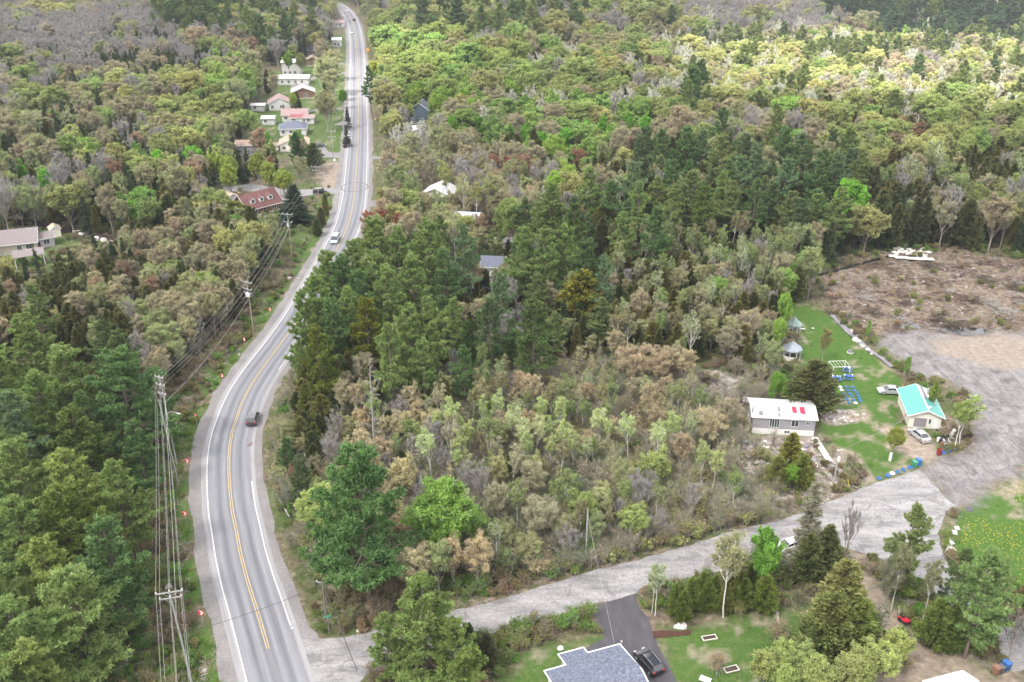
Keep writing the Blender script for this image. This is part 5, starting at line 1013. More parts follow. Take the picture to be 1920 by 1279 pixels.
# ---------------------------------------------------------------- buildings
M_GLASS = N('window_glass').done((.03, .038, .05), .08, .6); M_WTRIM = paint('white_trim', (.56, .56, .55), .5, .06); M_CONC = paint('concrete', (.42, .41, .39), .9, .15)
M_BLACK = paint('black_rubber', (.018, .018, .02), .7, .2); M_DGREY = paint('dark_grey_metal', (.09, .09, .1), .5, .15); M_GREY = paint('grey_metal', (.35, .36, .37), .45, .1, metal=.3)
class House:
    """a building in its own frame: x along the wall facing the viewer from A to B, y away, z up"""
    def __init__(s, name, A, ang, W, D, H, wall, roof, rh=1.5, ridge='x', over=.35, trim=None, label=None, cat='house', group=None, base=None, bh=.4, hip=False, z=0, mono=False):
        s.W, s.D, s.H = W, D, H; s.root = empty(name, (A[0], A[1], z), ang, label, cat, group); trim = trim or M_WTRIM
        if base:
            b = MB(); b.box(W / 2, D / 2, bh / 2 - .3, W - .06, D - .06, bh + .6); b.build('foundation', base, s.root)
        z0 = bh if base else -.3
        V = [(0, 0, z0), (W, 0, z0), (W, D, z0), (0, D, z0), (0, 0, H), (W, 0, H), (W, D, H), (0, D, H)]; F = [(0, 1, 5, 4), (1, 2, 6, 5), (2, 3, 7, 6), (3, 0, 4, 7), (3, 2, 1, 0), (4, 5, 6, 7)]
        if not hip:
            if ridge == 'x': V += [(0, D / 2, H + rh), (W, D / 2, H + rh)]; F += [(4, 7, 8), (5, 9, 6)]
            else: V += [(W / 2, 0, H + rh), (W / 2, D, H + rh)]; F += [(4, 8, 5), (6, 9, 7)]
        m = MB(); m.add(V, F); m.build('wall', wall, s.root)
        o = over; k = rh / ((D if ridge == 'x' else W) / 2) * o; t = .14; e = H - k + .04; p = H + rh + .04
        X0, X1, Y0, Y1 = -o, W + o, -o, D + o; r = MB()
        def slab(P):
            n = len(P); r.add(list(P) + [(a, b, c - t) for a, b, c in P], [tuple(range(n)), tuple(range(2 * n - 1, n - 1, -1))] + [(i, i + n, (i + 1) % n + n, (i + 1) % n) for i in range(n)])
        if hip:
            q = min(W, D) / 2; a, b = ((q, D / 2), (W - q, D / 2)) if W >= D else ((W / 2, q), (W / 2, D - q)); A_, B_ = (*a, p), (*b, p); c = [(X0, Y0, e), (X1, Y0, e), (X1, Y1, e), (X0, Y1, e)]
            if W >= D: fs = [(c[0], c[1], B_, A_), (c[1], c[2], B_), (c[2], c[3], A_, B_), (c[3], c[0], A_)]
            else: fs = [(c[0], c[1], A_), (c[1], c[2], B_, A_), (c[2], c[3], B_), (c[3], c[0], A_, B_)]
            for f_ in fs: r.add(f_, [tuple(range(len(f_)))])
        elif ridge == 'x': slab([(X0, Y0, e), (X1, Y0, e), (X1, D / 2, p), (X0, D / 2, p)]); slab([(X0, D / 2, p), (X1, D / 2, p), (X1, Y1, e), (X0, Y1, e)])
        else: slab([(X0, Y0, e), (W / 2, Y0, p), (W / 2, Y1, p), (X0, Y1, e)]); slab([(W / 2, Y0, p), (X1, Y0, e), (X1, Y1, e), (W / 2, Y1, p)])
        s.roof = r.build('roof', roof, s.root); f = MB(); h = .2
        def beam(a, b):
            a, b = Vector(a), Vector(b); d = (b - a).normalized(); sd = Vector((d.y, -d.x, 0)).normalized() * .03 if abs(d.z) < .99 else Vector((.03, 0, 0))
            f.add([a + sd, b + sd, b - sd, a - sd] + [v - Vector((0, 0, h)) for v in (a + sd, b + sd, b - sd, a - sd)], [(0, 1, 2, 3), (7, 6, 5, 4), (0, 4, 5, 1), (1, 5, 6, 2), (2, 6, 7, 3), (3, 7, 4, 0)])
        g = .035; X0 -= g; X1 += g; Y0 -= g; Y1 += g; e2, p2 = e + .02, p + .02
        if hip: [beam(a, b) for a, b in (((X0, Y0, e2), (X1, Y0, e2)), ((X1, Y0, e2), (X1, Y1, e2)), ((X1, Y1, e2), (X0, Y1, e2)), ((X0, Y1, e2), (X0, Y0, e2)))]
        elif ridge == 'x': [beam(a, b) for a, b in (((X0, Y0, e2), (X1, Y0, e2)), ((X0, Y1, e2), (X1, Y1, e2)), ((X0, Y0, e2), (X0, D / 2, p2)), ((X0, D / 2, p2), (X0, Y1, e2)), ((X1, Y0, e2), (X1, D / 2, p2)), ((X1, D / 2, p2), (X1, Y1, e2)))]
        else: [beam(a, b) for a, b in (((X0, Y0, e2), (X0, Y1, e2)), ((X1, Y0, e2), (X1, Y1, e2)), ((X0, Y0, e2), (W / 2, Y0, p2)), ((W / 2, Y0, p2), (X1, Y0, e2)), ((X0, Y1, e2), (W / 2, Y1, p2)), ((W / 2, Y1, p2), (X1, Y1, e2)))]
        f.build('fascia', trim, s.root); s.rh, s.ridge, s.over = rh, ridge, o
    def opening(s, side, u, z, w, h, name='window', frame=None, pane=None, bars=1, part_label=None):
        """window or door lying on a wall: frame > pane"""
        frame = frame or M_WTRIM; pane = pane or M_GLASS; t = .07; a = MB(); b = MB()
        def P(uu, zz, o):
            return {'f': (uu, -o, zz), 'b': (s.W - uu, s.D + o, zz), 'l': (-o, s.D - uu, zz), 'r': (s.W + o, uu, zz)}[side]
        def bx(m, u0, u1, z0, z1, o0, o1):
            m.add([P(u0, z0, o0), P(u1, z0, o0), P(u1, z1, o0), P(u0, z1, o0), P(u0, z0, o1), P(u1, z0, o1), P(u1, z1, o1), P(u0, z1, o1)], [(0, 3, 2, 1), (4, 5, 6, 7), (0, 1, 5, 4), (1, 2, 6, 5), (2, 3, 7, 6), (3, 0, 4, 7)])
        for r in ((u, u + w, z, z + t), (u, u + w, z + h - t, z + h), (u, u + t, z + t, z + h - t), (u + w - t, u + w, z + t, z + h - t)): bx(a, *r, .002, .06)
        for i in range(1, bars + 1):
            c = u + w * i / (bars + 1); bx(a, c - t / 2, c + t / 2, z + t, z + h - t, .002, .05)
        bx(b, u + t, u + w - t, z + t, z + h - t, .004, .025)
        o = a.build(name, frame, s.root, label=part_label); b.build('pane' if name != 'garage_door' else 'door_leaf', pane, o); return o
def bake(o):
    return o
M_GSID = lap('grey_lap_siding', (.25, .245, .262), 5); M_WSID = lap('white_lap_siding', (.52, .52, .51), 5); M_BSID = lap('beige_lap_siding', (.42, .38, .31), 5); M_CSID = lap('cream_stucco', (.66, .63, .55), 1)
M_LGSID = lap('light_grey_siding', (.5, .5, .5), 5); M_BRICK = shingles('brown_brick', (.22, .13, .09), 4, .25)
def roof_white():
    m = N('patched_white_metal_roof'); co = m.coord(); f = m.noise(1.2, 5, .6, co); sx = m.n('SeparateXYZ'); m.l(co, sx.inputs[0]); fr = m.math('FRACT', m.math('MULTIPLY', sx.outputs[0], 2.2))
    c = m.ramp(f, [(.3, (.34, .35, .365)), (.7, (.46, .46, .465))]); c = m.mix(m.math('MULTIPLY', m.ramp(fr, [(0, (1, 1, 1)), (.06, (0, 0, 0))]), .3), c, (.4, .41, .42)); return m.done(c, .45, .4)
# --- the mobile home
A = G(1409, 812)
mh = House('mobile_home', A, R(-6), 10.9, 6.4, 3.55, M_GSID, roof_white(), .75, 'x', .28, label='grey mobile home with patched white metal roof and two red patches', base=M_WTRIM, bh=1.15)
mh.opening('f', 2.9, 1.45, 1.75, 1.75, bars=3); mh.opening('f', 6.7, 1.75, 1.3, 1.35, bars=1); mh.opening('f', 9.25, 2.2, .75, .75, bars=1); mh.opening('f', 5.65, .32, 1.0, .6, bars=1); mh.opening('l', 3.6, 2.1, .8, 1.0, bars=0)
mh.opening('r', 1.6, 1.2, .95, 2.0, 'door', pane=M_LGSID, bars=0)
def roof_patch(h, x0, x1, y0, y1, m, nm='roof_patch', side=0, lab=None, zz=.065):
    k = h.rh / (h.D / 2)
    def z(y): return h.H + k * (y if y < h.D / 2 else h.D - y) + zz
    b = MB(); P = [(x0, y0), (x1, y0), (x1, y1), (x0, y1)]; b.add([(x, y, z(y)) for x, y in P] + [(x, y, z(y) - .02) for x, y in P], [(0, 1, 2, 3), (7, 6, 5, 4), (0, 4, 5, 1), (1, 5, 6, 2), (2, 6, 7, 3), (3, 7, 4, 0)])
    return b.build(nm, m, h.root, label=lab)
M_RED = paint('red_sheet', (.55, .03, .06), .5, .1); M_PBLUE = paint('pale_blue_sheet', (.27, .34, .36), .5, .12); M_GSH = paint('grey_sheet', (.13, .13, .15), .6, .12)
roof_patch(mh, 6.95, 7.75, 1.2, 2.85, M_RED, lab='red roof patch'); roof_patch(mh, 8.3, 9.2, 1.0, 2.9, M_RED, lab='longer red roof patch')
for x0, x1, y0, y1, m_ in [(.3, 1.1, .9, 2.9, M_PBLUE), (3.5, 4.2, .15, 2.9, M_PBLUE), (4.45, 4.85, 1.4, 2.6, M_GSH), (4.35, 4.75, .1, 1.0, M_GSH), (1.0, 1.7, .2, 1.3, M_GSH), (.6, 7.6, 2.96, 3.12, M_PBLUE), (9.9, 10.3, .9, 1.5, M_PBLUE), (8.3, 8.7, .8, 1.2, M_PBLUE)]: roof_patch(mh, x0, x1, y0, y1, m_)
b = MB(); b.tube([(-.12, .9, .4), (-.12, .9, 4.9)], .09, 8); b.build('chimney_pipe', paint('rusty_pipe', (.10, .07, .055), .8), mh.root)
b = MB(); b.box(.9, -.12, 2.6, .18, .1, 1.5); b.tube([(.9, -.14, 3.3), (.9, -.14, 4.5)], .035, 6); b.build('service_mast', M_GREY, mh.root)
# concrete steps at the right corner, down to the drive
st0, st1 = G(1527, 821), G(1556, 866)
wk = empty('stepping_path', (st0.x, st0.y, .0), math.atan2(st1.y - st0.y, st1.x - st0.x), 'row of pale concrete slabs from mobile home to the drive', 'path')
L_ = (st1 - st0).length
for i in range(9):
    b = MB(); b.box(L_ * (i + .5) / 9, 0, .07, L_ / 9 * .86, 1.15, .14, rg.uniform(-.05, .05), .02); b.build('slab', M_CONC, wk.id_data if False else wk)
# --- the garage
A = G(1703, 801)
M_TEAL = lap('teal_metal_roof', (.075, .27, .24), 3.0, .4, 'Y', .85)
ga_ = House('garage', (A.x - .1, A.y), R(-9), 5.5, 9.4, 2.75, lap('cream_siding', (.56, .54, .47), 4), M_TEAL, 1.15, 'y', .45, label='cream garage with a teal metal roof and grey overhead door', cat='garage', base=M_CONC, bh=.15)
ga_.opening('f', .75, .18, 2.35, 2.0, 'garage_door', pane=lap('grey_door', (.20, .19, .20), 2.5), bars=0); ga_.opening('f', 3.3, 1.0, .5, 1.1, bars=0); ga_.opening('f', 4.05, .18, .95, 2.05, 'door', pane=paint('pale_door', (.55, .58, .58)), bars=0)
ga_.opening('l', 2.2, 1.1, .6, .9, bars=0); ga_.opening('l', 5.0, 1.1, .7, .9, bars=1); ga_.opening('l', 7.6, 1.1, .6, .9, bars=0)
b = MB(); g = .0
def gridge(x0, x1, y0, y1, m, nm, zz=.07, lab=None):
    k = ga_.rh / (ga_.W / 2); z = lambda x: ga_.H + k * (x if x < ga_.W / 2 else ga_.W - x) + zz
    q = MB(); P = [(x0, y0), (x1, y0), (x1, y1), (x0, y1)]; q.add([(x, y, z(x)) for x, y in P] + [(x, y, z(x) - .02) for x, y in P], [(0, 1, 2, 3), (7, 6, 5, 4), (0, 4, 5, 1), (1, 5, 6, 2), (2, 6, 7, 3), (3, 7, 4, 0)]); return q.build(nm, m, ga_.root, label=lab)
gridge(2.76, 3.15, -.2, 9.6, M_WTRIM, 'ridge_cap'); gridge(3.2, 5.6, 5.4, 9.3, M_WTRIM, 'roof_patch', lab='white roof sheets'); gridge(3.4, 4.0, 5.0, 9.6, M_GSH, 'roof_patch', .095, 'grey strip of roof'); gridge(4.6, 4.9, 3.0, 9.0, M_GSH, 'roof_patch', .12)
b = MB(); b.tube([(4.3, 6.9, 3.2), (4.3, 6.9, 4.5)], .14, 10); b.lathe(4.3, 6.9, [(.2, 4.5), (.2, 4.62), (.03, 4.75)]); b.build('chimney_pipe', M_GREY, ga_.root)
b = MB(); b.lathe(3.3, .9, [(.38, 3.88), (.34, 3.98), (.05, 4.06)], 14); b.build('roof_vent', paint('grey_pink_vent', (.36, .31, .33)), ga_.root)
b = MB(); b.lathe(0, 0, [(.02, 0), (.2, .04), (.36, .14)], 14)
# --- bottom house: L-shaped low roof seen from above
ang = R(20); O = G(1046, 1227, 4.6); M_SLATE = None
def slate():
    m = N('blue_grey_shingles'); co = m.coord(); f = m.noise(3.2, 5, .8, co, stretch=(1, 1, 1)); g = m.noise(11, 3, .6, co)
    c = m.ramp(f, [(.36, (.045, .052, .075)), (.5, (.095, .108, .145)), (.64, (.16, .178, .22))]); c = m.mix(.4, c, m.ramp(g, [(.3, (.35,) * 3), (.7, (.65,) * 3)]), 'OVERLAY'); return m.done(c, .85, .2)
bh_ = empty('bungalow', (O.x, O.y, 0), ang, 'house with blue-grey shingle roof edged in white beside blacktop driveway', 'house')
# outline in the house frame (x along facade, y away)
def loc2(px, py, z=4.6):
    p = G(px, py, z) - Vector((O.x, O.y, 0)); return (p.x * math.cos(ang) + p.y * math.sin(ang), -p.x * math.sin(ang) + p.y * math.cos(ang))
p0 = (0, 0); p1 = loc2(1094, 1214); p2 = loc2(1102, 1227); p3 = loc2(1162, 1211); x1 = (p1[0] + p2[0]) / 2; y2 = (p2[1] + p3[1]) / 2; x3 = p3[0]; xl = loc2(1020, 1265)[0]; yl = (loc2(1058, 1254)[1] + loc2(1020, 1265)[1]) / 2
OUT = [(xl, yl), (xl, -13), (x3, -13), (x3, y2), (x1, y2), (x1, 0), (0, 0), (0, yl)]
b = MB(); ze = 4.6; ridge_y = -6.5
def rz_(y): return ze + (1.5 * (1 - abs(y - ridge_y) / 6.5) if abs(y - ridge_y) < 6.5 else 0)
strips = [(-13, ridge_y, xl, x3), (ridge_y, yl, xl, x3), (yl, y2, 0, x3), (y2, 0, 0, x1)]
for ya, yb, xa, xb in strips:
    P = [(xa, ya), (xb, ya), (xb, yb), (xa, yb)]; b.add([(x, y, rz_(y)) for x, y in P], [(0, 1, 2, 3)])
b.build('roof', slate(), bh_)
b = MB(); n_ = len(OUT)
for i in range(n_):
    a_, c_ = OUT[i], OUT[(i + 1) % n_]; va, vb = Vector((*a_, rz_(a_[1]) + .03)), Vector((*c_, rz_(c_[1]) + .03)); d_ = (vb - va); 
    pts = [va + d_ * t for t in (0, .5, 1)] if abs(a_[1] - c_[1]) > 8 else [va, vb]
    if len(pts) == 3: pts[1].z = ze + 1.53
    b.tube(pts, .09, 4)
b.build('fascia', M_WTRIM, bh_)
b = MB(); ins = [(x + (.4 if x < 3 and x != x1 else -.4), y - .4 if y > -12 else y + .4) for x, y in OUT]
b.add([(x, y, -.2) for x, y in ins] + [(x, y, ze - .1 if y > -12 else ze - .1) for x, y in ins], [(i, (i + 1) % n_, (i + 1) % n_ + n_, i + n_) for i in range(n_)]); b.build('wall', lap('bungalow_siding', (.45, .44, .42), 5), bh_)
q = loc2(1165, 1209); b = MB(); b.tube([(q[0], q[1], .1), (q[0], q[1], ze + .5)], .06, 8); b.lathe(q[0], q[1], [(.12, ze + .5), (.12, ze + .62), (.02, ze + .66)]); b.build('service_mast', M_GREY, bh_)
b = MB(); b.box(-.9, -1.0, .12, .55, 1.6, .24); b.build('window_well', paint('well_rim', (.38, .37, .34)), bh_)
A = G(1762, 1279, 3.4)
br = House('shed', (A.x, A.y - 3.4), R(17), 5.2, 4.2, 2.8, M_LGSID, paint('pale_grey_roof', (.48, .50, .50), .6, .06), .6, 'x', .3, label='shed with pale grey roof at the bottom edge near the bins', cat='shed', base=M_CONC, bh=.15)
# --- brown-roofed house with dormers, left of the highway
M_BRRF = shingles('maroon_shingles', (.13, .065, .062), 2.2, .3)
A = G(467, 409)
bd = House('house', (A.x, A.y), R(46), 11.5, 8.5, 2.7, M_BRICK, M_BRRF, 3.3, 'x', .5, label='house with maroon roof and three white dormers beside a gravel yard', base=M_CONC, bh=.5)
for i in range(3):
    k = bd.rh / (bd.D / 2); xx = 2.6 + i * 3.0; y0 = 1.1; zb = bd.H + k * y0; d = MB()
    d.add([(xx - .75, y0, zb), (xx + .75, y0, zb), (xx + .75, y0, zb + 1.25), (xx, y0, zb + 1.9), (xx - .75, y0, zb + 1.25), (xx - .75, y0 + 1.65, zb + 1.25), (xx + .75, y0 + 1.65, zb + 1.25)], [(0, 1, 2, 3, 4), (0, 4, 5), (1, 6, 2)])
    dr_ = d.build('dormer', M_WTRIM, bd.root); d = MB(); d.add([(xx - .95, y0 - .2, zb + 1.12), (xx, y0 - .2, zb + 1.97), (xx, y0 + 2.3, zb + 1.97), (xx - .95, y0 + 1.6, zb + 1.12), (xx + .95, y0 - .2, zb + 1.12), (xx + .95, y0 + 1.6, zb + 1.12)], [(0, 1, 2, 3), (1, 4, 5, 2)]); d.build('dormer_roof', M_BRRF, dr_)
    d = MB(); d.box(xx, y0 - .03, zb + .68, .8, .05, .85); d.build('window', M_GLASS, dr_)
bd.opening('f', 1.5, .9, 1.6, 1.3); bd.opening('f', 8, .9, 1.6, 1.3); bd.opening('f', 5.2, .5, 1, 2, 'door', bars=0); bd.opening('r', 3.2, .9, 1.5, 1.2); bd.opening('l', 3.2, 3.4, 1.2, 1.2)
b = MB(); b.box(.3, 4.25, 3.9, .8, .8, 5.4); b.box(.3, 4.25, 6.65, .95, .95, .15); b.build('chimney', M_BRICK, bd.root)
A = G(424, 392); wg = House('garage', (A.x, A.y), R(46), 5.0, 6.5, 3.0, M_WSID, paint('tan_roof', (.40, .30, .24), .8, .15), 1.1, 'y', .3, label='white gabled garage left of the maroon-roofed house', cat='garage', base=M_CONC, bh=.2); wg.opening('f', 1.2, .3, 2.6, 2.1, 'garage_door', pane=M_WTRIM, bars=0)
# green covered pool/tarp behind
A = G(408, 372); b = MB(); b.lathe(0, 0, [(3.4, 0), (3.4, 1.2), (3.1, 1.25), (.1, 1.3)], 24); o = b.build('swimming_pool', paint('pool_cover', (.35, .43, .39), .5, .15)); o.location = (A.x, A.y, 0); tag(o, 'round above-ground pool with grey-green cover left of the maroon-roofed house', 'pool')
# --- beige house at left edge
A = G(72, 472); M_MAUVE = shingles('mauve_shingles', (.19, .165, .165), 2.2, .22)
bg_ = House('house', (A.x - 19 * math.cos(R(20)), A.y - 19 * math.sin(R(20))), R(20), 19, 9.5, 3.0, M_BSID, M_MAUVE, 2.4, 'x', .45, label='long beige bungalow with mauve shingle roof at the left edge', base=M_CONC, bh=.5)
for u, w in ((8.6, 1.5), (14.1, 1.2), (16.3, 1.5)): bg_.opening('f', u, 1.0, w, 1.35, bars=1)
bg_.opening('r', 3.5, 1.0, 1.5, 1.35); 
for x in (11.2, 15.4): b = MB(); b.box(x, 6.0, bg_.H + 2.1, .45, .45, .5); b.build('roof_vent', M_BLACK, bg_.root)
A = G(79, 468); b2 = House('house_wing', (A.x - .6, A.y + .9), R(38), 3.6, 4.5, 2.7, lap('grey_mauve_siding', (.36, .34, .36), 5), M_MAUVE, 1.0, 'x', .35, label='small grey wing with white window at the end of the beige bungalow', cat='house wing', base=M_CONC, bh=.4); b2.opening('f', .9, .9, 1.5, 1.35)
A = G(97, 446); b3 = House('garden_shed', (A.x, A.y), R(32), 2.6, 3.2, 2.3, M_CSID, paint('beige_roof', (.40, .35, .27), .8, .12), .8, 'y', .2, label='small cream garden shed beside the beige bungalow', cat='shed'); b3.opening('f', .35, .8, .5, .8, bars=0)
b = MB(); b.add([(0, 0, 3.1), (7.5, 0, 3.1), (7.5, 5.5, 3.1), (0, 5.5, 3.1), (0, 2.75, 4.2), (7.5, 2.75, 4.2)], [(0, 1, 5, 4), (4, 5, 2, 3), (0, 4, 3), (1, 2, 5)]); A = G(58, 492)
ca = empty('carport', (A.x - 1.5, A.y - 5.5, 0), R(28), 'low mauve-roofed carport in front of the beige bungalow', 'carport'); b.build('roof', M_MAUVE, ca); 
for x, y in ((.4, .4), (7.1, .4), (7.1, 5.1), (.4, 5.1)): b = MB(); b.box(x, y, 1.5, .2, .2, 3.1); b.build('post', M_WTRIM, ca)
# retaining fence behind it
fl = catmull(Ga([(0,424),(40,423),(75,424),(96,430),(110,440),(130,437),(140,434),(165,443),(200,452),(235,462)]), 3)
fe = empty('privacy_fence', fl[0], 0, 'dark brown board fence curving behind the beige bungalow', 'fence')
b = MB()
for a_, c_ in zip(fl[:-1], fl[1:]):
    a2, c2 = a_ - fl[0], c_ - fl[0]; d_ = (c2 - a2).normalized(); s_ = Vector((-d_.y, d_.x, 0)) * .04; b.add([a2 - s_, c2 - s_, c2 + s_, a2 + s_] + [v + Vector((0, 0, 1.7)) for v in (a2 - s_, c2 - s_, c2 + s_, a2 + s_)], [(0, 1, 5, 4), (1, 2, 6, 5), (2, 3, 7, 6), (3, 0, 4, 7), (4, 5, 6, 7)])
b.build('board_panel', paint('dark_stained_wood', (.035, .022, .02), .8), fe)
for a_ in fl[::2]: b = MB(); b.box(a_.x - fl[0].x, a_.y - fl[0].y, .9, .14, .14, 1.9); b.build('post', M_DBARK, fe)
# --- village along the highway
rf = {'bluegrey': shingles('blue_grey_roof', (.115, .13, .17), 1.6, .2), 'tan': shingles('tan_roof_tiles', (.36, .27, .21), 1.6, .15), 'red': lap('red_metal_roof', (.20, .06, .065), 2, .5, 'X'), 'grey': shingles('grey_roof', (.33, .36, .42), 1.6, .15), 'pink': shingles('pinkish_roof', (.27, .19, .19), 1.6, .15), 'white': paint('white_roof', (.46, .47, .48), .5, .08), 'brown': shingles('brown_roof', (.26, .19, .15), 1.6, .2)}
def vh(px, py, w, d, h, ang, wall, roof, rh, ridge, label, hip=False, cat='house', nm='house', nw=3, base=True):
    A = G(px, py); hs_ = House(nm, (A.x, A.y), R(ang), w, d, h, wall, rf[roof], rh, ridge, .4, label=label, cat=cat, hip=hip, base=M_CONC if base else None, bh=.4)
    for i in range(nw): hs_.opening('f', .8 + i * (w - 1.4) / max(nw, 1), 1.0, min(1.2, w / (nw + 1)), 1.2, bars=1)
    if nw > 1: hs_.opening('f', w * .62, .45, .9, 2.0, 'door', pane=M_DGREY, bars=0)
    hs_.opening('r', d * .4, 1.0, 1.2, 1.2); return hs_
vh(525, 256, 10, 9, 3.0, 8, M_WSID, 'bluegrey', 2.0, 'x', 'white house with dark blue-grey hipped roof in the village', hip=True)
vh(526, 286, 10, 8, 3.0, 10, M_CSID, 'tan', 2.2, 'y', 'house with pale tan roof behind the village pine')
vh(444, 292, 6.5, 5.5, 3.8, 4, M_GSID, 'brown', 1.2, 'x', 'small house with brown roof left of the village', nw=2)
vh(505, 208, 9, 8, 3.2, 12, M_WSID, 'pink', 2.4, 'y', 'white gabled house with pinkish roof in the village', nw=2)
vh(530, 229, 10, 6.5, 3.0, 4, M_WSID, 'pink', 1.7, 'x', 'low house with pinkish brown roof behind the red roofs', nw=3)
vh(545, 233, 5.2, 5.0, 2.7, 4, M_WSID, 'red', .8, 'x', 'small building with red metal roof in the village', cat='shed', nm='shed', nw=1)
vh(572, 233, 3.6, 4.5, 2.7, 4, M_WSID, 'pink', .7, 'x', 'pale pink-roofed lean-to beside the red metal roof', cat='shed', nm='shed', nw=1)
vh(548, 186, 10, 8, 3.0, 12, M_BRICK, 'grey', 2.0, 'y', 'brick house with light blue-grey roof in the village', nw=2)
vh(512, 160, 17, 8, 3.2, 3, M_WSID, 'white', 1.0, 'x', 'long low white building in the upper village', nw=5)
vh(530, 142, 9, 8, 6.5, 3, M_WSID, 'white', 1.0, 'x', 'tall white two-storey house behind the long white building', nw=3)
vh(574, 124, 7, 6, 3.0, 10, M_BRICK, 'brown', 1.8, 'y', 'brown cabin with steep gable in the upper village', nw=2)
vh(574, 104, 6, 6, 3.0, 10, M_BRICK, 'bluegrey', 1.6, 'x', 'cabin with bright blue-grey roof above the brown cabin', nw=2)
vh(472, 209, 5.5, 4, 2.6, 2, M_WSID, 'white', .5, 'x', 'small flat white garage left of the village', cat='garage', nm='garage', nw=1)
vh(492, 235, 4.8, 4, 2.8, 2, M_WSID, 'white', .7, 'x', 'square white shed below the village garage', cat='shed', nm='shed', nw=1)
vh(502, 283, 4.0, 3, 2.2, 2, M_CSID, 'tan', .5, 'x', 'tiny cream shed between the brown and tan roofs', cat='shed', nm='shed', nw=1)
vh(620, 51, 9, 6, 3, 4, M_WSID, 'pink', 1.2, 'x', 'pale house by the upper highway bend', nw=3)
vh(624, 88, 5, 5, 4, 4, M_WSID, 'white', 1, 'x', 'small white house beside the upper highway', nw=2)
vh(716, 12, 14, 10, 4, -5, M_WSID, 'white', 3, 'y', 'white building above the forest at the top edge', nw=3)
vh(790, 382, 9, 9, 3.0, -14, M_CSID, 'white', 2.2, 'y', 'cottage with white roof among birches', nw=2)
vh(903, 521, 5.5, 6, 3.2, -6, M_WSID, 'bluegrey', 1.6, 'x', 'white cottage with dark blue roof behind the pines', nw=2)
vh(842, 452, 8, 7, 5.5, -10, M_GSID, 'grey', 2.0, 'x', 'two-storey grey house half hidden behind the pines', nw=2)
vh(826, 556, 12, 5, 2.7, -4, M_WSID, 'white', .8, 'x', 'long low white outbuilding under the centre pines', nw=4)
vh(930, 468, 4, 3, 2.3, 0, M_WSID, 'white', .5, 'x', 'small white shed right of the grey house', cat='shed', nm='shed', nw=1)
vh(768, 232, 8, 8, 5.5, -4, lap('blue_siding', (.07, .10, .13), 4), 'bluegrey', 3.0, 'y', 'dark blue steep-roofed house among the olive trees', nw=2)
vh(768, 258, 6, 5, 3, 10, M_WSID, 'white', 1, 'x', 'small white cottage behind the pale poplars', nw=1)
vh(107, 352, 5, 5, 3, 25, lap('bluish_siding', (.35, .42, .5), 4), 'bluegrey', 1.2, 'x', 'tiny bluish cottage hidden in the left forest', nw=1)
# --- gazebos at the back of the lawn
def gazebo(px, py, rad, h, col, label):
    P = G(px, py); g = empty('gazebo', (P.x, P.y, 0), .3, label, 'gazebo'); n = 8
    for i in range(n):
        a = i * math.pi / 4; b = MB(); b.box(rad * math.cos(a), rad * math.sin(a), h / 2, .12, .12, h); b.build('post', M_WTRIM, g)
    b = MB(); b.lathe(0, 0, [(rad + .05, 0), (rad + .05, .12)], 8); b.build('floor', M_CONC, g)
    for i in range(n):
        if i == 6: continue
        a, c = i * math.pi / 4, (i + 1) * math.pi / 4; p, q = Vector((rad * math.cos(a), rad * math.sin(a), 0)), Vector((rad * math.cos(c), rad * math.sin(c), 0)); b = MB()
        b.add([p + Vector((0, 0, .15)), q + Vector((0, 0, .15)), q + Vector((0, 0, 1.0)), p + Vector((0, 0, 1.0))], [(0, 1, 2, 3)]); b.build('railing', M_WTRIM, g)
    b = MB(); b.lathe(0, 0, [(rad + .4, h - .1), (rad + .35, h + .05), (rad * .55, h + .85), (.06, h + 1.6)], 8); b.lathe(0, 0, [(.08, h + 1.6), (.02, h + 1.95)], 8); b.build('roof', col, g); return g
gazebo(1487, 625, 1.35, 2.3, paint('green_grey_roof', (.20, .27, .25), .7), 'small white gazebo with grey-green roof at the far end of the lawn')
gazebo(1483, 672, 1.75, 2.4, paint('bluish_grey_roof', (.22, .25, .29), .7), 'larger gazebo with blue-grey roof at the lawn edge behind birches')
# ---------------------------------------------------------------- vehicles
M_TYRE = M_BLACK; M_RIM = paint('alloy_rim', (.5, .5, .52), .3, .05, metal=.6); M_CGLASS = N('car_glass').done((.02, .024, .03), .05, .7); M_TAIL = paint('tail_lamp_red', (.4, .02, .02), .3, .05); M_HEAD = paint('headlamp_clear', (.75, .76, .78), .15, .05)
def carpaint(name, col): m = N(name); m.b.inputs['Coat Weight'].default_value = .8; m.b.inputs['Coat Roughness'].default_value = .06; return m.done(col, .35, .5, .2)
CP_ = {'black': carpaint('black_car_paint', (.012, .012, .015)), 'dark': carpaint('charcoal_car_paint', (.035, .035, .04)), 'silver': carpaint('silver_car_paint', (.36, .37, .385)), 'white': carpaint('white_car_paint', (.58, .58, .58)), 'blue': carpaint('grey_blue_car_paint', (.25, .33, .37)), 'cyan': carpaint('bright_blue_van_paint', (.12, .45, .62))}
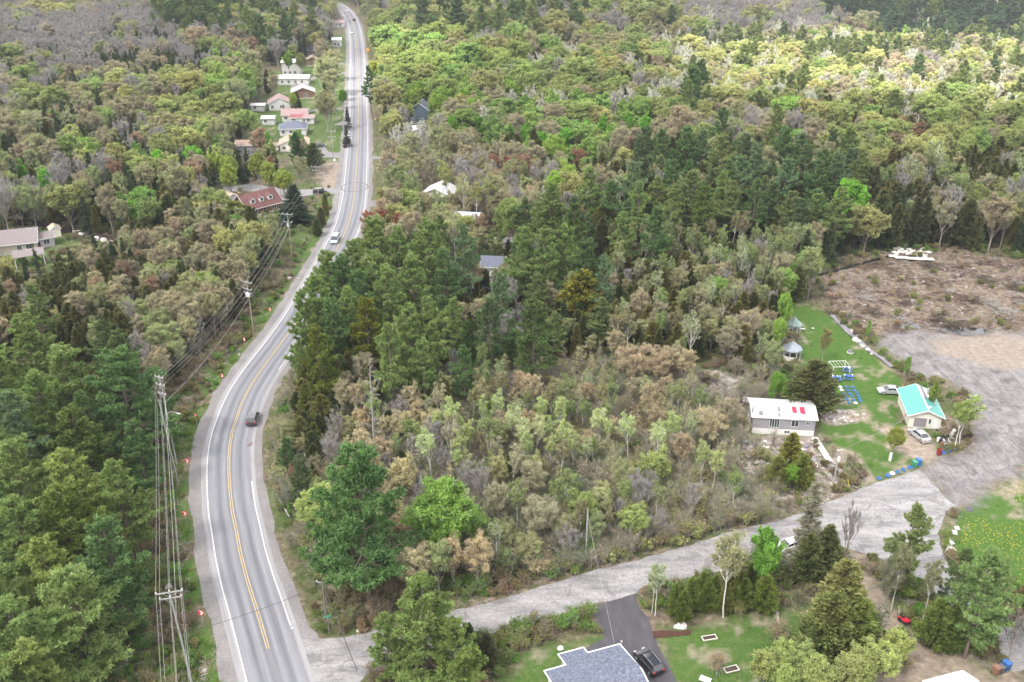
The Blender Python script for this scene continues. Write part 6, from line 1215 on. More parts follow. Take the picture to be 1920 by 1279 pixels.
def car(px, py, head, kind, col, label, cat='car', name='parked_car', simple=False, z=.06):
    """head = heading in degrees (0 = towards +x)"""
    P = G(px, py); o = empty(name, (P.x, P.y, z), R(head), label, cat, 'vehicles'); Lc, Wc = {'sedan': (4.6, 1.8), 'suv': (4.6, 1.88), 'van': (5.1, 1.98)}[kind]
    x = Lc / 2; pr = {'sedan': dict(b=[(-x, .42), (-x + .06, .82), (-x + .75, .98), (.85, .95), (x - .35, .78), (x, .52), (x - .03, .28), (-x + .03, .28)], r=[(-x + .62, .97), (-x + 1.35, 1.36), (-.1, 1.44), (.45, 1.38), (1.25, .93)]),
     'suv': dict(b=[(-x, .5), (-x + .05, 1.0), (-x + .3, 1.08), (1.0, 1.05), (x - .3, .92), (x, .62), (x - .03, .34), (-x + .03, .34)], r=[(-x + .12, 1.07), (-x + .5, 1.62), (-.2, 1.70), (.45, 1.64), (1.3, 1.03)]),
     'van': dict(b=[(-x, .45), (-x + .04, 1.05), (-x + .15, 1.12), (1.5, 1.1), (x - .3, .95), (x, .6), (x - .03, .3), (-x + .03, .3)], r=[(-x + .06, 1.1), (-x + .22, 1.78), (.2, 1.84), (.8, 1.75), (1.9, 1.06)])}[kind]
    b = MB(); B = pr['b']; n = len(B); ys = [-Wc / 2 + .12, -Wc / 2, -Wc / 2 + .02, 0, Wc / 2 - .02, Wc / 2, Wc / 2 - .12]
    secs = [(-Wc / 2 + .0, .90, .05), (-Wc / 2 + .10, 1.0, 0), (Wc / 2 - .10, 1.0, 0), (Wc / 2, .90, .05)]; L = []
    cz = .6
    for y, s_, _ in secs: L += [(p[0] * (1 if s_ == 1 else .975), y, cz + (p[1] - cz) * s_) for p in B]
    F = [tuple(range(n)), tuple(range(4 * n - 1, 3 * n - 1, -1))]
    for i in range(3):
        for k in range(n): j = (k + 1) % n; F.append((i * n + k, i * n + n + k, i * n + n + j, i * n + j))
    b.add(L, F); b.build('body', CP_[col], o, smooth=False)
    T = pr['r']; m = len(T); ti = .0
    # cabin: glass band with painted roof
    b = MB(); w0, w1 = Wc / 2 - .09, Wc / 2 - .27; zt = max(p[1] for p in T); zb = T[0][1]
    def wy(z): return w0 + (w1 - w0) * (z - zb) / (zt - zb)
    L = [(p[0], -wy(p[1]), p[1]) for p in T] + [(p[0], wy(p[1]), p[1]) for p in T]
    F = [tuple(range(m)), tuple(range(2 * m - 1, m - 1, -1))] + [(k, m + k, m + k + 1, k + 1) for k in range(m - 1)]; b.add(L, F); b.build('windows', M_CGLASS, o)
    b = MB(); R_ = T[1:-1]; L = [(p[0], -wy(p[1]) - .012, p[1] + .012) for p in R_] + [(p[0], wy(p[1]) + .012, p[1] + .012) for p in R_] + [(p[0], -wy(p[1] - .05) - .012, p[1] - .05) for p in R_] + [(p[0], wy(p[1] - .05) + .012, p[1] - .05) for p in R_]; k_ = len(R_)
    F = [(i, k_ + i, k_ + i + 1, i + 1) for i in range(k_ - 1)] + [(2 * k_ + i, i, i + 1, 2 * k_ + i + 1) for i in range(k_ - 1)] + [(k_ + i, 3 * k_ + i, 3 * k_ + i + 1, k_ + i + 1) for i in range(k_ - 1)] + [(0, 2 * k_, 3 * k_, k_), (k_ - 1, 2 * k_ - 1, 4 * k_ - 1, 3 * k_ - 1)]
    b.add(L, F)
    for sx in (-1, 1):   # pillars
        for (p, q) in ((T[0], T[1]), (T[-1], T[-2])): b.tube([(p[0], sx * (wy(p[1]) + .005), p[1]), (q[0], sx * (wy(q[1]) + .005), q[1])], .035, 4)
        pm = ((T[1][0] + T[-2][0]) / 2 + .1); b.tube([(pm, sx * (wy(zb) + .005), zb), (pm - .05, sx * (wy(zt) + .005), zt - .05)], .035, 4)
    b.build('roof', CP_[col], o)
    if kind == 'suv':
        for sx in (-1, 1): b = MB(); b.tube([(T[1][0] + .1, sx * (w1 - .06), zt - .01), (0, sx * (w1 - .06), zt + .07), (T[-2][0], sx * (w1 - .06), zt)], .025, 6); b.build('roof_rail', M_RIM, o)
    for wx in (-x + .85, x - .9):
        for sy in (-1, 1):
            b = MB(); r_ = .33 if kind == 'sedan' else .37; b.tube([(wx, sy * (Wc / 2 - .22), r_), (wx, sy * (Wc / 2 + .005), r_)], r_, 18); wh = b.build('wheel', M_TYRE, o)
            b = MB(); b.tube([(wx, sy * (Wc / 2 - .1), r_), (wx, sy * (Wc / 2 + .02), r_)], r_ * .62, 12); b.build('rim', M_RIM, wh)
    for sy in (-1, 1):
        b = MB(); b.box(x - .12, sy * (Wc / 2 - .3), .66, .2, .36, .14, 0, .02); b.build('headlight', M_HEAD, o)
        b = MB(); b.box(-x + .05, sy * (Wc / 2 - .26), .78 if kind == 'sedan' else .92, .1, .34, .18, 0, .02); b.build('tail_light', M_TAIL, o)
        b = MB(); b.box(T[-1][0] - .3, sy * (Wc / 2 + .06), T[-1][1] + .06, .14, .22, .14, 0, .03); b.build('side_mirror', CP_[col], o)
    return o
car(1216, 1248, 117, 'suv', 'black', 'glossy black estate car with roof rails on the blacktop driveway')
i_ = idx(785); t_ = (MAIN[i_ + 1] - MAIN[i_ - 1]); hd = math.degrees(math.atan2(t_.y, t_.x))
car(475, 790, hd, 'suv', 'dark', 'dark car driving away round the highway curve', name='driving_car')
i_ = idx(450); t_ = (MAIN[i_ + 1] - MAIN[i_ - 1]); hd = math.degrees(math.atan2(t_.y, t_.x))
car(629, 453, hd + 180, 'van', 'blue', 'grey-blue van coming down the highway behind the pines', 'van', 'driving_van')
car(1723, 821, 106, 'sedan', 'silver', 'silver sedan parked in front of the teal-roofed garage', z=.02); car(1668, 737, 176, 'sedan', 'silver', 'silver sedan behind the teal-roofed garage on the grass', z=.02)
car(1484, 1027, 22, 'sedan', 'white', 'white car on the side road behind the bright green tree', name='driving_car', z=.05)
car(503, 383, 120, 'sedan', 'white', 'white car parked beside the maroon-roofed house', z=.02); car(601, 363, 10, 'suv', 'black', 'black car waiting in the side street by the lamp post', z=.05); car(600, 276, 10, 'sedan', 'dark', 'dark car on the gravel drive beside the upper power pole', z=.05)
car(651, 22, 100, 'sedan', 'white', 'white car farthest up the highway bend', name='driving_car'); car(664, 39, 95, 'suv', 'dark', 'dark car on the highway bend below the farthest white car', name='driving_car'); car(660, 63, -88, 'sedan', 'white', 'white car coming down the highway below the bend', name='driving_car')
car(636, 44, 20, 'van', 'cyan', 'bright blue van beside the upper highway', 'van', 'parked_van'); car(580, 212, 70, 'sedan', 'white', 'white car between the village houses', z=.02)
# ---------------------------------------------------------------- power poles and cables
M_POLE = bark('pole_wood', (.27, .22, .18), .2); M_POLEG = bark('grey_pole_wood', (.25, .255, .25), .15); M_INS = paint('porcelain', (.48, .48, .48), .3, .05); M_CABLE = paint('aluminium_cable', (.26, .255, .25), .5, .1); M_DCABLE = paint('dark_cable', (.05, .05, .055), .6, .1)
def pole(base, h, label, arms=((.97, 2.6), (.86, 2.2)), ang=0, mat=None, lean=(0, 0), r=.13, trans=0, lamp=None, braces=True, loc=None):
    P = loc if loc is not None else G(*base); o = empty('utility_pole', (P.x, P.y, 0), ang, label, 'utility pole', 'utility poles'); b = MB(); top = Vector((lean[0], lean[1], h)); b.tube([(0, 0, -.3), top * .5, top], [r, r * .85, r * .65], 10); b.build('pole', mat or M_POLE, o); pts = []
    for f, w in arms:
        c = top * f; a = MB(); a.box(c.x, c.y - .16, c.z, w, .11, .13)
        if braces:
            for s_ in (-1, 1): a.tube([(c.x + s_ * w * .28, c.y - .16, c.z - .06), (c.x, c.y - .13, c.z - .7)], .025, 4)
        ar = a.build('crossarm', M_POLEG, o); row = []
        for u in (-.47, 0, .47):
            ins = MB(); ins.lathe(c.x + u * w, c.y - .16, [(.06, c.z + .07), (.09, c.z + .12), (.05, c.z + .2), (.10, c.z + .24), (.04, c.z + .38)], 8); ins.build('insulator', M_INS, ar)
            row.append(o.matrix_basis @ Vector((c.x + u * w, c.y - .16, c.z + .38)) if False else Matrix.Translation((P.x, P.y, 0)) @ Matrix.Rotation(ang, 4, 'Z') @ Vector((c.x + u * w, c.y - .16, c.z + .38)))
        pts.append(row)
    for k in range(trans):
        a_ = (k - (trans - 1) / 2) * 1.0 - 1.57; c = top * .76; q = MB(); q.lathe(c.x + .42 * math.cos(a_), c.y + .42 * math.sin(a_), [(.2, c.z - .45), (.24, c.z - .4), (.24, c.z + .35), (.18, c.z + .45)], 12); q.build('transformer', M_INS, o)
    if lamp:
        q = MB(); z = lamp[1]; q.tube([(0, 0, z), (.6, 0, z + .55), (1.6, 0, z + .75), (lamp[0], 0, z + .72)], .05, 6); am = q.build('lamp_arm', M_GREY, o); q = MB(); q.box(lamp[0] + .2, 0, z + .7, .75, .28, .14, 0, .04); q.build('lamp_head', M_GREY, am)
    o['pts'] = 0; del o['pts']; return pts, Matrix.Translation((P.x, P.y, 0)) @ Matrix.Rotation(ang, 4, 'Z') @ Vector((lean[0] * .7, lean[1] * .7, h * .7))
pA, cA = pole((362, 1290), 15.2, 'greenish pole with two wide crossarms at the bottom of the power line', ((.985, 3.1), (.93, 2.5)), R(14), M_POLEG, lean=(-.6, .3), r=.14)
pB, cB = pole((331, 868), hgt(G(331, 868), 705), 'tall pole whose short crossarms step down toward the street lamp', ((.985, 1.7), (.90, 1.7), (.80, 1.6)), R(-25), M_POLEG, lean=(-.3, 0), lamp=(2.3, 9.6))
pole((334, 905), 15, 'second slim pole leaning against the lamp-bearing pole', (), 0, M_POLEG, lean=(-1.2, 1.2), r=.12)
pC, cC = pole((476, 628), 12.6, 'brown pole with three crossarms and white transformers beside the curve', ((.985, 3.0), (.86, 2.5), (.79, 1.9)), R(-30), None, trans=3)
pD, cD = pole((548, 487), 12.6, 'brown roadside pole beyond the slim dark spruce', ((.985, 2.8), (.82, 2.2)), R(-8), None, trans=1)
pE, cE = pole((597, 366), hgt(G(597, 366), 312), 'pole at the corner of the side street', ((.985, 2.8), (.86, 2.4)), 0, None, lamp=(2.0, 6.5))
pF, cF = pole((626, 307), 11.5, 'pole standing beside the upper gravel drive', ((.985, 3.0), (.82, 2.6)), 0, None)
pG, cG = pole((631, 226), 11, 'pole across from the red roofs in the village', ((.985, 3.0), (.84, 2.6)), 0, M_POLEG); pH, cH = pole((636, 142), 11.5, 'pale pole at the upper village lane', ((.985, 3.0), (.84, 2.6)), 0, M_POLEG); pI, cI = pole((636, 84), 11.5, 'pole beside the small white house on the upper highway', ((.985, 3.0), (.84, 2.6)), 0, M_POLEG); pJ, cJ = pole((640, 36), 11, 'farthest visible pole near the blue van', ((.985, 2.8),), 0, M_POLEG)
K0 = [Vector((p.x + 15.5, p.y - 42, p.z)) for p in pA[0]]; K1 = [Vector((p.x + 15.5, p.y - 42, p.z)) for p in pA[1]]
def cable(a, b, label, sag=.9, r=.017, m=None, group='power cables'):
    a, b = Vector(a), Vector(b); n = 14; pts = [a.lerp(b, i / n) - Vector((0, 0, sag * 4 * (i / n) * (1 - i / n))) for i in range(n + 1)]; q = MB(); q.tube(pts, r, 4, False); o = q.build('power_cable', m or M_CABLE); return tag(o, label, 'cable', group)
def span(X, Y, lab):
    for j, (u, v) in enumerate(zip(X, Y)): cable(u, v, ('left', 'middle', 'right')[j] + ' cable ' + lab)
span(K0, pA[0], 'on the upper arm running out of the bottom edge'); span(K1, pA[1], 'on the lower arm running out of the bottom edge')
span(pA[0], pB[0], 'from the wide upper crossarm to the lamp-bearing pole top'); span(pA[1], pB[1], 'from the lower wide crossarm to the lamp-bearing pole')
span(pB[0], pC[0], 'from the lamp-bearing pole top to the transformer pole'); span(pB[1], pC[1], 'from the second arm of the lamp-bearing pole to the transformer pole')
span(pC[0], pD[0], 'on top between transformer pole and roadside pole'); span(pC[1], pD[1], 'on the second arm between transformer pole and roadside pole')
span(pD[0], pE[0], 'on top between roadside pole and side street pole'); span(pE[0], pF[0], 'on top above the straw field'); span(pE[1], pF[1], 'on the second arm above the straw field')
span(pF[0], pG[0], 'on top beside the village pine'); span(pG[0], pH[0], 'on top beside the upper village'); span(pH[0], pI[0], 'on top above the upper lane'); span(pI[0], pJ[0], 'on top nearest the highway bend')
cable(cA, cB, 'thick bundled cable low between wide-armed pole and lamp-bearing pole', 1.2, .032); cable(cB, cC, 'thick bundled cable low between lamp-bearing pole and transformer pole', 1.4, .032); cable(cC, cD, 'thick bundled cable low between transformer and roadside pole', 1.2, .032)
# corner pole and its cables
pole((613, 1170), 7.6, 'weathered dark pole with one short arm at the street sign', ((.90, 1.7),), R(172), bark('dark_pole', (.15, .13, .115)), lean=(0, 0), r=.15, braces=False)
cp = G(613, 1170) + Vector((0, 0, 7.3)); cable((cA.x, cA.y, 8.5), cp + Vector((0, 0, -.6)), 'dark cable crossing over the highway near the junction', .5, .035, M_DCABLE); e_ = G(700, 1330); cable(cp, (e_.x - 1.5, e_.y, 6.2), 'dark cable running over the junction to the bottom edge', .3, .05, M_DCABLE)
# poles of the side road
pole((1098, 1054), hgt(G(1098, 1054), 955), 'bare grey-green pole without crossarms on the side road verge', (), 0, M_POLEG, r=.15)
_, cK = pole((1561, 918), 8.0, 'pale pole with a small transformer at the mobile home drive', ((.93, .7),), 0, M_POLEG, trans=1, r=.14, braces=False)
g1 = G(1098, 1054); cable(cK + Vector((0, 0, 1.8)), (63, 96, 6.5), 'thin cable from the mobile home pole over the side road', .8, .02); cable((g1.x, g1.y, 8.6), (O.x + 7, O.y + 1.5, 5.1), 'thin cable from the bare pole down to the blue-grey roof', .4, .02); cable(cK + Vector((0, 0, 1.6)), (46, 147.5, 4.4), 'short cable from the pale pole to the mobile home', .4, .02); cable(cK + Vector((0, 0, 2)), (73, 149.5, 4), 'cable from the pale pole toward the garage gable', .5, .02)
# ---------------------------------------------------------------- signs
M_SRED = paint('sign_red', (.55, .03, .03), .5, .05); M_SWHITE = paint('sign_white', (.78, .78, .78), .4, .03)
def chevron(px, py, facing, label):
    P = G(px, py); o = empty('chevron_sign', (P.x, P.y, 0), R(facing), label, 'road sign', 'chevron signs on the outside of the curve'); b = MB(); b.box(0, .04, 1.1, .06, .04, 2.3); b.build('post', M_GREY, o)
    b = MB(); b.box(0, 0, 2.1, .70, .02, .78); b.build('board', M_SRED, o); b = MB(); c = [(-.24, -.33), (.02, -.33), (.29, 0), (.02, .33), (-.24, .33), (.05, 0)]
    b.add([(x, -.014, 2.1 + z) for x, z in c] + [(x, -.011, 2.1 + z) for x, z in c], [(0, 1, 2, 5), (5, 2, 3, 4), (6, 11, 8, 7), (11, 10, 9, 8)]); b.build('arrow', M_SWHITE, o)
for px, py, f, lb in [(381,1172,10,'nearest red and white chevron sign, beside the wide-armed pole'),(350,984,5,'second red and white chevron sign up the curve'),(354,884,-5,'red and white chevron sign left of the edge line below the street lamp'),(369,797,-15,'red and white chevron sign beside the street lamp'),(419,722,-30,'red and white chevron sign on the grass strip at mid curve'),(460,653,-35,'red and white chevron sign below the transformer pole'),(508,596,-40,'farthest red and white chevron sign, above the transformer pole foot')]: chevron(px, py, f, lb)
P = G(617, 1187); o = empty('street_name_sign', (P.x, P.y, 0), R(15), 'green street name sign on a thin post at the junction', 'street sign'); b = MB(); b.tube([(0, 0, -.2), (0, 0, 2.7)], .035, 6); b.build('post', M_GREY, o); b = MB(); b.box(0, 0, 2.85, 1.0, .03, .24); b.build('name_board', paint('sign_green', (.02, .26, .16), .5, .05), o)
P = G(690, 104); o = empty('warning_sign', (P.x, P.y, 0), 0, 'orange warning sign beside the upper highway', 'road sign'); b = MB(); b.box(0, .04, 1.2, .08, .06, 2.6); b.build('post', M_GREY, o); b = MB(); b.box(0, 0, 0, 1.5, .03, 1.5); x = b.build('board', paint('sign_orange', (.75, .28, .02), .5, .05), o); x.location = (0, 0, 3.0); x.rotation_euler = (0, R(45), 0)
P = G(628, 311); o = empty('warning_sign', (P.x, P.y, 0), 0, 'pale diamond sign at the foot of the pole by the gravel drive', 'road sign'); b = MB(); b.box(0, .04, .9, .07, .05, 1.8); b.build('post', M_GREY, o); b = MB(); b.box(0, 0, 0, .8, .03, .8); x = b.build('board', M_SWHITE, o); x.location = (0, 0, 2.1); x.rotation_euler = (0, R(45), 0)
M_MARK = paint('marker_yellow', (.62, .52, .06), .5, .05)
def rod(name, a, lean, h, m, label, r=.05, cat='marker'):
    P = G(*a); q = MB(); q.tube([(0, 0, -.2), (lean[0], lean[1], h)], r, 6); o = q.build(name, m); o.location = (P.x, P.y, 0); return tag(o, label, cat, name + 's')
rod('marker_post', (1042, 1062), (1.1, .7, 0), 1.6, M_MARK, 'slanted yellow guy marker left of the bare pole'); rod('marker_post', (1588, 920), (-.5, .4), 1.7, M_MARK, 'left of two slanted yellow guy markers at the mobile home drive'); rod('marker_post', (1594, 918), (-.5, .4), 1.7, M_MARK, 'right of two slanted yellow guy markers at the mobile home drive'); rod('marker_post', (940, 1178), (0, 0), 1.0, M_WTRIM, 'white stub post on the edge of the side road', .06); rod('stake', (762, 1080), (-1.2, .8), 2.6, M_SNAG, 'thin pale leaning stake right of the big corner pine', .04)
# ---------------------------------------------------------------- yards: bins, planters, junk, tables
M_BLUE = paint('blue_plastic', (.035, .12, .34), .45, .1); M_TBLUE = paint('blue_painted_tyre', (.04, .12, .25), .7, .3); M_TWH = paint('pale_painted_tyre', (.50, .58, .62), .6, .15); M_GREEN = paint('green_plastic', (.05, .22, .14), .45, .1); M_BROWN = paint('brown_plastic', (.20, .11, .075), .5, .1); M_MAROON = paint('maroon_plastic', (.16, .02, .025), .5, .1)
def wheelie(px, py, ang, m, label, s=1.0, z=.03):
    P = G(px, py); o = empty('wheeled_bin', (P.x, P.y, z), R(ang), label, 'bin', 'wheeled bins'); b = MB(); w, d, h = .30 * s, .36 * s, .98 * s
    b.add([(-w * .8, -d * .75, .08), (w * .8, -d * .75, .08), (w * .8, d * .75, .08), (-w * .8, d * .75, .08), (-w, -d, h), (w, -d, h), (w, d, h), (-w, d, h)], [(3, 2, 1, 0), (4, 5, 6, 7), (0, 1, 5, 4), (1, 2, 6, 5), (2, 3, 7, 6), (3, 0, 4, 7)]); b.build('body', m, o)
    b = MB(); b.box(0, -.02, h + .04, w * 2.15, d * 2.15, .07, 0, .02); b.tube([(-w, d + .05, h + .02), (w, d + .05, h + .02)], .025, 6); b.build('lid', m, o)
    for sx in (-1, 1): b = MB(); b.tube([(sx * w * .7, d * .8, .12), (sx * (w * .7 + .07), d * .8, .12)], .12, 12); b.build('wheel', M_BLACK, o)
wheelie(1721, 873, 10, M_BLUE, 'blue wheeled bin at the corner of the lawn', 1.25); wheelie(1714, 876, 10, M_GREEN, 'green wheeled bin beside the blue one at lawn corner', 1.15)
wheelie(1866, 1264, 25, M_BROWN, 'brown wheeled bin at the lower right gravel', 1.2); wheelie(1875, 1262, 25, M_DGREY, 'dark wheeled bin between brown and blue bins', 1.1); wheelie(1885, 1256, 25, M_BLUE, 'blue wheeled bin right of the brown bin', 1.25)
P = G(1760, 853); b = MB(); b.lathe(0, 0, [(.36, 0), (.4, .1), (.42, 1.1), (.45, 1.15), (.40, 1.16), (.36, .95)], 16); o = b.build('barrel', M_MAROON); o.location = (P.x, P.y, 0); tag(o, 'maroon barrel beside a blue tyre at garage lawn', 'barrel')
M_SOIL = paint('potting_soil', (.05, .035, .025), .95, .3)
def tyre(px, py, m, label, s=1.0, group='painted tyre planters'):
    P = G(px, py); o = empty('tyre_planter', (P.x, P.y, 0), 0, label, 'planter', group); b = MB(); b.torus(0, 0, .15 * s, .30 * s, .13 * s, 18, 8, 1.1); b.build('tyre', m, o); b = MB(); b.lathe(0, 0, [(.24 * s, .02), (.24 * s, .16 * s), (.02, .2 * s)], 12); b.build('soil', M_SOIL, o)
for i, (px, py, m_) in enumerate([(1648,898,M_TBLUE),(1664,893,M_BLUE),(1673,889,M_TWH),(1683,886,M_TBLUE),(1694,882,M_TBLUE),(1706,878,M_BLUE)]): tyre(px, py, m_, ('first', 'second', 'third, pale', 'fourth', 'fifth', 'sixth')[i] + ' painted tyre planter along the lawn edge from the left', 1.05)
for px, py, lb in ((1767,850,'blue tyre planter beside the maroon barrel'),(1777,847,'middle blue tyre planter of the garage lawn'),(1789,842,'blue tyre planter nearest the gravel lot')): tyre(px, py, M_BLUE, lb, 1.2)
TG = [(1587,727,1),(1598,727,1),(1590,733,1),(1601,733,1),(1582,739,0),(1593,739,0),(1606,737,1),(1585,744,0),(1597,744,0),(1609,743,1),(1588,750,0),(1600,751,1),(1611,748,1),(1592,756,1),(1604,757,2),(1575,727,2),(1578,732,2),(1613,753,1)]
for i, (px, py, k) in enumerate(TG): tyre(px, py, (M_TBLUE, M_TBLUE, M_TWH)[k], 'painted tyre planter in the staggered bed behind the vegetable plot', .95, 'staggered bed of painted tyres')
# picnic tables with blue goods, pergola frame
M_CANV = paint('blue_goods', (.04, .10, .30), .6, .4, 6)
def table(px, py, ang, label):
    P = G(px, py); o = empty('picnic_table', (P.x, P.y, 0), R(ang), label, 'table', 'tables on the lawn'); b = MB(); b.box(0, 0, .74, 1.9, .8, .06); b.build('table_top', M_CANV, o)
    for sy in (-1, 1): b = MB(); b.box(0, sy * .75, .44, 1.9, .28, .05); b.build('bench', M_BLUE if sy < 0 else M_GREY, o)
    for sx in (-1, 1):
        b = MB(); b.tube([(sx * .7, -.75, 0), (sx * .7, -.2, .72)], .05, 4); b.tube([(sx * .7, .75, 0), (sx * .7, .2, .72)], .05, 4); b.box(sx * .7, 0, .40, .05, 1.6, .09); b.build('leg', M_GREY, o)
    q = random.Random(px); 
    for k in range(5):
        b = MB(); b.lathe(0, 0, [(.10, 0), (.15, .02), (.17, .24), (.13, .25)], 10); c = b.build('plant_pot', (M_TWH, M_BLUE, M_WTRIM)[k % 3]); c.location = (P.x + q.uniform(-.8, .8), P.y + q.uniform(-.3, .3), .77); tag(c, 'small pot standing on the ' + ('left' if px < 1575 else 'right') + ' cluttered blue table', 'pot', 'pots on the tables')
table(1568, 713, 5, 'left cluttered blue table on the lawn'); table(1590, 711, -20, 'right cluttered blue table on the lawn'); table(1588, 696, -15, 'far blue table beneath the pergola')
P = G(1575, 705); o = empty('pergola', (P.x, P.y + 1.2, 0), R(4), 'thin white metal pergola frame over the tables', 'pergola'); 
for x, y in ((-1.7, -1.3), (1.7, -1.3), (1.7, 1.3), (-1.7, 1.3)): b = MB(); b.tube([(x, y, 0), (x, y, 2.1)], .05, 6); b.build('post', M_WTRIM, o)
b = MB(); b.tube([(-1.7, -1.3, 2.1), (1.7, -1.3, 2.1), (1.7, 1.3, 2.1), (-1.7, 1.3, 2.1), (-1.7, -1.3, 2.1)], .05, 6); [b.tube([(-1.7 + i * .68, -1.3, 2.12), (-1.7 + i * .68, 1.3, 2.12)], .03, 4) for i in range(1, 5)]; b.build('top_frame', M_WTRIM, o)
def board(px, py, ang, w, d, m, label, tilt=0, z=.12, name='board', group='loose sheets and boards', rim=None):
    P = G(px, py); o = empty(name, (P.x, P.y, z), R(ang), label, 'board', group); b = MB(); b.box(0, 0, 0, w, d, .05); c = b.build('sheet', m, o); c.rotation_euler = (R(tilt), 0, 0)
    if rim:
        b = MB(); [b.box(*v) for v in ((0, d / 2, .03, w + .12, .10, .16), (0, -d / 2, .03, w + .12, .10, .16), (w / 2, 0, .03, .10, d - .11, .16), (-w / 2, 0, .03, .10, d - .11, .16))]; b.build('rim', rim, o)
    return o
board(1394, 828, -8, 1.5, .9, M_PBLUE, 'pale blue sheet lying in front of the mobile home'); board(1435, 839, -25, 1.2, .7, M_WTRIM, 'white board on the stony slope below the mobile home'); board(1562, 737, 75, 1.8, .9, M_WTRIM, 'white slide-like sheet left of the tyre bed', 25, .35)
board(1499, 720, -60, 2.6, 1.1, M_LGSID, 'pale boat-shaped sheet leaning behind the cedar', 25, .5); board(1487, 728, -50, 2.4, 1.2, M_GSH, 'grey sheet on the scrap pile behind the mobile home', 12, .4); board(1473, 734, 0, 1.6, 1.0, M_DGREY, 'dark box-like panel behind the mobile home roof', 30, .5)
board(1500, 617, -12, 2.2, .4, M_WTRIM, 'white plank lying right of the small gazebo'); board(1524, 617, 0, .5, .4, M_WTRIM, 'small white item alone on the far lawn', 0, .2)
board(1330, 1197, 12, 1.9, .75, M_SOIL, 'left dark window-well bed framed in pale wood', 0, .1, 'garden_bed', 'framed beds on the lower lawn', paint('pale_frame', (.48, .46, .42))); board(1371, 1256, 17, 1.8, .85, M_SOIL, 'right dark bed framed in pale wood on lower lawn', 0, .1, 'garden_bed', 'framed beds on the lower lawn', paint('pale_frame', (.48, .46, .42))); board(1322, 1277, -30, 1.4, .9, M_LGSID, 'pale slatted panel at the bottom edge of the lower lawn', 0, .3)
board(1458, 1162, 80, 2.6, .35, M_SNAG, 'weathered plank standing near the split logs', 10, .3)
# red lawn machine and white chairs
P = G(1694, 1166); o = empty('ride_on_mower', (P.x, P.y, 0), R(-60), 'red ride-on mower parked by the trees', 'mower'); b = MB(); b.box(.45, 0, .62, .75, .6, .38, 0, .1); b.box(-.15, 0, .42, 1.3, .66, .14, 0, .04); b.build('bonnet', paint('mower_red', (.50, .01, .03), .35, .05), o)
b = MB(); b.box(-.35, 0, .68, .42, .45, .12, 0, .05); b.box(-.56, 0, .88, .1, .45, .36, 0, .04); b.build('seat', M_BLACK, o); b = MB(); b.torus(.06, 0, .98, .15, .02, 14, 6); b.tube([(.14, 0, .6), (.06, 0, .98)], .02, 6); b.build('steering_wheel', M_BLACK, o); b = MB(); b.box(.05, 0, .2, .8, 1.0, .16, 0, .05); b.build('cutting_deck', M_BLACK, o)
for wx, r_ in ((.6, .2), (-.4, .27)):
    for sy in (-1, 1): b = MB(); b.tube([(wx, sy * .3, r_), (wx, sy * .46, r_)], r_, 14); b.build('wheel', M_BLACK, o)
def chair(px, py, ang, label):
    P = G(px, py); o = empty('garden_chair', (P.x, P.y, 0), R(ang), label, 'chair', 'white garden chairs'); b = MB(); b.box(0, 0, .38, .56, .52, .05, 0, .015); b.build('seat', M_WTRIM, o)
    b = MB(); [b.box(-.22 + k * .11, .31, .72, .09, .04, .72) for k in range(5)]; b.build('backrest', M_WTRIM, o)
    for sx in (-1, 1):
        b = MB(); b.box(sx * .33, 0, .6, .11, .62, .04); b.build('armrest', M_WTRIM, o)
        for y in (-.24, .27): b = MB(); b.box(sx * .3, y, .29, .06, .06, .58); b.build('leg', M_WTRIM, o)
chair(1688, 1150, 75, 'white garden chair farther from the red mower'); chair(1691, 1157, 70, 'white garden chair nearer the red mower')
def log(px, py, ang, label, r=.28, h=.45):
    P = G(px, py); o = empty('tree_stump', (P.x, P.y, 0), R(ang), label, 'stump', 'cut logs'); b = MB(); b.lathe(0, 0, [(r, 0), (r * .95, h)], 14); b.build('trunk', M_HBARK, o); b = MB(); b.lathe(0, 0, [(r * .88, h), (r * .86, h + .015)], 14); b.build('cut_face', paint('fresh_cut_wood', (.50, .30, .16), .8, .15), o)
log(1503, 1155, 0, 'left cut log with orange face in the lower yard'); log(1515, 1151, 30, 'right cut log with orange face in the lower yard', .25)
# junk beside the garage
jr = random.Random(12); JM = [M_BLACK, M_BLACK, M_DGREY, M_WTRIM, M_GREY, paint('rust', (.16, .07, .04), .8), M_BLACK]
for i in range(26):
    px, py = jr.uniform(1757, 1784), jr.uniform(806, 838); P = G(px, py); b = MB(); m_ = JM[i % len(JM)]; k = i % 4
    if k == 0: b.torus(0, 0, .12, .30, .11, 16, 8); nm, ct, lb = 'tyre_ring', 'tyre', 'old black tyre in the junk heap beside the garage'
    elif k == 1: b.box(0, 0, .3, jr.uniform(.5, 1.0), jr.uniform(.4, .7), jr.uniform(.4, .7), 0, .05); b.box(.05, 0, .68, .4, .3, .1, 0, .03); nm, ct, lb = 'scrap_box', 'box', 'scrap box in the junk heap beside the garage'
    elif k == 2: b.tube([(-.9, 0, .15), (0, .1, .5), (.9, 0, .75)], .06, 6); b.box(.1, .1, .35, 1.2, .12, .05); nm, ct, lb = 'scrap_pipe', 'scrap', 'bent scrap pipe in the junk heap beside the garage'
    else: b.lathe(0, 0, [(.28, 0), (.3, .05), (.3, .75), (.27, .8)], 14); nm, ct, lb = 'old_drum', 'drum', 'old drum in the junk heap beside the garage'
    o = b.build(nm, m_ if k else M_BLACK); o.location = (P.x, P.y, 0); o.rotation_euler = (jr.uniform(-.15, .15), jr.uniform(-.15, .15), jr.uniform(0, 6.28)); tag(o, lb, ct, lb.replace(' in the', 's in the', 1))
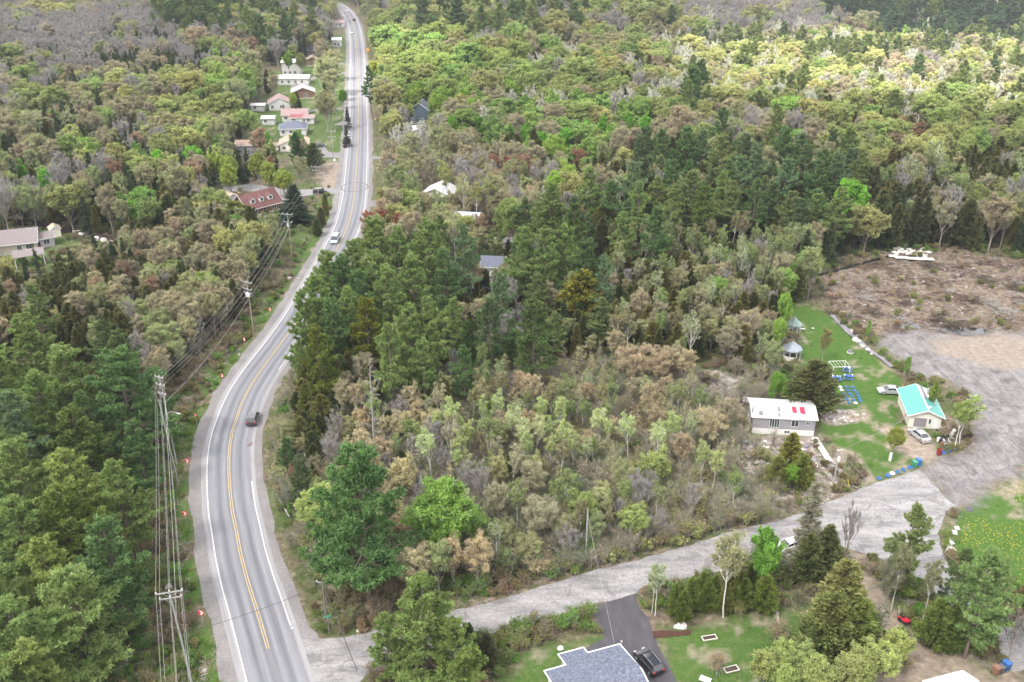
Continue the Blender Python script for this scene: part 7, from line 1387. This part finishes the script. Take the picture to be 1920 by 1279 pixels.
P = G(1782, 818); o = empty('water_heater', (P.x, P.y, 0), .3, 'white tank leaning at the edge of the junk heap', 'tank'); b = MB(); b.lathe(0, 0, [(.3, 0), (.34, .05), (.34, 1.5), (.25, 1.6)], 16); b.build('tank', M_WTRIM, o); b = MB(); b.tube([(0, 0, 1.6), (.05, 0, 1.8)], .04, 6); b.build('outlet', M_GREY, o); o.rotation_euler = (.25, .2, .3)
P = G(1786, 828); b = MB(); b.torus(0, 0, .1, .75, .05, 30, 6); o = b.build('hoop', M_WTRIM); o.location = (P.x, P.y, .1); o.rotation_euler = (.15, .1, 0); tag(o, 'large white hoop lying right of the junk heap', 'hoop')
for i in range(6):
    P = G(1690 + i * 2.2, 795 - i * 3); b = MB(); b.tube([(0, 0, 0), (.9, .25, 1.9)], .05, 4); o = b.build('leaning_plank', M_SNAG if i % 2 else paint('old_red_plank', (.22, .09, .06), .8)); o.location = (P.x - .4, P.y, 0); tag(o, 'plank leaning on the left corner of the garage', 'plank', 'planks leaning on the garage')
for i in range(9):
    P = G(1556 + i * 4.2 + jr.uniform(-3, 3), 870 + i * 5); b = MB(); b.tube([(-1.6, 0, .1), (1.6, jr.uniform(-.2, .2), .2)], .07, 5); o = b.build('lumber', M_SNAG if i % 3 else M_DGREY); o.location = (P.x, P.y, .05 * (i % 3)); o.rotation_euler = (0, 0, R(-50 + jr.uniform(-15, 15))); tag(o, 'piece of old lumber in the pile beside the mobile home drive', 'lumber', 'old lumber pile')
P = G(1594, 661); o = empty('fire_pit', (P.x, P.y, 0), 0, 'dark domed stone fire pit alone on the lawn', 'fire pit'); b = MB(); b.rock(0, 0, .25, .62, 5, .7); b.build('dome', paint('dark_stone', (.13, .13, .16), .8, .2), o); b = MB(); b.lathe(0, 0, [(.7, 0), (.66, .12)], 12); b.build('base', M_CONC, o)
P = G(1555, 760); o = empty('garden_statue', (P.x, P.y, 0), 0, 'small black figure with white ball top beside the vegetable plot', 'statue'); b = MB(); b.lathe(0, 0, [(.25, 0), (.28, .3), (.14, .7), (.1, .8)], 12); b.build('body', M_BLACK, o); b = MB(); b.lathe(0, 0, [(.05, .8), (.2, .9), (.2, 1.05), (.04, 1.15)], 12); b.build('ball', M_WTRIM, o)
# rocks and rubble
M_ROCK = paint('pale_rock', (.26, .245, .23), .9, .25, 2); M_ROCKW = paint('whitewashed_rock', (.42, .41, .395), .9, .12, 2)
def rocks(pts, label, group, m=None, name='rock'):
    for i, (px, py, r_) in enumerate(pts):
        P = G(px, py); b = MB(); b.rock(0, 0, r_ * .25, r_, int(px * 7 + py)); o = b.build(name, m or M_ROCK); o.location = (P.x, P.y, zg(P.x, P.y)); o.rotation_euler = (0, 0, px); tag(o, label[i] if isinstance(label, list) else label, 'rock', group)
rocks([(1600,625,.7),(1606,630,.6),(1603,638,.8),(1610,641,.7),(1618,650,.5),(1627,657,.6),(1596,620,.4),(1614,646,.35),(1634,664,.35)], 'pale stone of the line along the ditch behind the lawn', 'pale stones along the ditch', M_ROCKW)
rocks([(1777,1020,.9),(1788,1000,.6),(1795,992,.5),(1784,1034,.8)], ['largest pale boulder beside the dandelion lawn', 'pale boulder by the culvert, lower one', 'small pale boulder by the culvert, upper one', 'pale boulder in front of the largest one'], 'pale boulders by the dandelion lawn', M_ROCKW)
rocks([(1270,1175,.5),(1279,1173,.7),(1050,1217,.5),(548,1178,.25),(672,1182,.35),(1282,1112,.3)], ['grey stone left of the larger one at the driveway mulch', 'larger pale stone at the driveway mulch', 'white stone in front of the bottom house', 'tiny white stone on the junction shoulder', 'white lump on the verge beside the junction', 'small stone in the cedar row'], 'single stones', M_ROCKW)
rocks([(272,1157,.55),(277,1163,.35),(262,1172,.4),(299,1175,.6),(383,1252,.35),(316,1098,.7),(543,520,.8),(561,524,.5),(449,665,.4)], ['grey stone left of the wide-armed pole', 'small stone touching the grey one', 'white stone under the large left pine', 'flat pale stone under the cables', 'white stone near the nearest chevron sign', 'brown boulder behind the wide crossarm', 'white rock in the cut verge', 'second white rock in the cut verge', 'small white object by a chevron sign'], 'verge stones')
rocks([(146,439,1.6),(160,442,1.9),(184,449,1.2),(197,452,1.2),(210,455,1.0)], 'pale boulder of the row on the far side of the left garden', 'pale boulders in the left garden', M_ROCKW)
rr = random.Random(3); rp = [(rr.uniform(1295, 1405), rr.uniform(705, 760), rr.uniform(.3, .9)) for _ in range(22)] + [(rr.uniform(1400, 1560), rr.uniform(835, 945), rr.uniform(.2, .6)) for _ in range(42)]
rocks(rp, 'grey rubble stone on the rocky bare ground near the mobile home', 'rubble stones')
rp = [(rr.gauss(1575, 26), rr.gauss(783, 5), rr.uniform(.15, .35)) for _ in range(26)]; rocks(rp, 'small edging stone of the vegetable plot', 'plot edging stones', M_ROCKW)
rp = [(rr.uniform(1672, 1745), rr.uniform(466, 482), rr.uniform(.25, .7)) for _ in range(60)]; rocks(rp, 'broken white slab in the far heap of the brown clearing', 'broken white slabs', M_ROCKW, 'broken_slab')
for i, (px, py, w) in enumerate([(1690,486,3.5),(1715,488,4.5),(1738,489,3.5),(1674,483,2.2)]): board(px, py, rr.uniform(-12, 4), w, 1.3, M_ROCKW, ['long white concrete slab at the left of the far heap', 'widest white concrete slab of the far heap', 'right end slab of the white heap', 'small left slab of the white heap'][i], 8, .5, 'concrete_slab', 'white concrete slabs')
rp = [(rr.uniform(1560, 1900), rr.uniform(500, 615), rr.uniform(.15, .5)) for _ in range(40)]; rocks(rp, 'stone strewn over the brown clearing', 'stones of the clearing', M_ROCK)
# logs and stumps over the clearing
for i in range(32):
    px, py = rr.uniform(1560, 1915), rr.uniform(495, 618); P = G(px, py); l = rr.uniform(.8, 2.8); b = MB(); b.tube([(-l / 2, 0, .15), (0, rr.uniform(-.2, .2), .25), (l / 2, 0, .2)], [.13, .11, .05], 6); o = b.build('fallen_log', rr.choice([M_SNAG, M_DBARK, M_HBARK])); o.location = (P.x, P.y, zg(P.x, P.y)); o.rotation_euler = (0, 0, rr.uniform(0, 6.28)); tag(o, 'fallen log lying in the brown clearing', 'log', 'fallen logs of the clearing')
for i, (px, py, l, a) in enumerate([(835,828,9,20),(815,812,7,-8),(705,880,10,12),(950,815,7,15),(640,820,6,70),(1300,930,6,110),(1400,935,5,70),(530,950,7,120),(865,788,7,30),(1210,540,8,160),(500,540,6,60),(455,560,5,20)]):
    P = G(px, py); b = MB(); b.tube([(-l / 2, 0, .3), (0, 0, .25), (l / 2, 0, .5)], [.16, .13, .05], 6); o = b.build('fallen_log', M_SNAG); o.location = (P.x, P.y, 0); o.rotation_euler = (0, 0, R(a)); tag(o, 'long fallen trunk lying in the scrub between the trees', 'log', 'fallen trunks in the scrub')
for i, (px, py, s_) in enumerate([(1825,560,3.2),(1855,570,2.6),(1700,570,2.2),(1640,590,2.4),(1890,585,2.8),(1760,600,2.2),(1850,525,2.6),(1620,560,2),(1740,500,2.4),(1900,540,2.4),(1690,598,1.8),(1790,612,2.2)]):
    P = G(px, py); rs_ = np.random.RandomState(i); n = 150; a0_ = np.c_[rs_.normal(0, s_ * .5, (n, 2)), np.abs(rs_.normal(0, .35, n))]; d0_ = rnd_dirs(rs_, n); d0_[:, 2] *= .3; me = np_mesh('brush_pile', prisms(a0_, a0_ + d0_ * rs_.uniform(.6, 2.2, n)[:, None], np.full(n, .05), np.full(n, .02), 3), 4, [(M_DBARK, M_SNAG, M_DBARK)[i % 3]], attr=np.full(n * 3, .5)); o = link('brush_pile', me); o.location = (P.x, P.y, zg(P.x, P.y)); tag(o, ('tangled dark brush pile', 'tangled pale brush pile', 'tangled dark brush pile')[i % 3] + ' in the brown clearing', 'brush pile', 'brush piles of the clearing')
for i in range(14):
    px, py = rr.uniform(1415, 1545), rr.uniform(828, 875); board(px, py, rr.uniform(0, 180), rr.uniform(.6, 1.6), rr.uniform(.3, .8), (M_WTRIM, M_SNAG, M_GSH, M_PBLUE)[i % 4], 'scrap sheet strewn over the rubble in front of the mobile home', rr.uniform(-12, 12), .2, 'scrap_sheet', 'scrap sheets in front of the mobile home')
for i, (px, py, s_) in enumerate([(1335,722,1.9),(1365,738,2.8),(1390,752,2.2),(1310,712,2.0),(1425,900,1.8)]):
    P = G(px, py); rs_ = np.random.RandomState(60 + i); n = 150; a0_ = np.c_[rs_.normal(0, s_ * .5, (n, 2)), np.abs(rs_.normal(0, .35, n))]; d0_ = rnd_dirs(rs_, n); d0_[:, 2] *= .3; me = np_mesh('brush_pile', prisms(a0_, a0_ + d0_ * rs_.uniform(.5, 1.9, n)[:, None], np.full(n, .05), np.full(n, .02), 3), 4, [(M_DBARK, M_SNAG)[i % 2]], attr=np.full(n * 3, .5)); o = link('brush_pile', me); o.location = (P.x, P.y, zg(P.x, P.y)); tag(o, ('dark', 'pale')[i % 2] + ' brush pile on the rubble patch left of the mobile home', 'brush pile', 'brush piles by the mobile home')
# silt fence of the clearing
fl = catmull(Ga([(1520,523),(1560,512),(1600,502),(1640,490),(1665,484)]), 2.5); fe = empty('silt_fence', fl[0], 0, 'low dark silt fence along the top of the brown clearing', 'fence'); b = MB()
for a_, c_ in zip(fl[:-1], fl[1:]):
    a2, c2 = a_ - fl[0], c_ - fl[0]; d_ = (c2 - a2).normalized(); s_ = Vector((-d_.y, d_.x, 0)) * .02; b.add([a2 - s_, c2 - s_, c2 + s_, a2 + s_] + [v + Vector((0, 0, .8)) for v in (a2 - s_, c2 - s_, c2 + s_, a2 + s_)], [(0, 1, 5, 4), (1, 2, 6, 5), (2, 3, 7, 6), (3, 0, 4, 7), (4, 5, 6, 7)])
b.build('fabric', M_BLACK, fe)
for a_ in fl[::2]: b = MB(); b.box(a_.x - fl[0].x, a_.y - fl[0].y, .5, .07, .07, 1.1); b.build('post', M_SNAG, fe)
# white painted trunk guard
P = G(1671, 862); b = MB(); b.lathe(0, 0, [(.24, 0), (.25, .1), (.22, 1.5), (.2, 1.55)], 12); o = b.build('trunk_guard', M_WTRIM); o.location = (P.x - .35, P.y - .3, 0); tag(o, 'white guard post at the foot of the round olive tree', 'trunk guard')
# rusty leaves spilled on the lane
for i in range(9):
    P = G(469 + rr.uniform(-5, 5), 831 + rr.uniform(-6, 6)); b = MB(); b.rock(0, 0, .02, rr.uniform(.10, .2), i, .3); o = b.build('clod', paint('rusty_clod', (.12, .05, .03), .9)); o.location = (P.x, P.y, .06); tag(o, 'rust-coloured clod lying on the lane behind the dark car', 'debris', 'rusty clods on the lane')
# dandelions
dd = random.Random(8); vs = []; cx_ = [p.x for p in LAWN2]; cy_ = [p.y for p in LAWN2]; xs_ = np.random.RandomState(2).uniform(min(cx_), min(max(cx_), 95), 9000); ys_ = np.random.RandomState(4).uniform(min(cy_), max(cy_), 9000)
ok_ = (sdist(xs_, ys_, LAWN2) < -1.2) & (fbm(xs_ * .16, ys_ * .16, 91) + .03 * (xs_ - 62) / 10 > .575) & (np.random.RandomState(9).rand(9000) < .5)
for x, y in zip(xs_[ok_], ys_[ok_]):
    z = zg(x, y) + .16; r_ = dd.uniform(.035, .06); vs += [(x - r_, y - r_, z), (x + r_, y - r_, z + .02), (x + r_, y + r_, z), (x - r_, y + r_, z + .02)]
link('dandelions', np_mesh('dandelions', np.array(vs), 4, [paint('dandelion_yellow', (.55, .42, .03), .7, .1)]), label='yellow dandelions scattered over the right lawn', cat='flowers', kind='stuff')
# ---------------------------------------------------------------- air
hb = MB(); hb.box(0, 520, 45.6, 3000, 1800, 96.0); hm = N('thin_haze'); hm.t.links.remove(hm.out.inputs['Surface'].links[0]); pv = hm.t.nodes.new('ShaderNodeVolumePrincipled'); pv.inputs['Color'].default_value = (.80, .87, 1, 1); pv.inputs['Density'].default_value = .0002; pv.inputs['Anisotropy'].default_value = 0
hm.l(pv.outputs[0], hm.out.inputs['Volume']); hb.build('haze', hm.m, kind='stuff')
